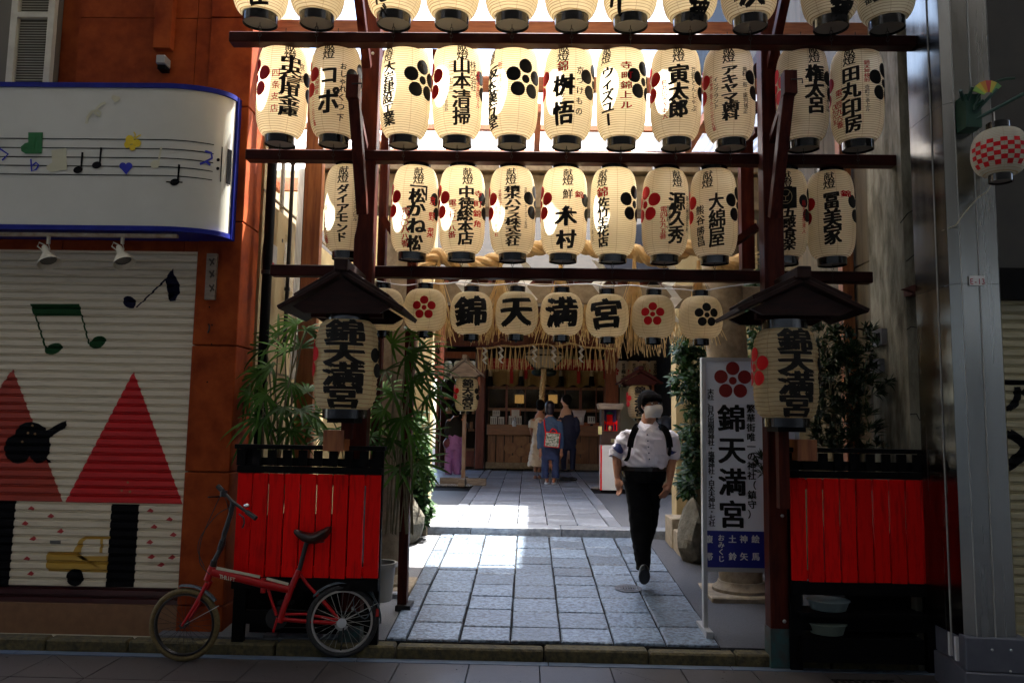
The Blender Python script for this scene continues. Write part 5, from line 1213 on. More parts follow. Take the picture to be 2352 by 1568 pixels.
for (x, y) in ((1900, 800), (1935, 780), (1990, 860), (1960, 900), (1910, 900)):
    a = Vector((at(1930, 1000, 6.05).x + rp2.uniform(-.1, .1), 6.05, .65)); b = at(x, y, 6.1); MB().tube(smooth_path([a, a.lerp(b, .5) + Vector((.03, 0, .05)), b], 4), .009, 6).build('branch', M_stem, t)
t = thing('needle_plant', 'small needle-leaved sprig between the white sign and the right post', 'plant', (at(1745, 1060, 6.0).x, 6.0, .1)); q = MB()
for (x, y) in ((1748, 1050), (1740, 1065), (1800, 1075), (1752, 1085)): whorl(q, at(x, y, 5.95), .09, 22, (-.4, -.5, .6))
tag(q.build('needle_leaves', M_need, t), kind='stuff'); a = at(1770, 1060, 5.95); MB().tube([(a.x, 5.95, .0), (a.x, 5.95, a.z)], .006, 5).build('stem', M_stem, t)
# broad-leaved shrubs
def shrub(name, lab, blobs, n, Yr, size, base, m=M_leaf, cat='shrub'):
    t = thing(name, lab, cat, base); q = MB()
    for k in range(n):
        bx, by, brx, bry = rp2.choice(blobs); a = rp2.uniform(0, 2 * PI); r = math.sqrt(rp2.random()); x = bx + brx * r * math.cos(a); y = by + bry * r * math.sin(a); Y = rp2.uniform(*Yr); c = at(x, y, Y)
        d = Vector((rp2.uniform(-1, 1), rp2.uniform(-1, .6), rp2.uniform(-.7, .5))).normalized(); s_ = d.cross(Vector((rp2.uniform(-.4, .4), rp2.uniform(-1, 0), 1))).normalized(); L = size * rp2.uniform(.7, 1.2); w_ = L * .2; nn = s_.cross(d) * L * .06
        q.add([c, c + d * L * .35 + s_ * w_, c + d * L * .75 + s_ * w_ * .8, c + d * L - nn * 2, c + d * L * .75 - s_ * w_ * .8, c + d * L * .35 - s_ * w_, c + d * L * .5 + nn], [(0, 1, 6), (1, 2, 6), (2, 3, 6), (3, 4, 6), (4, 5, 6), (5, 0, 6)])
    tag(q.build('leaves', m, t), kind='stuff')
    for (bx, by, brx, bry) in blobs: e = at(bx, by, sum(Yr) / 2); b0 = Vector(base); MB().tube(smooth_path([b0, b0.lerp(e, .5) + Vector((.02, 0, .06)), e], 4), .011, 6).build('branch', M_stem, t)
shrub('camellia_shrub', 'glossy dark shrub climbing beside the right gate wall left of the sign', [(1590, 830, 38, 45), (1575, 880, 32, 35), (1600, 930, 30, 40), (1585, 1000, 22, 28), (1598, 1055, 30, 35), (1585, 1110, 25, 35), (1605, 760, 25, 50), (1570, 800, 20, 25)], 1500, (8.3, 9.0), .12, (at(1605, 1200, 8.6).x, 8.6, .2))
shrub('sunlit_shrub', 'leafy shrub with sunlit leaves between the palm and the left gate wall', [(965, 1030, 20, 45), (975, 1090, 18, 30), (955, 1130, 22, 40), (975, 1160, 14, 25), (950, 980, 20, 35), (960, 1190, 20, 20)], 700, (8.95, 9.18), .12, (at(955, 1230, 9.1).x, 9.1, .25))
shrub('dark_shrub', 'dim leafy shrub in the shade between the right torii column and post', [(1720, 700, 18, 35), (1730, 760, 20, 40), (1725, 650, 15, 25), (1735, 850, 20, 60)], 400, (7.6, 8.1), .11, (at(1740, 1200, 7.8).x, 7.8, .1))

# ================================================================ folding bicycle
def ground_Y(x, y, z):
    d = ray(x, y); t = (z - H) / d.z; return d.y * t
YBR, YBF = ground_Y(785, 1510, -.09), ground_Y(405, 1519, -.09)
def by(x): return YBR + (x - 785) / 380 * (YBR - YBF)
def bp(x, y, off=0.): p = at(x, y, by(x) + off); return p
hubR = bp(786, 1425); hubR.z = hubR.z; rR = hubR.z + .089
hubF = bp(424, 1433, .0); rF = hubF.z + .089
bk = thing('folding_bicycle', 'red folding bicycle with black saddle parked before the left red screen', 'bicycle', (bp(600, 1500).x, 5.38, -.09))
M_bred = mat('red_bicycle_paint', (.40, .004, .006), rough=.3, coat=.15, spec=.3); M_tyre = mat('black_rubber', (.012, .012, .012), (.03, .03, .03), 60, .7); M_tan = mat('tan_rubber', (.15, .105, .035), (.09, .065, .022), 60, .75, bump=.003, bscale=120)
M_alum = mat('bright_aluminium', (.65, .65, .64), rough=.28, metal=.9); M_chrome = mat('chrome', (.75, .75, .75), rough=.12, metal=1); M_seat = mat('brown_black_leather', (.022, .012, .009), rough=.38)
M_bblk = mat('black_bicycle_parts', (.012, .012, .013), rough=.35); M_fend = mat('smoke_blue_fender', (.035, .055, .07), rough=.3)
plane = (bp(785, 1430) - bp(424, 1434)); plane.z = 0; ex = plane.normalized()
def wheel(c, r, ax, tyre, rimc, lab, hubr):
    """ax: horizontal direction of rolling"""
    axd = Vector(ax).normalized(); up = Vector((0, 0, 1)); nrm = axd.cross(up)
    P_ = lambda a, rad, o=0: c + axd * math.cos(a) * rad + up * math.sin(a) * rad + nrm * o
    w_ = MB().tube([P_(2 * PI * i / 48, r - .019) for i in range(48)], .019, 10, close=True).build('tyre', tyre, bk, smooth=True)
    wl = w_
    q = MB()
    for o_, rr_ in ((-.011, r - .044), (.011, r - .044)): q.tube([P_(2 * PI * i / 48, rr_, o_) for i in range(48)], .0065, 6, close=True)
    q.tube([P_(2 * PI * i / 48, r - .038) for i in range(48)], .010, 6, close=True)
    q.build('rim', rimc, wl, smooth=True)
    MB().tube([c - nrm * .045, c + nrm * .045], hubr, 14).build('hub', M_bblk, wl, smooth=True)
    for k in range(28):
        a = 2 * PI * k / 28; b = a + (.5 if k % 2 else -.5); MB().tube([P_(b, hubr, .025 if k % 4 < 2 else -.025), P_(a, r - .045)], .0012, 4).build('spoke', M_iron if rimc is not M_alum else M_wire, wl)
    return wl
ORG_fix = None
wr2 = wheel(hubR, rR, ex, M_tyre, M_alum, '', .02)
turn = Matrix.Rotation(R(-9), 3, 'Z') @ ex
wf = wheel(hubF, rF, turn, M_tan, M_bblk, '', .018); wf['label'] = 'front tyre of tan rubber'
tb = lambda pts, r, nm, m, n=12: MB().tube([bp(*p) for p in pts], r, n).build(nm, m, bk, smooth=True)
tb([(487, 1313), (560, 1329), (612, 1342), (664, 1352)], .028, 'main_tube', M_bred, 16)
tb([(476, 1332), (488, 1300)], .024, 'head_tube', M_bred)
tb([(687, 1308), (668, 1352), (650, 1400), (643, 1428)], .021, 'seat_tube', M_bred)
tb([(616, 1352), (626, 1385), (635, 1412)], .010, 'down_strut', M_bred)
tb([(641, 1416), (650, 1421), (690, 1425), (772, 1430)], .014, 'chain_stay', M_bred)
tb([(650, 1410), (700, 1409), (783, 1424)], .009, 'chain_stay', M_bred)
tb([(690, 1318), (705, 1340), (783, 1426)], .011, 'seat_stay', M_bred); MB().tube([bp(690, 1316, .06), bp(783, 1424, .06)], .009, 8).build('seat_stay', M_bred, bk)
tb([(606, 1327), (604, 1360)], .018, 'hinge', M_bred)
q = MB(); 
for a_, b_ in (((497, 1307), (597, 1328)), ((612, 1331), (662, 1345))):
    p0, p1 = bp(*a_, -.018), bp(*b_, -.018); q.bar(p0 + Vector((0, 0, .01)), p1 + Vector((0, 0, .012)), .004, .018)
q.build('cream_stripe', M_cream, bk)
q = MB(); o0, o1 = bp(511, 1321), bp(537, 1327); dd = (o1 - o0).normalized()
write(q, 'THRIFT', 0, 0, .032, .038, .0175, lambda a, b, k: o0 + dd * a + Vector((0, -.0292 - k * .0002, b)), .03, horiz=True); q.build('frame_lettering', M_cream, bk, fix=False)
fkc = bp(480, 1335)
for o_ in (-.045, .045):
    nrm = turn.cross(Vector((0, 0, 1))); MB().tube([fkc + nrm * o_ * .8, fkc.lerp(hubF, .5) + nrm * o_ + turn * .01, hubF + nrm * o_], [.013, .012, .008], 8).build('fork_blade', M_bred, bk, smooth=True)
tb([(488, 1300), (492, 1288), (512, 1250), (515, 1225), (530, 1180), (535, 1153)], .017, 'steering_stem', M_bblk)
tb([(489, 1300), (492, 1286)], .022, 'headset', M_iron); tb([(505, 1262), (512, 1240)], .021, 'stem_clamp', M_iron)
hb0, hb1 = bp(500, 1115, -.02), bp(588, 1190, -.14); mid = bp(535, 1152, -.06)
MB().tube([hb0, mid, hb1], .011, 10).build('handlebar', M_bblk, bk, smooth=True)
for e_, o_ in ((hb0, hb0.lerp(mid, .35)), (hb1, hb1.lerp(mid, .4))): MB().tube([e_, o_], .0165, 12).build('grip', M_tyre, bk, smooth=True)
MB().tube([bp(518, 1138), bp(500, 1140, -.05), bp(478, 1141, -.1)], .005, 6).build('brake_lever', M_iron, bk); MB().tube([bp(550, 1180, -.08), bp(560, 1188, -.12), bp(561, 1200, -.13), bp(557, 1212, -.13)], .006, 6).build('brake_lever', M_iron, bk)
MB().tube([hb0.lerp(mid, .4) + Vector((0, 0, -.03)), hb0.lerp(mid, .4) + Vector((0, 0, .01))], .025, 10).build('shifter', M_bblk, bk)
bl = bp(567, 1160, -.10); MB().ball(bl, .022, .022, .016, 14).build('bell', M_chrome, bk, smooth=True)
for pts in ([(505, 1125), (520, 1150), (528, 1200), (510, 1250), (495, 1290)], [(505, 1140), (480, 1195), (462, 1240), (458, 1285), (468, 1305), (482, 1318)], [(540, 1160), (500, 1180), (462, 1230), (455, 1265), (470, 1302)]):
    MB().tube(smooth_path([bp(x, y, -.03) for x, y in pts], 4), .003, 5).build('brake_cable', M_tyre, bk)
tb([(687, 1310), (704, 1245)], .0155, 'seat_post', M_bblk)
sp0 = bp(712, 1228)
q = MB()
rows = []
for i, (x, y, wd, th) in enumerate(((677, 1219, .025, .014), (683, 1222, .035, .024), (695, 1228, .045, .03), (710, 1232, .055, .034), (725, 1231, .075, .038), (740, 1225, .09, .04), (752, 1218, .09, .036), (760, 1213, .07, .02))):
    c = bp(x, y); rows.append([c + Vector((0, wd * math.cos(a), th * 1.35 * math.sin(a) * (1.0 if math.sin(a) < 0 else .6))) for a in [2 * PI * k / 14 for k in range(14)]])
q.add([v for r_ in rows for v in r_], [(i * 14 + k, i * 14 + (k + 1) % 14, (i + 1) * 14 + (k + 1) % 14, (i + 1) * 14 + k) for i in range(7) for k in range(14)] + [tuple(range(14)), tuple(7 * 14 + k for k in range(14))])
sd_ = q.build('saddle', M_seat, bk, smooth=True)
MB().tube([bp(700, 1240), bp(715, 1246), bp(745, 1243)], .005, 6).build('saddle_rail', M_chrome, bk)
def fender(c, r, ax, a0, a1, m, w_=.022):
    axd = Vector(ax).normalized(); nrm = axd.cross(Vector((0, 0, 1))); vs = []; n_ = 20
    for i in range(n_ + 1):
        a = a0 + (a1 - a0) * i / n_; e = axd * math.cos(a) + Vector((0, 0, math.sin(a))); vs += [c + e * (r - .008) - nrm * w_, c + e * (r + .004) - nrm * w_ * .5, c + e * (r + .004) + nrm * w_ * .5, c + e * (r - .008) + nrm * w_]
    o = MB().add(vs, [(4 * i + j, 4 * i + j + 1, 4 * i + 5 + j, 4 * i + 4 + j) for i in range(n_) for j in range(3)]).build('mudguard', m, bk, smooth=True)
fender(hubR, rR + .018, ex, R(-4), R(140), M_fend); fender(hubF, rF + .018, turn, R(38), R(100), M_fend)
MB().tube([hubR, hubR + ex * (rR + .01) * .95 + Vector((0, -.02, .12))], .0025, 5).build('mudguard_stay', M_wire, bk); MB().tube([hubF + Vector((0, -.03, 0)), hubF + turn * (rF + .01) * .93 + Vector((0, -.02, .13))], .0025, 5).build('mudguard_stay', M_wire, bk)
tb([(789, 1440), (783, 1490), (773, 1527)], .006, 'kickstand', M_iron)
cc_ = bp(636, 1418); nrm = ex.cross(Vector((0, 0, 1)))
MB().tube([bp(636, 1418, .05), bp(636, 1418, .054)], .075, 28).build('chainring', M_iron, bk)
MB().tube([bp(637, 1418, -.05), bp(626, 1456, -.05)], .008, 6).build('crank', M_bred, bk); MB().tube([bp(637, 1418, .06), bp(655, 1385, .06)], .008, 6).build('crank', M_iron, bk)
MB().box(bp(657, 1382, .12), (.10, .07, .02)).build('pedal', M_bblk, bk); MB().box(bp(624, 1458, -.10), (.09, .07, .02)).build('pedal', M_bblk, bk)
q = MB().tube([bp(640, 1395, .054), bp(785, 1413, .054)], .003, 4); q.tube([bp(640, 1440, .054), bp(785, 1442, .054)], .003, 4); q.build('chain', M_iron, bk)
MB().tube([bp(785, 1430, -.045), bp(785, 1430, -.05)], .032, 20).build('hub_disc', M_alum, bk); MB().tube([bp(785, 1430, .046), bp(785, 1430, .05)], .05, 24).build('sprocket', M_wire, bk)
MB().box(bp(868, 1405, -.0), (.02, .05, .05)).build('rear_reflector', mat('red_reflector', (.4, .01, .01), rough=.2), bk)
q = MB().tube(smooth_path([bp(839, 1338, -.03), bp(860, 1370, -.03), bp(852, 1400, -.03), bp(838, 1420, -.03), bp(815, 1400, -.03), bp(812, 1375, -.03)], 4), .004, 6); tag(q.build('lock_cable', M_fend), 'dark cable lock looped round the rear wheel of the bicycle', 'bicycle lock')

# ---------------------------------------------------------------- street details
c = at(1990, 1537, 5.30); t = thing('drain_grate', 'small dark iron drain grate in the street before the right red screen', 'drain grate', (c.x, 5.28, -.088))
for k in range(9): MB().bb(c.x - .19 + k * .043, c.x - .19 + k * .043 + .018, 5.2, 5.36, -.0885, -.084).build('bar', M_iron, t)
MB().bb(c.x - .2, c.x + .2, 5.19, 5.2, -.0885, -.083).build('edge', M_iron, t); MB().bb(c.x - .2, c.x + .2, 5.36, 5.37, -.0885, -.083).build('edge', M_iron, t)
# rusty bracket on the concrete pillar, screws and holes on the red pillar
p = at(2112, 680, 5.58); t = thing('rusty_bracket', 'small rusty iron bracket projecting from the concrete pillar', 'bracket', p)
MB().bb(p.x - .09, p.x + .06, 5.42, 5.62, p.z - .0, p.z + .06).build('plate', mat('rust', (.09, .02, .01), (.05, .012, .008), 12, .8), t)
MB().prism([(p.x - .17, 5.45, p.z + .03), (p.x - .091, 5.43, p.z + .0), (p.x - .091, 5.43, p.z + .055)], (0, .05, 0)).build('tongue', mat('rust', (0, 0, 0)), t)
for (x, y) in ((481, 705), (479, 745), (487, 746), (486, 790), (476, 877)):
    q_ = at(x, y, 5.849); tag(MB().tube([(q_.x, 5.851, q_.z), (q_.x, 5.8475, q_.z)], .006, 8).build('drill_hole', M_black, lb))
# ================================================================ shrine hall at the back
YH = 18.9; gz = ground(18.9)
X_ = lambda x, Y=YH: at(x, 1000, Y).x
Z_ = lambda y, Y=YH, x=1250: at(x, y, Y).z
def pb(x0, x1, y0, y1, Ya, Yb, name, m, par, bev=0):
    """box whose front face covers x0..x1, y0..y1 of the photograph at distance Ya"""
    a, b = at(x0, y1, Ya), at(x1, y0, Ya); return MB().bb(a.x, b.x, Ya, Yb, a.z, b.z).build(name, m, par, bev=bev)
sh_h = thing('shrine_hall', 'dark red timber shrine hall with counter and curtain at the end of the path', 'shrine hall', (X_(1250), 19, gz))
M_hall = mat('shrine_red_timber', (.11, .018, .011), (.20, .04, .02), 3, .45, stretch=(6, 6, 1)); M_hallo = mat('orange_timber', (.34, .09, .03), (.24, .06, .02), 4, .5, stretch=(6, 6, 1))
M_ctr = mat('brown_counter_wood', (.16, .07, .03), (.26, .12, .05), 4, .5, stretch=(6, 6, 1)); M_ctrh = mat('brown_counter_top', (.26, .11, .045), (.18, .08, .035), 4, .45, stretch=(1, 6, 6))
# roof: eaves drawn out over the court so their edge ends the sun patch
ze = 3.95; 
MB().add([(-4.6, 12.7, ze), (5.2, 12.7, ze), (5.2, 19.2, 6.62), (-4.6, 19.2, 6.62), (-4.6, 12.7, ze - .12), (5.2, 12.7, ze - .12), (5.2, 19.2, 6.4), (-4.6, 19.2, 6.4)], [(0, 1, 2, 3), (7, 6, 5, 4), (0, 4, 5, 1), (1, 5, 6, 2), (2, 6, 7, 3), (3, 7, 4, 0)]).build('roof', mat('dark_roof_copper', (.022, .020, .018), (.035, .03, .025), 6, .95, spec=.05), sh_h)
MB().add([(-4.6, 19.2, 6.4), (5.2, 19.2, 6.4), (5.2, 22.5, 5.2), (-4.6, 22.5, 5.2), (-4.6, 19.2, 6.62), (5.2, 19.2, 6.62), (5.2, 22.5, 5.4), (-4.6, 22.5, 5.4)], [(0, 1, 2, 3), (7, 6, 5, 4), (0, 4, 5, 1), (1, 5, 6, 2), (2, 6, 7, 3), (3, 7, 4, 0)]).build('sun_stop_roof', M_hall, sh_h)  # unseen rear slope added to stop sun leaking in before the hall
for k in range(28): x = -4.5 + k * .35; MB().bar((x, 12.75, ze - .16), (x, 18.9, 6.25), .06, .07).build('rafter', M_hall, sh_h)
MB().bb(-4.5, 5.1, 12.8, 12.95, ze - .33, ze - .2).build('eave_beam', M_hall, sh_h)
# posts and lintels
for x0, x1, Y, m in ((1090, 1118, 18.6, M_hall), (1390, 1421, 18.6, M_hallo), (1010, 1018, 18.8, M_hall), (1551, 1565, 18.8, M_hall)):
    pb(x0, x1, 690, 1076, Y, Y + .3, 'post', m, sh_h, .01)
pb(1000, 1570, 700, 742, 18.9, 19.1, 'lintel', M_hall, sh_h); pb(1018, 1425, 747, 794, 18.45, 18.6, 'carved_lintel', M_hall, sh_h, .02)
pb(1018, 1092, 808, 822, 18.7, 18.9, 'rail', M_hallo, sh_h); pb(1418, 1556, 866, 880, 18.8, 18.95, 'rail', M_hall, sh_h)
pb(1000, 1570, 600, 700, 19.2, 19.4, 'gable_wall', M_hall, sh_h)
for sx_ in (1180, 1395):   # carved scrolls
    q = MB(); c = at(sx_, 772, 18.43)
    q.tube([c + Vector(((.17 - .009 * k) * math.cos(k * .45) * 1.2, 0, (.17 - .009 * k) * math.sin(k * .45))) for k in range(18)], .016, 5); q.tube([c + Vector((-.2 - .05 * k, 0, -.12 + .05 * math.sin(k))) for k in range(8)], .014, 5)
    q.build('carved_scroll', M_hallo, sh_h)
# back wall, lattice windows, side walls
pb(1000, 1570, 690, 1076, 20.6, 20.7, 'rear_wall', mat('deep_interior', (.02, .012, .008), rough=.7), sh_h)
MB().bb(X_(1000), X_(1000) + .06, 18.9, 20.6, gz, 4.6).build('side_wall', M_hall, sh_h); MB().bb(X_(1565), X_(1565) + .06, 18.9, 20.6, gz, 4.6).build('side_wall', M_hall, sh_h)
MB().bb(X_(1000), X_(1570), 18.9, 20.7, 4.3, 4.4).build('ceiling', M_black, sh_h)
for x in (1121, 1160, 1205, 1250, 1296, 1330, 1368, 1386): pb(x, x + (7 if x in (1160, 1330) else 3), 850, 984, 18.95, 19.0, 'window_bar', M_hall, sh_h)
for y in (868, 890, 940): pb(1120, 1390, y, y + 2.5, 19.0, 19.03, 'window_bar', M_ctr, sh_h)
MB().bb(X_(1120), X_(1390), 19.04, 19.05, Z_(980), Z_(850)).build('window_glass', mat('dark_glass', (.02, .02, .02), rough=.06, alpha=.35), sh_h)
# counter
pb(1118, 1392, 978, 998, 18.45, 18.95, 'counter_top', M_ctrh, sh_h, .01)
xk = 1119
for k in range(14):
    pb(xk + .6, xk + 18.9, 999, 1066, 18.6, 18.66, 'counter_board', M_ctr, sh_h); xk += 19.5
pb(1115, 1394, 1066, 1075, 18.5, 18.8, 'stone_base', M_stone, sh_h)
q = MB(); M_disc = mat('pale_wood_disc', (.30, .15, .06), (.22, .10, .04), 6, .5)
for cx_ in (1196, 1307):
    c = at(cx_, 1037, 18.58)
    for i in range(-1, 5):
        p = c if i < 0 else c + Vector((math.cos(PI / 2 + i * 2 * PI / 5) * .27, 0, math.sin(PI / 2 + i * 2 * PI / 5) * .27)); r = .10 if i < 0 else .135
        MB().tube([p, p + Vector((0, .04, 0))], r, 20).build('crest_disc', M_disc, sh_h)
# curtain
M_cur = mat('ochre_curtain', (.42, .27, .09), (.34, .21, .07), 6, .8, trans=.3); M_curr = mat('red_curtain_band', (.42, .015, .012), rough=.7)
a, b = at(1122, 884, 18.85), at(1390, 846, 18.85); vs = []; n_ = 60
for i in range(n_ + 1):
    x = a.x + (b.x - a.x) * i / n_
    for z in (a.z + .03 * math.sin(i * .9), b.z): vs.append((x, 18.85 + .03 * math.sin(i * .8), z))
MB().add(vs, [(2 * i, 2 * i + 2, 2 * i + 3, 2 * i + 1) for i in range(n_)]).build('curtain', M_cur, sh_h)
pb(1120, 1392, 826, 847, 18.80, 18.83, 'curtain_band', M_curr, sh_h)
for x in (1171, 1204, 1240, 1325, 1386): pb(x, x + 8, 846, 880 if x in (1171, 1325) else 870, 18.78, 18.80, 'curtain_ribbon', M_curr, sh_h)
q = MB(); 
for k in range(46): c = at(1123 + k * 5.9, 831 + 9 * (k % 2), 18.79); q.ball(c, .018, .006, .018, 6)
tag(q.build('band_dots', mat('pink_dots', (.6, .12, .10), rough=.6), sh_h), kind='stuff')
for x in (1126, 1197, 1289, 1359):
    c = at(x, 862, 18.7); MB().lathe([(.01, .12), (.035, .1), (.05, .0), (.05, -.02)], c, 10).build('tassel_cap', mat('gold_cap', (.5, .38, .2), rough=.4), sh_h); MB().lathe([(.05, -.02), (.075, -.25)], c, 10).build('tassel_skirt', M_black, sh_h)
# dark red notice wall at the far left
t = thing('shrine_gate_board', 'dark red lattice board wall with faint black characters left of the shrine hall', 'board wall', (at(930, 850, 12.5).x, 12.5, .4))
pb(885, 1022, 735, 868, 12.5, 12.6, 'board', M_hall, t)
for k in range(10): pb(890 + k * 10, 892 + k * 10, 745, 860, 12.46, 12.49, 'lattice_bar', mat('dark_bar', (.05, .01, .008), rough=.5), t)
pb(1010, 1022, 740, 870, 12.4, 12.5, 'edge_post', M_hall, t)
q = MB(); c = at(1001, 770, 12.38)
write(q, '錦天満宮', at(1000, 752, 12.38).x, at(1000, 752, 12.38).z, .16, .16, .17, lambda a, b, k: (a, 12.385, b), .03); q.build('faint_lettering', M_black, t)
# bell, rope
t = thing('shrine_bell', 'pale faceted shrine bell ornament with dark frame above the bell rope', 'bell', at(1250, 825, 17.6))
c = at(1250, 820, 17.6); kx = 17.6 / FPX
MB().prism([(c.x - 46 * kx, 17.5, c.z + 4 * kx), (c.x - 28 * kx, 17.5, c.z + 18 * kx), (c.x + 28 * kx, 17.5, c.z + 18 * kx), (c.x + 46 * kx, 17.5, c.z + 4 * kx), (c.x + 20 * kx, 17.5, c.z - 26 * kx), (c.x - 20 * kx, 17.5, c.z - 26 * kx)], (0, .5, 0)).build('body', mat('pale_bell_panel', (.40, .36, .28), rough=.5), t, bev=.02)
q = MB(); P6 = [(c.x - 49 * kx, 17.46, c.z + 4 * kx), (c.x - 29 * kx, 17.46, c.z + 20 * kx), (c.x + 29 * kx, 17.46, c.z + 20 * kx), (c.x + 49 * kx, 17.46, c.z + 4 * kx), (c.x + 21 * kx, 17.46, c.z - 28 * kx), (c.x - 21 * kx, 17.46, c.z - 28 * kx)]
q.tube(P6, .022, 6, close=True); q.tube([P6[0], P6[3]], .02, 6); q.build('frame', M_iron, t)
q = MB(); q.ball(c + Vector((-14 * kx, -.1, -36 * kx)), 15 * kx, .1, 9 * kx, 12); q.ball(c + Vector((14 * kx, -.1, -36 * kx)), 15 * kx, .1, 9 * kx, 12); q.build('clapper_leaves', mat('dark_green_bronze', (.02, .035, .03), rough=.4, metal=.5), t)
br = thing('bell_rope', 'thick golden twisted bell rope hanging down before the shrine counter', 'rope', at(1246, 850, 17.4))
twisted('rope', [at(1249, 848, 17.4), at(1248, 875, 17.4), at(1245, 900, 17.4), at(1244, 935, 17.4)], .055, 3, .24, M_rope, br)
pb(1232, 1262, 925, 945, 17.5, 17.55, 'rope_handle_board', M_ctr, br, .01)
# straw fringe before the hall
YF = 16.2
fr = thing('straw_fringe', 'thin straw rope with a row of short straw tassels across the shrine front', 'straw rope', at(1250, 795, YF))
fpts = [(1094, 800), (1125, 799), (1155, 794), (1185, 796), (1215, 793), (1250, 790), (1280, 795), (1310, 789), (1345, 797), (1380, 799), (1410, 801)]
twisted('cord', [at(x, y, YF) for x, y in fpts], .022, 2, .12, M_rope, fr, 6)
for k in range(30):
    x = 1097 + k * 10.8; y = np.interp(x, [p[0] for p in fpts], [p[1] for p in fpts]); a = at(x, y, YF); q = MB()
    for j in range(7): q.tube([a, a + Vector((rt.uniform(-.07, .07), rt.uniform(-.03, .03), -rt.uniform(.40, .52)))], .0048, 3)
    tag(q.build('straw_tuft', M_straw, fr), kind='stuff')
for x, y, lab in ((1114, 797, 'small paper streamer on the straw fringe, leftmost'), (1151, 795, 'small paper streamer on the straw fringe, second from the left'), (1228, 793, 'small paper streamer on the straw fringe left of the bell rope'), (1272, 793, 'small paper streamer on the straw fringe right of the bell rope'), (1335, 793, 'small paper streamer on the straw fringe, rightmost')):
    shide(x, y, .68, YF - .08, lab)
# small lanterns in the side bays
def small_lantern(x, y0, y1, Y, txt, lab):
    t_, b_ = at(x, y0, Y), at(x, y1, Y); L = copy_tree(proto, base_long[:5]); L.location = b_; s_ = (t_.z - b_.z) / HL; L.scale = (s_, s_, s_); L.rotation_euler = (0, 0, -math.atan2(b_.x, Y)); L.name = 'long_lantern'
    tag(L, lab, 'paper lantern', 'small donated lanterns in the shrine side bays'); f = wrap((0, 0, 0), pfl, .004); m2 = MB(); write(m2, '献燈', .03, .55, .09, .09, .085, f, .02); write(m2, txt, .03, .36, .13, .13, .14, f, .04)
    me = m2.mesh('lettering'); me.materials.append(M_ink); o = link(bpy.data.objects.new('lettering', me)); o.parent = L; m3 = MB(); plum(m3, -RL * 1.2, HL * .55, .12, f); me = m3.mesh('red_plum_crest'); me.materials.append(M_rink); o = link(bpy.data.objects.new('red_plum_crest', me)); o.parent = L
for x, tx, lab in ((1027, '小池', 'small lantern leftmost in the left shrine bay above the roofed lamp'), (1053, '小池', 'small lantern second in the left shrine bay'), (1081, '正林', 'small lantern third in the left shrine bay beside the post')):
    small_lantern(x, 829, 872, 17.9, tx if tx != '正林' else '林', lab)
for x, tx, lab in ((1430, '権太呂', 'small lantern leftmost in the right shrine bay beside the orange post'), (1454, '京', 'small lantern second in the right shrine bay'), (1478, '錦', 'small lantern third in the right shrine bay above the lamp roof'), (1503, '京秀', 'small lantern fourth in the right shrine bay'), (1527, '近新', 'small lantern fifth in the right shrine bay, nearest the gate wall')):
    small_lantern(x, 829, 884, 17.5, tx, lab)
# two roofed standing lamps
for (xc, ypk, ye, hwp, lx, ly0, ly1, Y, side, labr, labl) in ((1070, 826, 865, 43, 1071, 868, 944, 14.6, 0, 'small gabled wooden lamp post on cross feet left of the path', 'cream paper lantern with four characters on the wooden stand left of the path'), (1467, 852, 883, 48, 1468, 885, 960, 14.2, 1, 'small gabled lamp roof behind the walking man', 'lit paper lantern partly hidden behind the walking man')):
    a, e = at(xc, ypk, Y), at(xc, ye, Y); hw = hwp / FPX * Y; t = thing('roofed_lamp_post', labr, 'lamp post', (a.x, Y, ground(Y)))
    lamp_roof(t, a.x, a.z - .03, e.z, hw, Y - .3, Y + .3, m=M_lac if side else M_old, th=.03)
    g0 = ground(Y); MB().bb(a.x - .035, a.x + .035, Y - .035, Y + .035, g0 + .02, at(lx, ly1, Y).z - .02).build('post', mat('orange_brown_post', (.20, .09, .04), (.30, .22, .16), 3, .7, stretch=(6, 6, 1)), t)
    if side == 0:
        MB().bb(a.x - .42, a.x + .42, Y - .05, Y + .05, g0, g0 + .13).build('foot', M_old, t, bev=.008); MB().bb(a.x - .06, a.x + .06, Y - .4, Y - .052, g0, g0 + .13).build('foot', M_old, t, bev=.008); MB().bb(a.x - .06, a.x + .06, Y + .052, Y + .4, g0, g0 + .13).build('foot', M_old, t, bev=.008)
    MB().bb(a.x + .23, a.x + .27, Y - .02, Y + .02, at(lx, ly1 - 35, Y).z, e.z).build('arm', M_hallo, t)
    c = at(lx, ly1, Y); ct_ = at(lx, ly0, Y); b = thing('big_lantern', labl, 'paper lantern', (c.x, Y, c.z), 'big lanterns on stands in the court')
    P_lit = MATS.get('lit') or paper_mat('lit_lantern_paper', (.95, .82, .54), .2, .03, .6, .65); MATS['lit'] = P_lit
    lantern_parts(b, RB, HB, .62, 3.4, 2.2, .005, 19, P_lit, RB * .5, .05, n=32)
    f = wrap((c.x, Y, c.z), pfb, .02); q = MB(); write(q, '錦天満宮', 0.02, HB * .84, .20, .15, .135, f, .05); q.build('lettering', M_ink, b)
    for an, mt, nm in ((-1.30, M_rink, 'red_plum_crest'), (1.30, M_ink, 'black_plum_crest')):
        q = MB(); plum(q, RB * an, HB * .55, .16, f); q.build(nm, mt, b)
    s_ = (ct_.z - c.z) / HB; b.scale = (s_, s_, s_); b.rotation_euler.z = -math.atan2(c.x, Y)
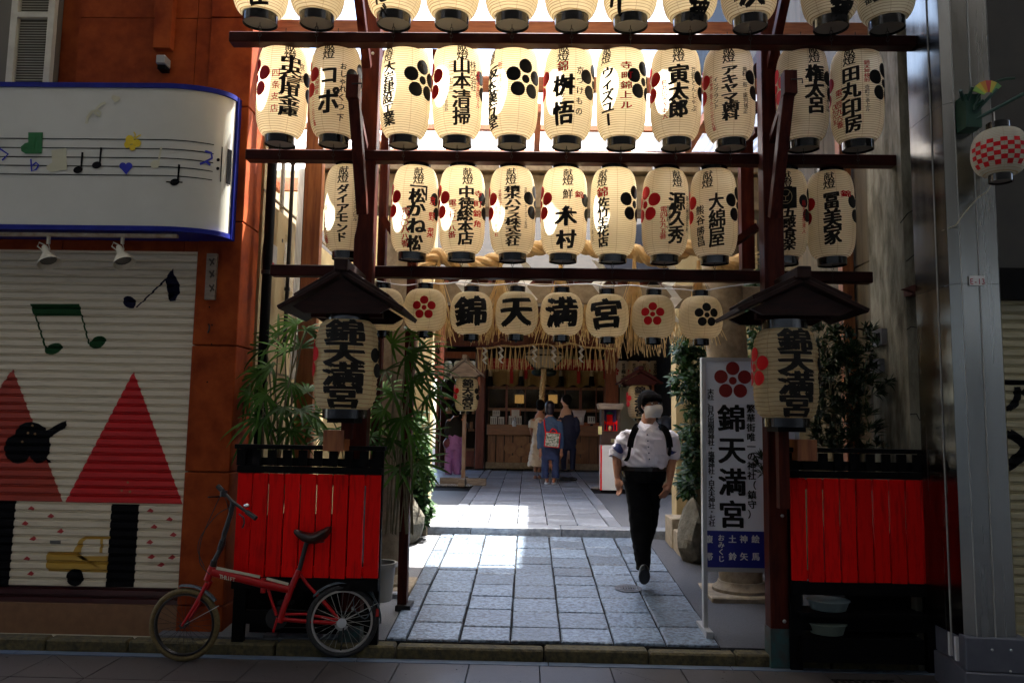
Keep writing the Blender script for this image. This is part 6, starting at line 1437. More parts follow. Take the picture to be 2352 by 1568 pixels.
# things for sale and offering on the counter
Yk = 18.5
def sheet(x0, x1, y0, y1, lab, Y=Yk, m=M_shide, lines=3):
    a, b = at(x0, y1, Y), at(x1, y0, Y); t = thing('paper_notice', lab, 'notice', ((a.x + b.x) / 2, Y, a.z), 'paper notices on the shrine counter')
    MB().prism([(a.x, Y, a.z), (b.x, Y, a.z), (b.x, Y + .05, b.z), (a.x, Y + .05, b.z)], (0, .008, 0)).build('sheet', m, t)
    q = MB()
    for k in range(lines): x = a.x + (b.x - a.x) * (k + .8) / (lines + .6); q.bb(x - .006, x + .006, Y - .006, Y - .003, a.z + (b.z - a.z) * .3, a.z + (b.z - a.z) * .85)
    tag(q.build('print_lines', M_ink, t), kind='stuff')
for i, (x0, x1, y0, y1, lab) in enumerate(((1126, 1142, 956, 979, 'white printed notice leftmost on the shrine counter'), (1144, 1158, 957, 981, 'white printed notice second from the left on the counter'), (1131, 1148, 942, 955, 'small white notice behind the two leftmost ones'), (1168, 1182, 955, 980, 'white notice sheet beneath the framed sign on the counter'), (1184, 1198, 955, 981, 'white notice sheet to the right of the bottle'), (1328, 1340, 975, 985, 'small white card leaning on the counter edge at the right'), (1350, 1367, 956, 972, 'white box shaped notice right of the bag on the counter'))):
    sheet(x0, x1, y0, y1, lab, Yk - (.04 if y1 > 970 else -.06))
a, b = at(1172, 958, 18.6), at(1196, 938, 18.6); t = thing('framed_sign', 'small wooden framed sign standing on the shrine counter', 'framed sign', a); MB().bb(a.x, b.x, 18.6, 18.63, a.z, b.z).build('frame', M_hallo, t); MB().bb(a.x + .03, b.x - .03, 18.585, 18.598, a.z + .03, b.z - .03).build('sheet', M_shide, t)
c = at(1181, 979, 18.42); t = thing('sanitiser_bottle', 'small clear pump bottle on the shrine counter', 'bottle', c); MB().lathe([(.04, 0), (.045, .02), (.045, .12), (.02, .15)], c, 12).build('body', mat('bottle_plastic', (.6, .65, .7), rough=.2, alpha=.8), t); MB().tube([c + Vector((0, 0, .15)), c + Vector((0, 0, .21)), c + Vector((-.04, 0, .21))], .01, 6).build('pump', M_white, t)
c = at(1330, 975, 18.55); t = thing('fortune_bag', 'clear bag of paper fortunes on a small wooden stand on the counter', 'bag', c); MB().ering([(c.x, 18.55, c.z, .10, .08), (c.x, 18.55, c.z + .2, .12, .09), (c.x, 18.55, c.z + .26, .14, .05), (c.x, 18.55, c.z + .33, .16, .06)], 12).build('bag_body', mat('pale_pink_bag', (.6, .5, .48), rough=.3), t); MB().bb(c.x - .16, c.x + .16, 18.45, 18.65, c.z - .05, c.z - .003).build('stand', M_hallo, t); MB().bb(c.x - .06, c.x + .06, 18.448, 18.452, c.z + .06, c.z + .17).build('tag', M_shide, t)
c = at(1358, 983, 18.6); t = thing('offering_box', 'small orange wooden offering stand with a round hole on the counter', 'offering stand', c); MB().bb(c.x - .17, c.x + .17, 18.5, 18.75, c.z - .02, c.z + .13).build('box', M_hallo, t); MB().tube([(c.x, 18.495, c.z + .055), (c.x, 18.49, c.z + .055)], .04, 14).build('round_hole', M_black, t)
for x, lab in ((1193, 'blue metal hanging lantern with gold box behind the counter, left of the bell rope'), (1270, 'blue metal hanging lantern with gold box behind the counter, right of the bell rope')):
    c = at(x, 905, 19.5); t = thing('hanging_bronze_lantern', lab, 'hanging lantern', c, 'bronze lanterns inside the hall')
    M_bm = mat('blue_bronze', (.03, .05, .10), rough=.3, metal=.7)
    MB().lathe([(.02, .22), (.04, .12), (.14, .02), (.17, -.01)], c, 16).build('cap', M_bm, t); MB().lathe([(.11, -.02), (.11, -.22)], c, 6).build('gold_box', mat('lit_gold', (.6, .35, .08), rough=.4, emit=((1, .55, .15), .08)), t); MB().lathe([(.06, -.23), (.03, -.3), (.12, -.38), (.12, -.42)], c, 16).build('foot', M_bm, t); MB().tube([c + Vector((0, 0, .2)), c + Vector((0, 0, .9))], .008, 5).build('chain', M_iron, t)
for x, lab in ((1209, 'grey memorial tablet behind the counter glass'), ):
    pbx = thing('memorial_tablet', lab, 'tablet', at(x, 975, 19.2)); pb(x - 5, x + 3, 945, 976, 19.2, 19.24, 'tablet', M_stone, pbx)
# left bay: shelf of goods; right bay: notice, fortune machine, ox
t = thing('goods_shelf', 'dim shelf with small grey goods in the left shrine bay', 'shelf', at(1050, 1000, 18.9))
for y in (912, 945, 985, 1030): pb(1020, 1089, y, y + 4, 18.6, 18.9, 'board', M_hallo if y == 912 else M_ctr, t)
for k in range(12):
    x = 1024 + k * 5.3; h = 8 + (k * 7) % 14; c = at(x, 944, 18.7); pb(x, x + 3.6, 944 - h, 944, 18.7, 18.8, 'boxed_charm', M_stone if k % 3 else M_shide, t)
for k in range(6):
    x = 1024 + k * 11; pb(x, x + 7, 984 - 16, 984, 18.7, 18.8, 'boxed_charm', M_ctr if k % 2 else M_shide, t)
pb(1020, 1089, 1034, 1070, 18.75, 18.8, 'lower_board', M_hall, t)
nb = thing('stamp_notice', 'white framed notice headed 御朱印 behind the walking man', 'notice board', at(1520, 935, 18.3)); pb(1478, 1549, 900, 948, 18.3, 18.34, 'frame', mat('grey_green_frame', (.25, .26, .22), rough=.5), nb); pb(1490, 1547, 906, 944, 18.27, 18.295, 'sheet', M_white, nb)
q = MB(); a = at(1499, 914, 18.26); write(q, '御朱印', a.x, a.z, .11, .11, .155, lambda x, z, k: (x, 18.262, z), .03, horiz=True)
for k in range(5): p = at(1502, 922 + k * 4, 18.26); q.bb(p.x, p.x + .38, 18.26, 18.264, p.z - .004, p.z + .004)
q.build('printed_text', M_ink, nb); q = MB(); p = at(1496, 930, 18.26); q.bb(p.x, p.x + .04, 18.26, 18.264, p.z, p.z + .13); q.build('red_figure_print', M_rink, nb)
pb_w = thing('right_bay_wall', 'pale office wall with a window at the right shrine bay', 'wall', at(1500, 1070, 18.6)); pb(1424, 1552, 884, 1076, 18.62, 18.7, 'wall_face', mat('pale_green_wall', (.30, .31, .25), rough=.7), pb_w); pb(1496, 1547, 956, 1040, 18.58, 18.61, 'window_pane', mat('dim_window', (.08, .09, .07), rough=.15), pb_w)
# fortune machine
Ym = 13.8; g0 = ground(Ym)
fm = thing('fortune_machine', 'dark wooden miniature shrine fortune machine on a white cabinet left of the walking man', 'fortune machine', (at(1405, 1000, Ym).x, Ym, g0))
xa0, xa1 = at(1381, 1000, Ym).x, at(1425, 1000, Ym).x; zz = lambda y: at(1400, y, Ym).z
MB().bb(xa0, xa1, Ym, Ym + .35, g0 + .03, zz(1022)).build('white_cabinet', M_white, fm); MB().bb(xa0 - .01, xa1 + .01, Ym - .01, Ym + .36, g0, g0 + .03).build('plinth', M_black, fm)
for x in (xa0, ): MB().bb(x - .012, x + .012, Ym - .006, Ym + .02, g0 + .031, zz(1022)).build('red_edge', M_red, fm)
M_dkw = mat('dark_brown_cabinet', (.035, .016, .012), (.06, .03, .02), 6, .4)
MB().bb(xa0, xa1, Ym, Ym + .35, zz(1021), zz(990)).build('coin_box', M_dkw, fm); MB().bb(xa0, xa0 + .05, Ym, Ym + .35, zz(989), zz(938)).build('side', M_dkw, fm); MB().bb(xa1 - .05, xa1, Ym, Ym + .35, zz(989), zz(938)).build('side', M_dkw, fm); MB().bb(xa0 + .05, xa1 - .05, Ym + .25, Ym + .35, zz(989), zz(938)).build('stage_back', mat('violet_backdrop', (.05, .02, .14), rough=.6), fm)
MB().prism([(xa0 - .03, Ym - .06, zz(940)), (xa1 + .03, Ym - .06, zz(940)), (xa1 + .06, Ym - .06, zz(926)), (xa0 - .06, Ym - .06, zz(926))], (0, .45, 0)).build('roof', M_old, fm, bev=.01)
q = MB(); cxm = (xa0 + xa1) / 2; zf_ = zz(989)
for x in (-.06, .06): q.bb(cxm + x - .008, cxm + x + .008, Ym + .1, Ym + .12, zf_, zf_ + .13)
q.bb(cxm - .09, cxm + .09, Ym + .095, Ym + .125, zf_ + .13, zf_ + .15); q.bb(cxm - .07, cxm + .07, Ym + .1, Ym + .12, zf_ + .10, zf_ + .112); q.build('miniature_torii', M_red, fm)
for x in (-.11, .11): MB().lathe([(.025, 0), (.012, .03), (.012, .10), (.03, .11), (.03, .15), (.005, .18)], (cxm + x, Ym + .06, zf_), 8).build('miniature_lantern', M_red, fm)
MB().prism([(cxm - .07, Ym + .2, zz(950)), (cxm + .07, Ym + .2, zz(950)), (cxm, Ym + .2, zz(944))], (0, .05, 0)).build('miniature_roof', mat('teal_roof', (.02, .15, .10), rough=.5), fm); MB().bb(cxm - .05, cxm + .05, Ym + .2, Ym + .25, zz(975), zz(951)).build('miniature_hall', M_red, fm)
MB().ball((cxm - .01, Ym + .04, zf_ + .04), .03, .03, .045, 8).build('miniature_lion_dancer', M_straw, fm); MB().bb(xa0 + .05, xa1 - .05, Ym + .0, Ym + .25, zf_, zf_ + .006).build('stage_floor', M_bred, fm)
MB().bb(cxm + .0, cxm + .09, Ym - .008, Ym, zz(1016), zz(1007)).build('coin_slot', M_chrome, fm); p = at(1378, 985, Ym); MB().bb(p.x - .03, p.x + .03, Ym - .02, Ym, p.z - .09, p.z + .05).build('yellow_card', mat('pale_yellow_card', (.7, .62, .25), rough=.6), fm)
# bronze ox
Yo = 14.6; g0 = ground(Yo); ox = thing('bronze_ox', 'bronze reclining ox statue with horns and a blue cloth behind the walking man', 'ox statue', (at(1530, 1050, Yo).x, Yo, g0)); M_br = mat('dark_bronze', (.04, .045, .06), (.08, .09, .11), 9, .35, metal=.6)
c = at(1528, 1010, Yo); q = MB()
q.ball((c.x + .25, Yo + .5, c.z - .15), .42, .85, .42, 18); q.ball((c.x + .1, Yo - .1, c.z + .1), .26, .38, .32, 16); q.ball((c.x - .05, Yo - .38, c.z + .26), .15, .24, .17, 14, Matrix.Rotation(R(20), 3, 'X')); q.ball((c.x - .07, Yo - .56, c.z + .18), .10, .13, .10, 12)
for s_ in (-1, 1): q.ball((c.x - .05 + s_ * .19, Yo - .28, c.z + .33), .09, .03, .045, 10); q.tube([(c.x + s_ * .35 + .2, Yo - .1, c.z - .35), (c.x + s_ * .38 + .15, Yo - .55, c.z - .5), (c.x + s_ * .3 + .1, Yo - .2, c.z - .58)], [.11, .08, .06], 10)
fuse(q, 'body', M_br, ox, .03, 4)
for s_ in (-1, 1): MB().tube(smooth_path([(c.x - .05 + s_ * .09, Yo - .32, c.z + .40), (c.x - .05 + s_ * .19, Yo - .34, c.z + .46), (c.x - .05 + s_ * .22, Yo - .36, c.z + .57)], 4), [.035 - .0035 * k for k in range(9)], 8).build('horn', mat('horn_brown', (.30, .20, .10), rough=.4), ox, smooth=True)
MB().ball((c.x + .22, Yo + .25, c.z + .08), .40, .35, .32, 16).build('blue_cloth', mat('blue_cloth', (.05, .12, .30), rough=.5), ox, smooth=True)
MB().bb(c.x - .5, c.x + .9, Yo - .8, Yo + 1.3, g0 - .01, c.z - .52).build('pedestal', M_stone, ox, bev=.02)
# ================================================================ people
class Fig:
    """figure measured in the photograph: px(x, y, dy) gives a point dy metres behind distance Y"""
    def __init__(s, Y): s.Y = Y; s.k = Y / FPX
    def p(s, x, y, d=0): return at(x, y, s.Y) + Vector((0, d, 0))
def hand(q, w_, dirv, side, L=.185, curl=.35, palm_n=(0, -1, 0)):
    """palm and five separate fingers; w_ wrist, dirv along the forearm, side = thumb side vector"""
    d = Vector(dirv).normalized(); s_ = Vector(side); s_ = (s_ - d * s_.dot(d)).normalized(); n = d.cross(s_).normalized()
    q.tube([w_ - d * .01, w_ + d * .03, w_ + d * .06, w_ + d * .095], [.024, .032, .036, .033], 10)
    for o_ in (-.02, .02): q.tube([w_ + d * .02 + s_ * o_ * .5, w_ + d * .095 + s_ * o_], [.018, .016], 8)
    for i, (o_, ln) in enumerate(((.030, .070), (.011, .080), (-.009, .074), (-.028, .058))):
        b = w_ + d * .092 + s_ * o_; pts = [b, b + d * ln * .42 + n * ln * .10 * curl * 3, b + d * ln * .75 + n * ln * .35 * curl * 2, b + d * ln * .92 + n * ln * .8 * curl * 1.6]
        q.tube(pts, [.0095, .009, .008, .006], 8)
    b = w_ + d * .03 + s_ * .03; q.tube([b, b + d * .03 + s_ * .022, b + d * .062 + s_ * .024 + n * .012], [.013, .011, .008], 8)
def head(q, c, h, yaw=0, face=True):
    """c centre of the head, h its height"""
    Rz = Matrix.Rotation(yaw, 3, 'Z'); 
    q.ball(c + Vector((0, 0, h * .06)), h * .335, h * .40, h * .44, 18, Rz)
    q.ball(c + Rz @ Vector((0, -h * .10, -h * .22)), h * .235, h * .27, h * .27, 14, Rz)
    if face:
        q.tube([c + Rz @ Vector((0, -h * .37, h * .02)), c + Rz @ Vector((0, -h * .455, -h * .10)), c + Rz @ Vector((0, -h * .40, -h * .13))], [h * .03, h * .05, h * .045], 8)
        for s_ in (-1, 1): q.ball(c + Rz @ Vector((s_ * h * .345, h * .0, -h * .03)), h * .035, h * .07, h * .11, 8, Rz)
M_shirt = mat('pale_lilac_shirt', (.78, .77, .86), (.70, .69, .78), 3, .75, bump=.006, bscale=7); M_trs = mat('black_trousers', (.004, .004, .005), (.007, .007, .008), 5, .8, spec=.1, bump=.004, bscale=8)
M_navy = mat('navy_check_lining', (.02, .03, .14), rough=.7); M_shoe = mat('black_shoe', (.010, .009, .009), rough=.3); M_mask = mat('white_mask', (.62, .61, .59), (.5, .49, .48), 12, .85, bump=.004, bscale=16)
F = Fig(7.25); k = F.k
man = thing('person', 'man in a white shirt, face mask and glasses walking toward the street with a backpack', 'person', (F.p(1478, 1320).x, 7.25, ground(7.2)))
yaw = R(28)
hc = F.p(1493, 931); hH = .245
q = MB(); head(q, hc, hH, yaw)
q.tube([hc + Vector((0, .02, -.06)), F.p(1487, 985, .02)], [.062, .068], 14)
shL, shR = F.p(1440, 1000, .02), F.p(1541, 1002, .02)     # as seen: left and right of the picture
elL, elR = F.p(1418, 1045, .02), F.p(1546, 1048, .05); wrL, wrR = F.p(1417, 1097, -.03), F.p(1534, 1107, -.08)
q.tube([shL, elL], [.045, .048], 12); q.tube([elL, elL.lerp(wrL, .45), wrL], [.046, .041, .026], 12)
q.tube([shR, elR], [.045, .048], 12); q.tube([elR, elR.lerp(wrR, .45), wrR], [.046, .041, .026], 12)
q.tube([shL, F.p(1487, 998, .02), shR], [.045, .07, .045], 12); q.ering([(F.p(1487, 990).x, 7.27, F.p(1487, y_).z, a_, b_) for y_, a_, b_ in ((1080, .17, .13), (1040, .18, .13), (1000, .18, .12))], 20)
hand(q, wrL, (wrL - elL).normalized() + Vector((.22, -.1, -.1)), (.6, -.8, 0), curl=.45); hand(q, wrR, (wrR - elR).normalized() + Vector((-.30, -.12, -.1)), (-.7, -.7, 0), curl=.45)
# legs inside the trousers, in the same skin
hpL, hpR = F.p(1458, 1095, .03), F.p(1508, 1095, .03); knL, knR = F.p(1468, 1195, -.06), F.p(1499, 1208, .12); anL, anR = F.p(1474, 1296, -.12), F.p(1487, 1283, .42)
for a, b, c in ((hpL, knL, anL), (hpR, knR, anR)): q.tube([a, b], [.07, .048], 12); q.tube([b, c], [.042, .03], 12)
fuse(q, 'body', M_skin, man, .0085, 2)
# shirt
q = MB(); T = lambda x, y, d=0: F.p(x, y, d)
rows = []
for (x0, x1, y, dp) in ((1429, 1532, 1074, .150), (1424, 1534, 1066, .165), (1426, 1536, 1050, .165), (1433, 1537, 1030, .150), (1434, 1538, 1012, .14), (1434, 1540, 1000, .13), (1444, 1533, 988, .11), (1462, 1515, 979, .09), (1472, 1504, 974, .07)):
    a, b = T(x0, y), T(x1, y); rows.append(((a.x + b.x) / 2, 7.27, a.z, (b.x - a.x) / 2, dp))
q.ering(rows, 26)
for sh_, el_, nx_ in ((shL, elL, -1), (shR, elR, 1)):
    q.tube([sh_ + Vector((-nx_ * .04, 0, .0)), sh_ + Vector((nx_ * .01, 0, -.03)), sh_.lerp(el_, .5) + Vector((nx_ * .012, 0, 0)), el_ + Vector((nx_ * .004, 0, -.01))], [.068, .072, .068, .066], 16)
fuse(q, 'shirt', M_shirt, man, .009, 2, .022, 7)
for el_, wr_2, nx_ in ((elL, wrL, -1), (elR, wrR, 1)):
    d = (wr_2 - el_).normalized(); c = el_ + Vector((nx_ * .004, 0, 0)); c2 = c + Vector((-nx_ * .003, 0, .012))
    MB().tube([c2 + Vector((0, 0, .045)) - d * .0, c2 + d * .0, c2 + d * .02], [.068, .074, .071], 18, cap=False).build('rolled_cuff', M_shirt, man, smooth=True)
    MB().tube([c2 + Vector((-nx_ * .02, -.035, .09)), c2 + Vector((-nx_ * .012, -.035, .045)), c2 + Vector((-nx_ * .006, -.03, .035))], [.03, .052, .055], 14).build('navy_cuff_lining', M_navy, man, smooth=True)
# collar, buttons, pocket
for s_ in (-1, 1):
    c0 = T(1488 + s_ * 12, 972, -.06); MB().prism([T(1488 + s_ * 17, 966, .0), T(1488 + s_ * 2, 982, -.085), T(1488 + s_ * 12, 992, -.095), T(1488 + s_ * 24, 977, -.03)], (0, -.008, .004)).build('collar', M_shirt, man, bev=.002)
fY = lambda y: 7.27 - np.interp(y, (974, 988, 1000, 1030, 1050, 1074), (.07, .11, .132, .152, .168, .152))
for y in (985, 998, 1012, 1026, 1040, 1054): p = at(1486 + (y - 985) * .08, y, fY(y) - .004); MB().ball(p, .0065, .004, .0065, 8).build('button', M_navy, man)
a = at(1486, 985, 7.12); q = MB(); pts = [at(1486 + (y - 985) * .08, y, fY(y) - .001) for y in (984, 998, 1012, 1026, 1040, 1054, 1068)]
for i in range(len(pts) - 1): q.bar(pts[i], pts[i + 1], .030, .005, (0, 1, 0))
q.build('button_placket', M_shirt, man)
pk = at(1516, 1026, fY(1026) + .012); MB().box(pk, (.11, .006, .13), Matrix.Rotation(R(14), 3, 'Z')).build('chest_pocket', M_shirt, man)
# trousers
q = MB()
rows = []
for (x0, x1, y, dp) in ((1428, 1530, 1066, .150), (1427, 1531, 1082, .155), (1430, 1530, 1105, .15)):
    a, b = T(x0, y), T(x1, y); rows.append(((a.x + b.x) / 2, 7.27, a.z, (b.x - a.x) / 2, dp))
q.ering(rows, 24)
def leg(q, pts):
    rows = []
    for (x0, x1, y, d, dp) in pts: a, b = T(x0, y), T(x1, y); rows.append(((a.x + b.x) / 2, 7.27 + d, a.z, (b.x - a.x) / 2, dp))
    q.ering(rows, 20)
leg(q, [(1430, 1484, 1095, 0, .12), (1437, 1492, 1130, -.02, .11), (1442, 1496, 1165, -.04, .10), (1444, 1496, 1205, -.06, .085), (1450, 1494, 1245, -.08, .075), (1455, 1492, 1280, -.10, .07), (1458, 1489, 1303, -.11, .07)])
leg(q, [(1474, 1530, 1095, .02, .12), (1480, 1523, 1130, .04, .10), (1482, 1518, 1170, .06, .09), (1484, 1515, 1210, .12, .08), (1484, 1510, 1250, .25, .07), (1482, 1505, 1285, .38, .065)])
fuse(q, 'trousers', M_trs, man, .010, 2, .008, 8)
MB().ering([(T(1479, 1070).x, 7.27, T(1479, y).z, a_, .163) for y, a_ in ((1080, .208), (1071, .208))], 24).build('belt', mat('black_belt', (.015, .012, .01), rough=.3), man)
for (x, y, d, L_, pitch_, lab) in ((1473, 1307, -.17, .14, 38, 0), (1490, 1294, .38, .12, -18, 1)):
    c = T(x, y, d); c.z = max(c.z, ground(7.25 + d) + .05); Rr = Matrix.Rotation(R(-pitch_), 3, 'X') @ Matrix.Rotation(R(-6), 3, 'Z'); q = MB()
    q.ball(c, .048, L_, .042, 14, Rr); q.ball(c + Rr @ Vector((0, .06, .02)), .042, .07, .05, 12, Rr); fuse(q, 'shoe', M_shoe, man, .009, 1)
    MB().ball(c + Rr @ Vector((0, 0, -.034)), .05, L_ * 1.02, .014, 14, Rr).build('sole', M_tyre, man)
# head parts
Rz = Matrix.Rotation(yaw, 3, 'Z'); HP = lambda x, y, z: hc + Rz @ Vector((x * hH, y * hH, z * hH))
q = MB(); q.ball(HP(0, .09, .17), hH * .41, hH * .44, hH * .42, 18, Rz); q.ball(HP(0, .16, -.02), hH * .37, hH * .32, hH * .35, 14, Rz)
for i in range(9): a = R(-70 + i * 17.5); q.tube([HP(.30 * math.sin(a), -.26 * math.cos(a), .36), HP(.37 * math.sin(a), -.42 * math.cos(a), .22), HP(.375 * math.sin(a) + .02, -.44 * math.cos(a), .17 - .03 * (i % 3))], [.028, .020, .008], 6)
for s_ in (-1, 1): q.tube([HP(s_ * .35, -.1, .25), HP(s_ * .375, -.08, .08), HP(s_ * .36, -.06, -.06)], [.022, .02, .008], 6)
fuse(q, 'hair', M_hair, man, .009, 1)
q = MB(); vs = []; n_, m_ = 13, 8
for j in range(m_):
    v = j / (m_ - 1); z = -.02 - v * .43
    for i in range(n_):
        a = R(-88 + i * 176 / 12); bul = math.cos(a) ** 2; r = .335 + .155 * bul * math.sin(min(1, .25 + v * .9) * PI * .85) - (.05 * v * v)
        vs.append(HP(r * math.sin(a), -.09 - r * math.cos(a) * 1.02, z - (.03 if abs(i - 6) > 4 else 0) + (.05 * (1 - v) * (bul ** 3))))
q.add(vs, [(j * n_ + i, j * n_ + i + 1, (j + 1) * n_ + i + 1, (j + 1) * n_ + i) for j in range(m_ - 1) for i in range(n_ - 1)]); q.build('face_mask', M_mask, man, smooth=True)
for s_ in (-1, 1): MB().tube([HP(s_ * .30, -.18, -.02), HP(s_ * .37, -.02, .03), HP(s_ * .37, .03, -.05), HP(s_ * .30, -.15, -.28)], .0025, 5).build('ear_loop', M_mask, man)
q = MB()
for s_ in (-1, 1):
    q.tube([HP(s_ * .155 + .115 * math.cos(a), -.425 + .06 * abs(s_ * .155 + .115 * math.cos(a)), .075 + .055 * math.sin(a)) for a in [2 * PI * i / 16 for i in range(16)]], .0022, 5, close=True); q.tube([HP(s_ * .27, -.39, .09), HP(s_ * .355, -.05, .06)], .0025, 5)
q.tube([HP(-.04, -.425, .09), HP(.04, -.425, .09)], .0022, 5); q.build('glasses', M_bblk, man)
for s_ in (-1, 1):
    MB().ball(HP(s_ * .14, -.345, .07), hH * .055, hH * .05, hH * .032, 10, Rz).build('eye', M_white, man); MB().ball(HP(s_ * .14, -.39, .07), hH * .024, hH * .015, hH * .026, 8, Rz).build('iris', M_bblk, man)
    MB().bar(HP(s_ * .06, -.40, .155), HP(s_ * .22, -.36, .16), .006, .006).build('eyebrow', M_hair, man)
bpk = thing('backpack', 'black backpack worn by the walking man, its straps over both shoulders', 'backpack', T(1485, 1060, .3))
MB().ball(T(1488, 1030, .26), .17, .12, .24, 16).build('pack', M_trs, bpk, smooth=True)
for s_, pts in ((-1, [(1468, 978, .07), (1459, 980, -.08), (1453, 990, -.115), (1446, 1008, -.125), (1442, 1030, -.13), (1439, 1048, -.12), (1434, 1058, -.05)]), (1, [(1508, 978, .07), (1519, 982, -.08), (1526, 992, -.11), (1531, 1008, -.12), (1534, 1030, -.105), (1535, 1045, -.03)])):
    P_ = smooth_path([T(x, y, d) for x, y, d in pts], 4); q = MB()
    for i in range(len(P_) - 1): q.bar(P_[i], P_[i + 1] + (P_[i + 1] - P_[i]) * .2, .055 if i < 15 else .028, .012, (0, 1, 0))
    q.build('shoulder_strap', M_trs, bpk)
MB().tube([T(1428, 1080, -.08), T(1432, 1094, -.1)], .012, 8).build('keyring', M_chrome, man)

# ---------------------------------------------------------------- visitors before the shrine
def visitor(lab, Y, xc, ytop, yfoot, parts_, hair_m, skin_rows=None, hair=(.36, .40, .42, -.1), yaw=PI, hx=0, name='person', hh=.225):
    F = Fig(Y); T = lambda x, y, d=0: F.p(x, y, d)
    g0 = ground(Y); t = thing(name, lab, 'person', (T(xc, yfoot).x, Y, g0))
    hc = T(xc + hx, ytop, 0) - Vector((0, 0, hh * .52)); q = MB(); head(q, hc, hh, yaw); q.tube([hc - Vector((0, 0, .05)), hc - Vector((0, 0, .20))], [.05, .055], 10); q.ering([(hc.x, Y, hc.z - z_, r_, .07) for z_, r_ in ((.80, .11), (.5, .10), (.3, .12), (.2, .10), (.14, .05))], 14)
    return t, F, T, hc, q, g0
def rows_(T, Y, L, n=20):
    q = MB(); rr = []
    for (x0, x1, y, dp, *d) in L:
        a, b = T(x0, y), T(x1, y); rr.append(((a.x + b.x) / 2, Y + (d[0] if d else 0), a.z, (b.x - a.x) / 2, dp))
    return q.ering(rr, n)
M_cream_d = mat('cream_dress', (.62, .54, .42), (.56, .48, .37), 3, .8, bump=.01, bscale=9, stretch=(3, 3, .5)); M_den = mat('denim_blue', (.035, .075, .16), (.05, .10, .20), 12, .85, bump=.004, bscale=12); M_den2 = mat('dark_denim', (.018, .035, .11), (.03, .05, .14), 10, .85, bump=.004, bscale=10)
M_suit = mat('navy_suit', (.010, .014, .045), (.015, .02, .06), 6, .7, bump=.004, bscale=9); M_pur = mat('purple_trousers', (.26, .10, .30), (.33, .15, .37), 4, .8, bump=.012, bscale=9, stretch=(2, 2, .7)); M_blkc = mat('black_knit', (.008, .008, .009), rough=.9)
def hairdo(T, hc, hh, yaw, m, t, long=0, r=1.0):
    Rz = Matrix.Rotation(yaw, 3, 'Z'); q = MB(); q.ball(hc + Rz @ Vector((0, hh * .08, hh * .10)), hh * .40 * r, hh * .44 * r, hh * .44, 16, Rz); q.ball(hc + Rz @ Vector((0, hh * .16, -hh * (.12 + long * .2))), hh * .38 * r, hh * .30, hh * (.35 + long * .25), 14, Rz); fuse(q, 'hair', m, t, .014, 2)
def shoe(t, c, L_, m, yaw=0):
    Rr = Matrix.Rotation(yaw, 3, 'Z'); MB().ball(c + Vector((0, 0, .035)), .045, L_, .04, 12, Rr).build('shoe', m, t, smooth=True)
# woman in denim with the bag
Y = 15.1; t, F, T, hc, q, g0 = visitor('woman seen from behind in blue denim jacket and jeans with a patterned bag', Y, 1263, 920, 1110, None, M_hair)
for s_ in (-1, 1):
    sh_, el_, wr_3 = T(1264 + s_ * 21, 968), T(1264 + s_ * 24, 1000, -.03), T(1264 + s_ * 24 + 1, 1036, -.1); q.tube([T(1264, 968), sh_, el_, wr_3], [.06, .055, .042, .026], 10); hand(q, wr_3, (0, -.1, -1), (-s_ * .3, -1, 0))
    hp_, an_ = T(1264 + s_ * 9, 1045), T(1264 + s_ * 8, 1104, -.02); q.tube([hp_, hp_.lerp(an_, .5), an_], [.085, .055, .032], 10); q.ball(Vector((an_.x, Y - .02, g0 + .05)), .038, .10, .03, 10)
fuse(q, 'body', M_skin, t, .014, 2)
q = rows_(T, Y, [(1241, 1288, 1032, .12), (1243, 1287, 1010, .125), (1243, 1286, 985, .12), (1242, 1286, 972, .11), (1248, 1280, 962, .09), (1256, 1271, 955, .07)])
for s_ in (-1, 1): q.tube([T(1264 + s_ * 16, 968), T(1264 + s_ * 21, 975), T(1264 + s_ * 24, 1000, -.03), T(1264 + s_ * 24, 1030, -.08)], [.07, .07, .062, .055], 12)
fuse(q, 'denim_jacket', M_den, t, .014, 2, .012, 8)
q = rows_(T, Y, [(1244, 1286, 1026, .13), (1243, 1286, 1045, .13), (1246, 1284, 1055, .12)])
for s_ in (-1, 1): q.join(rows_(T, Y, [(1264 + s_ * 11 - 10, 1264 + s_ * 11 + 10, 1045, .11), (1264 + s_ * 11.5 - 9, 1264 + s_ * 11.5 + 9, 1066, .10), (1264 + s_ * 12 - 9, 1264 + s_ * 12 + 9, 1097, .10)]))
fuse(q, 'jeans', M_den2, t, .014, 2, .010, 8); hairdo(T, hc, .225, PI, mat('dark_violet_hair', (.012, .008, .018), rough=.4), t, .6, 1.05)
for s_ in (-1, 1): c = T(1264 + s_ * 8, 1108); MB().ball((c.x, Y - .02, g0 + .022), .05, .125, .022, 12).build('sandal_sole', M_white, t, smooth=True)
bg_ = thing('patterned_bag', 'white patterned square bag with red edging slung on the denim woman', 'handbag', T(1270, 1010, -.2)); a, b = T(1250, 1026, -.24), T(1285, 992, -.24); Rg = Matrix.Rotation(R(5), 3, 'Y'); cb = (a + b) / 2
MB().box(cb, (abs(b.x - a.x), .08, abs(b.z - a.z)), Rg).build('red_frame', M_red, bg_, bev=.012)
M_pat = mat('letter_pattern_cloth', (.55, .55, .50), (.10, .16, .10), 26, .6, thr=(.45, .55)); MB().box(cb + Vector((0, -.045, 0)), (abs(b.x - a.x) - .035, .012, abs(b.z - a.z) - .035), Rg).build('patterned_panel', M_pat, bg_)
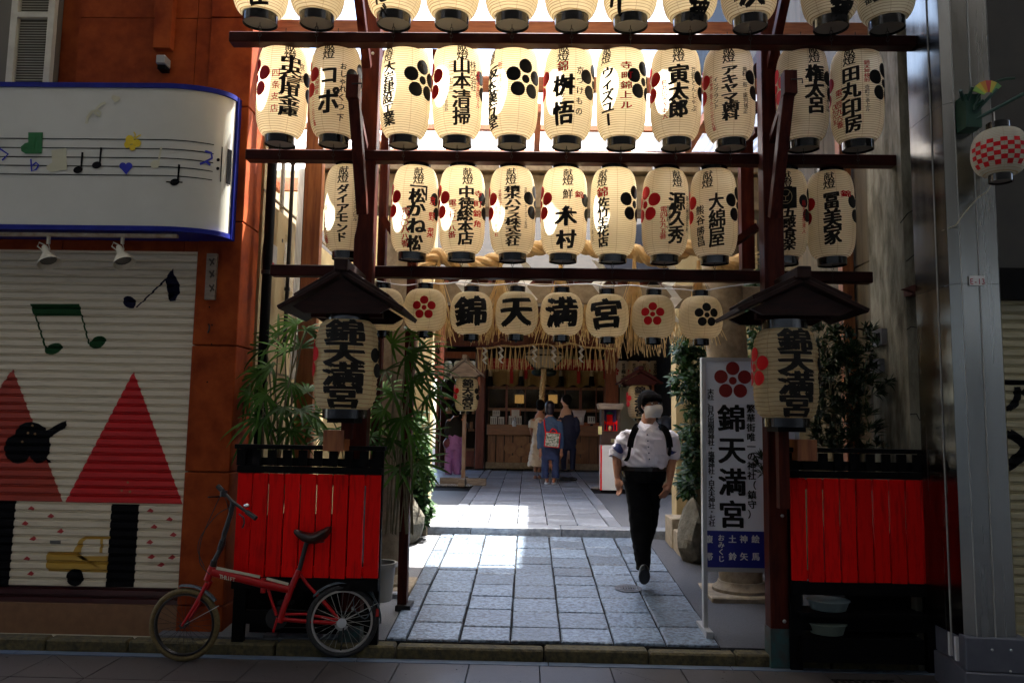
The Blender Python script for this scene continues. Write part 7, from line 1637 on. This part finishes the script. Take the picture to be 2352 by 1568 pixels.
MB().tube(smooth_path([T(1253, 995, -.2), T(1250, 975, -.16), T(1250, 965, -.10), T(1252, 961, .05)], 4), .012, 6).build('strap', M_red, bg_); MB().tube(smooth_path([T(1262, 992, -.24), T(1268, 984, -.25), T(1276, 988, -.24), T(1278, 994, -.24)], 4), .01, 6).build('handle', M_red, bg_)
# woman in the cream dress
Y = 16.3; t, F, T, hc, q, g0 = visitor('woman seen from behind in a long cream dress', Y, 1238, 917, 1088, None, M_hair, hx=3)
for s_ in (-1, 1): q.tube([T(1238, 966), T(1238 + s_ * 15, 966), T(1238 + s_ * 18, 985, -.02), T(1238 + s_ * 15, 1000, .15)], [.06, .055, .042, .028], 10)
hand(q, T(1223, 1000, .15), (.2, .9, .1), (0, 0, 1), curl=.3); hand(q, T(1253, 1000, .15), (-.2, .9, .1), (0, 0, 1), curl=.3)
for s_ in (-1, 1): p0, p1 = T(1238 + s_ * 5, 1050), T(1234 + s_ * 5, 1084); q.tube([p0, p1], [.06, .032], 10); q.ball(Vector((p1.x, Y - .02, g0 + .045)), .035, .10, .028, 10)
fuse(q, 'body', M_skin, t, .014, 2)
q = rows_(T, Y, [(1211, 1259, 1070, .22), (1214, 1258, 1050, .21), (1219, 1256, 1025, .17), (1223, 1254, 1000, .13), (1224, 1254, 985, .12), (1222, 1254, 972, .115), (1227, 1250, 963, .09), (1233, 1244, 958, .07)])
for s_ in (-1, 1): q.tube([T(1238 + s_ * 12, 967), T(1238 + s_ * 16, 970), T(1238 + s_ * 18, 982, -.02)], [.07, .075, .062], 12)
fuse(q, 'dress', M_cream_d, t, .015, 2, .018, 6); hairdo(T, hc, .225, PI, M_hair, t, .1)
for s_ in (-1, 1): c = T(1234 + s_ * 5, 1086); MB().ball((c.x, Y - .02, g0 + .02), .042, .12, .02, 10).build('heel_shoe', mat('tan_leather', (.30, .12, .05), rough=.4), t, smooth=True)
MB().tube(smooth_path([T(1230, 966, -.10), T(1240, 980, -.14), T(1252, 998, -.14)], 4), .006, 5).build('thin_strap', M_straw, t)
# man in the navy suit
Y = 16.0; t, F, T, hc, q, g0 = visitor('young man in a dark navy suit standing at the counter, face turned left', Y, 1303, 906, 1086, None, M_hair, yaw=PI - R(100) + PI, hx=-3)
for s_ in (-1, 1): q.tube([T(1305, 958), T(1305 + s_ * 17, 960), T(1305 + s_ * 20, 990, -.02), T(1305 + s_ * 16, 1010, .12)], [.06, .055, .042, .028], 10)
hand(q, T(1289, 1010, .12), (0, .8, -.3), (0, 0, 1)); hand(q, T(1321, 1010, .12), (0, .8, -.3), (0, 0, 1))
for s_ in (-1, 1): p0, p1 = T(1306 + s_ * 8, 1030), T(1306 + s_ * 8, 1080); q.tube([p0, p0.lerp(p1, .5), p1], [.085, .055, .032], 10)
fuse(q, 'body', mat('pale_skin', (.55, .33, .22), rough=.5), t, .014, 2)
q = rows_(T, Y, [(1286, 1324, 1020, .13), (1288, 1323, 995, .12), (1286, 1324, 970, .12), (1287, 1322, 960, .11), (1294, 1315, 952, .08)])
q.tube([T(1292, 960), T(1287, 968), T(1285, 990, -.02), T(1289, 1006, .1)], [.07, .072, .062, .05], 12); q.tube([T(1318, 960), T(1323, 968), T(1326, 988, -.02), T(1322, 1006, .1)], [.07, .072, .062, .05], 12); fuse(q, 'jacket', M_suit, t, .014, 2, .010, 8)
q = rows_(T, Y, [(1288, 1323, 1012, .12), (1289, 1322, 1032, .12)])
for s_ in (-1, 1): q.join(rows_(T, Y, [(1306 + s_ * 9 - 9, 1306 + s_ * 9 + 9, 1030, .10), (1305 + s_ * 10 - 7, 1305 + s_ * 10 + 7, 1055, .085), (1305 + s_ * 10 - 6, 1305 + s_ * 10 + 6, 1078, .075)]))
fuse(q, 'trousers', M_suit, t, .014, 2); hairdo(T, hc, .225, PI + R(80), M_hair, t, -.1, 1.05)
for s_ in (-1, 1): c = T(1305 + s_ * 8, 1084); shoe(t, Vector((c.x, Y, g0)), .13, M_shoe, R(60))
# person in purple trousers
Y = 15.4; t, F, T, hc, q, g0 = visitor('person in a black top and wide purple trousers behind the standing lamp', Y, 1048, 925, 1092, None, M_hair)
for s_ in (-1, 1): q.tube([T(1048, 965), T(1048 + s_ * 17, 967), T(1048 + s_ * 19, 990, -.02), T(1048 + s_ * 14, 1003, .16)], [.06, .055, .042, .028], 10)
hand(q, T(1034, 1003, .16), (.1, .9, .1), (0, 0, 1)); hand(q, T(1062, 1003, .16), (-.1, .9, .1), (0, 0, 1))
for s_ in (-1, 1): p0, p1 = T(1044 + s_ * 7, 1040), T(1039 + s_ * 7, 1086); q.tube([p0, p0.lerp(p1, .5), p1], [.085, .055, .032], 10)
fuse(q, 'body', M_skin, t, .014, 2)
q = rows_(T, Y, [(1031, 1064, 1005, .125), (1029, 1066, 985, .125), (1030, 1067, 970, .115), (1037, 1060, 961, .09), (1042, 1055, 956, .07)])
for s_ in (-1, 1): q.tube([T(1048 + s_ * 13, 968), T(1048 + s_ * 18, 975), T(1048 + s_ * 20, 992, -.02), T(1048 + s_ * 15, 1003, .12)], [.07, .07, .062, .05], 12)
fuse(q, 'black_top', M_blkc, t, .014, 2)
q = rows_(T, Y, [(1031, 1064, 998, .13), (1028, 1065, 1020, .14), (1028, 1062, 1032, .13)])
for s_ in (-1, 1): q.join(rows_(T, Y, [(1045 + s_ * 9 - 11, 1045 + s_ * 9 + 11, 1025, .125), (1042 + s_ * 9.5 - 10.5, 1042 + s_ * 9.5 + 10.5, 1050, .125), (1040 + s_ * 10 - 9.5, 1040 + s_ * 10 + 9.5, 1072, .115), (1040 + s_ * 10 - 8, 1040 + s_ * 10 + 8, 1089, .10)]))
fuse(q, 'purple_trousers', M_pur, t, .014, 2, .02, 7); hairdo(T, hc, .225, PI, M_hair, t, .35, 1.0)
for s_ in (-1, 1): c = T(1039 + s_ * 9, 1091); shoe(t, Vector((c.x, Y - .05, g0)), .13, M_white)
tag(MB().ball(T(1030, 1018, -.05), .10, .06, .10, 14).build('shoulder_bag', mat('maroon_leather', (.10, .012, .025), rough=.4), smooth=True), 'small maroon shoulder bag at the hip of the purple-trousered person', 'handbag')
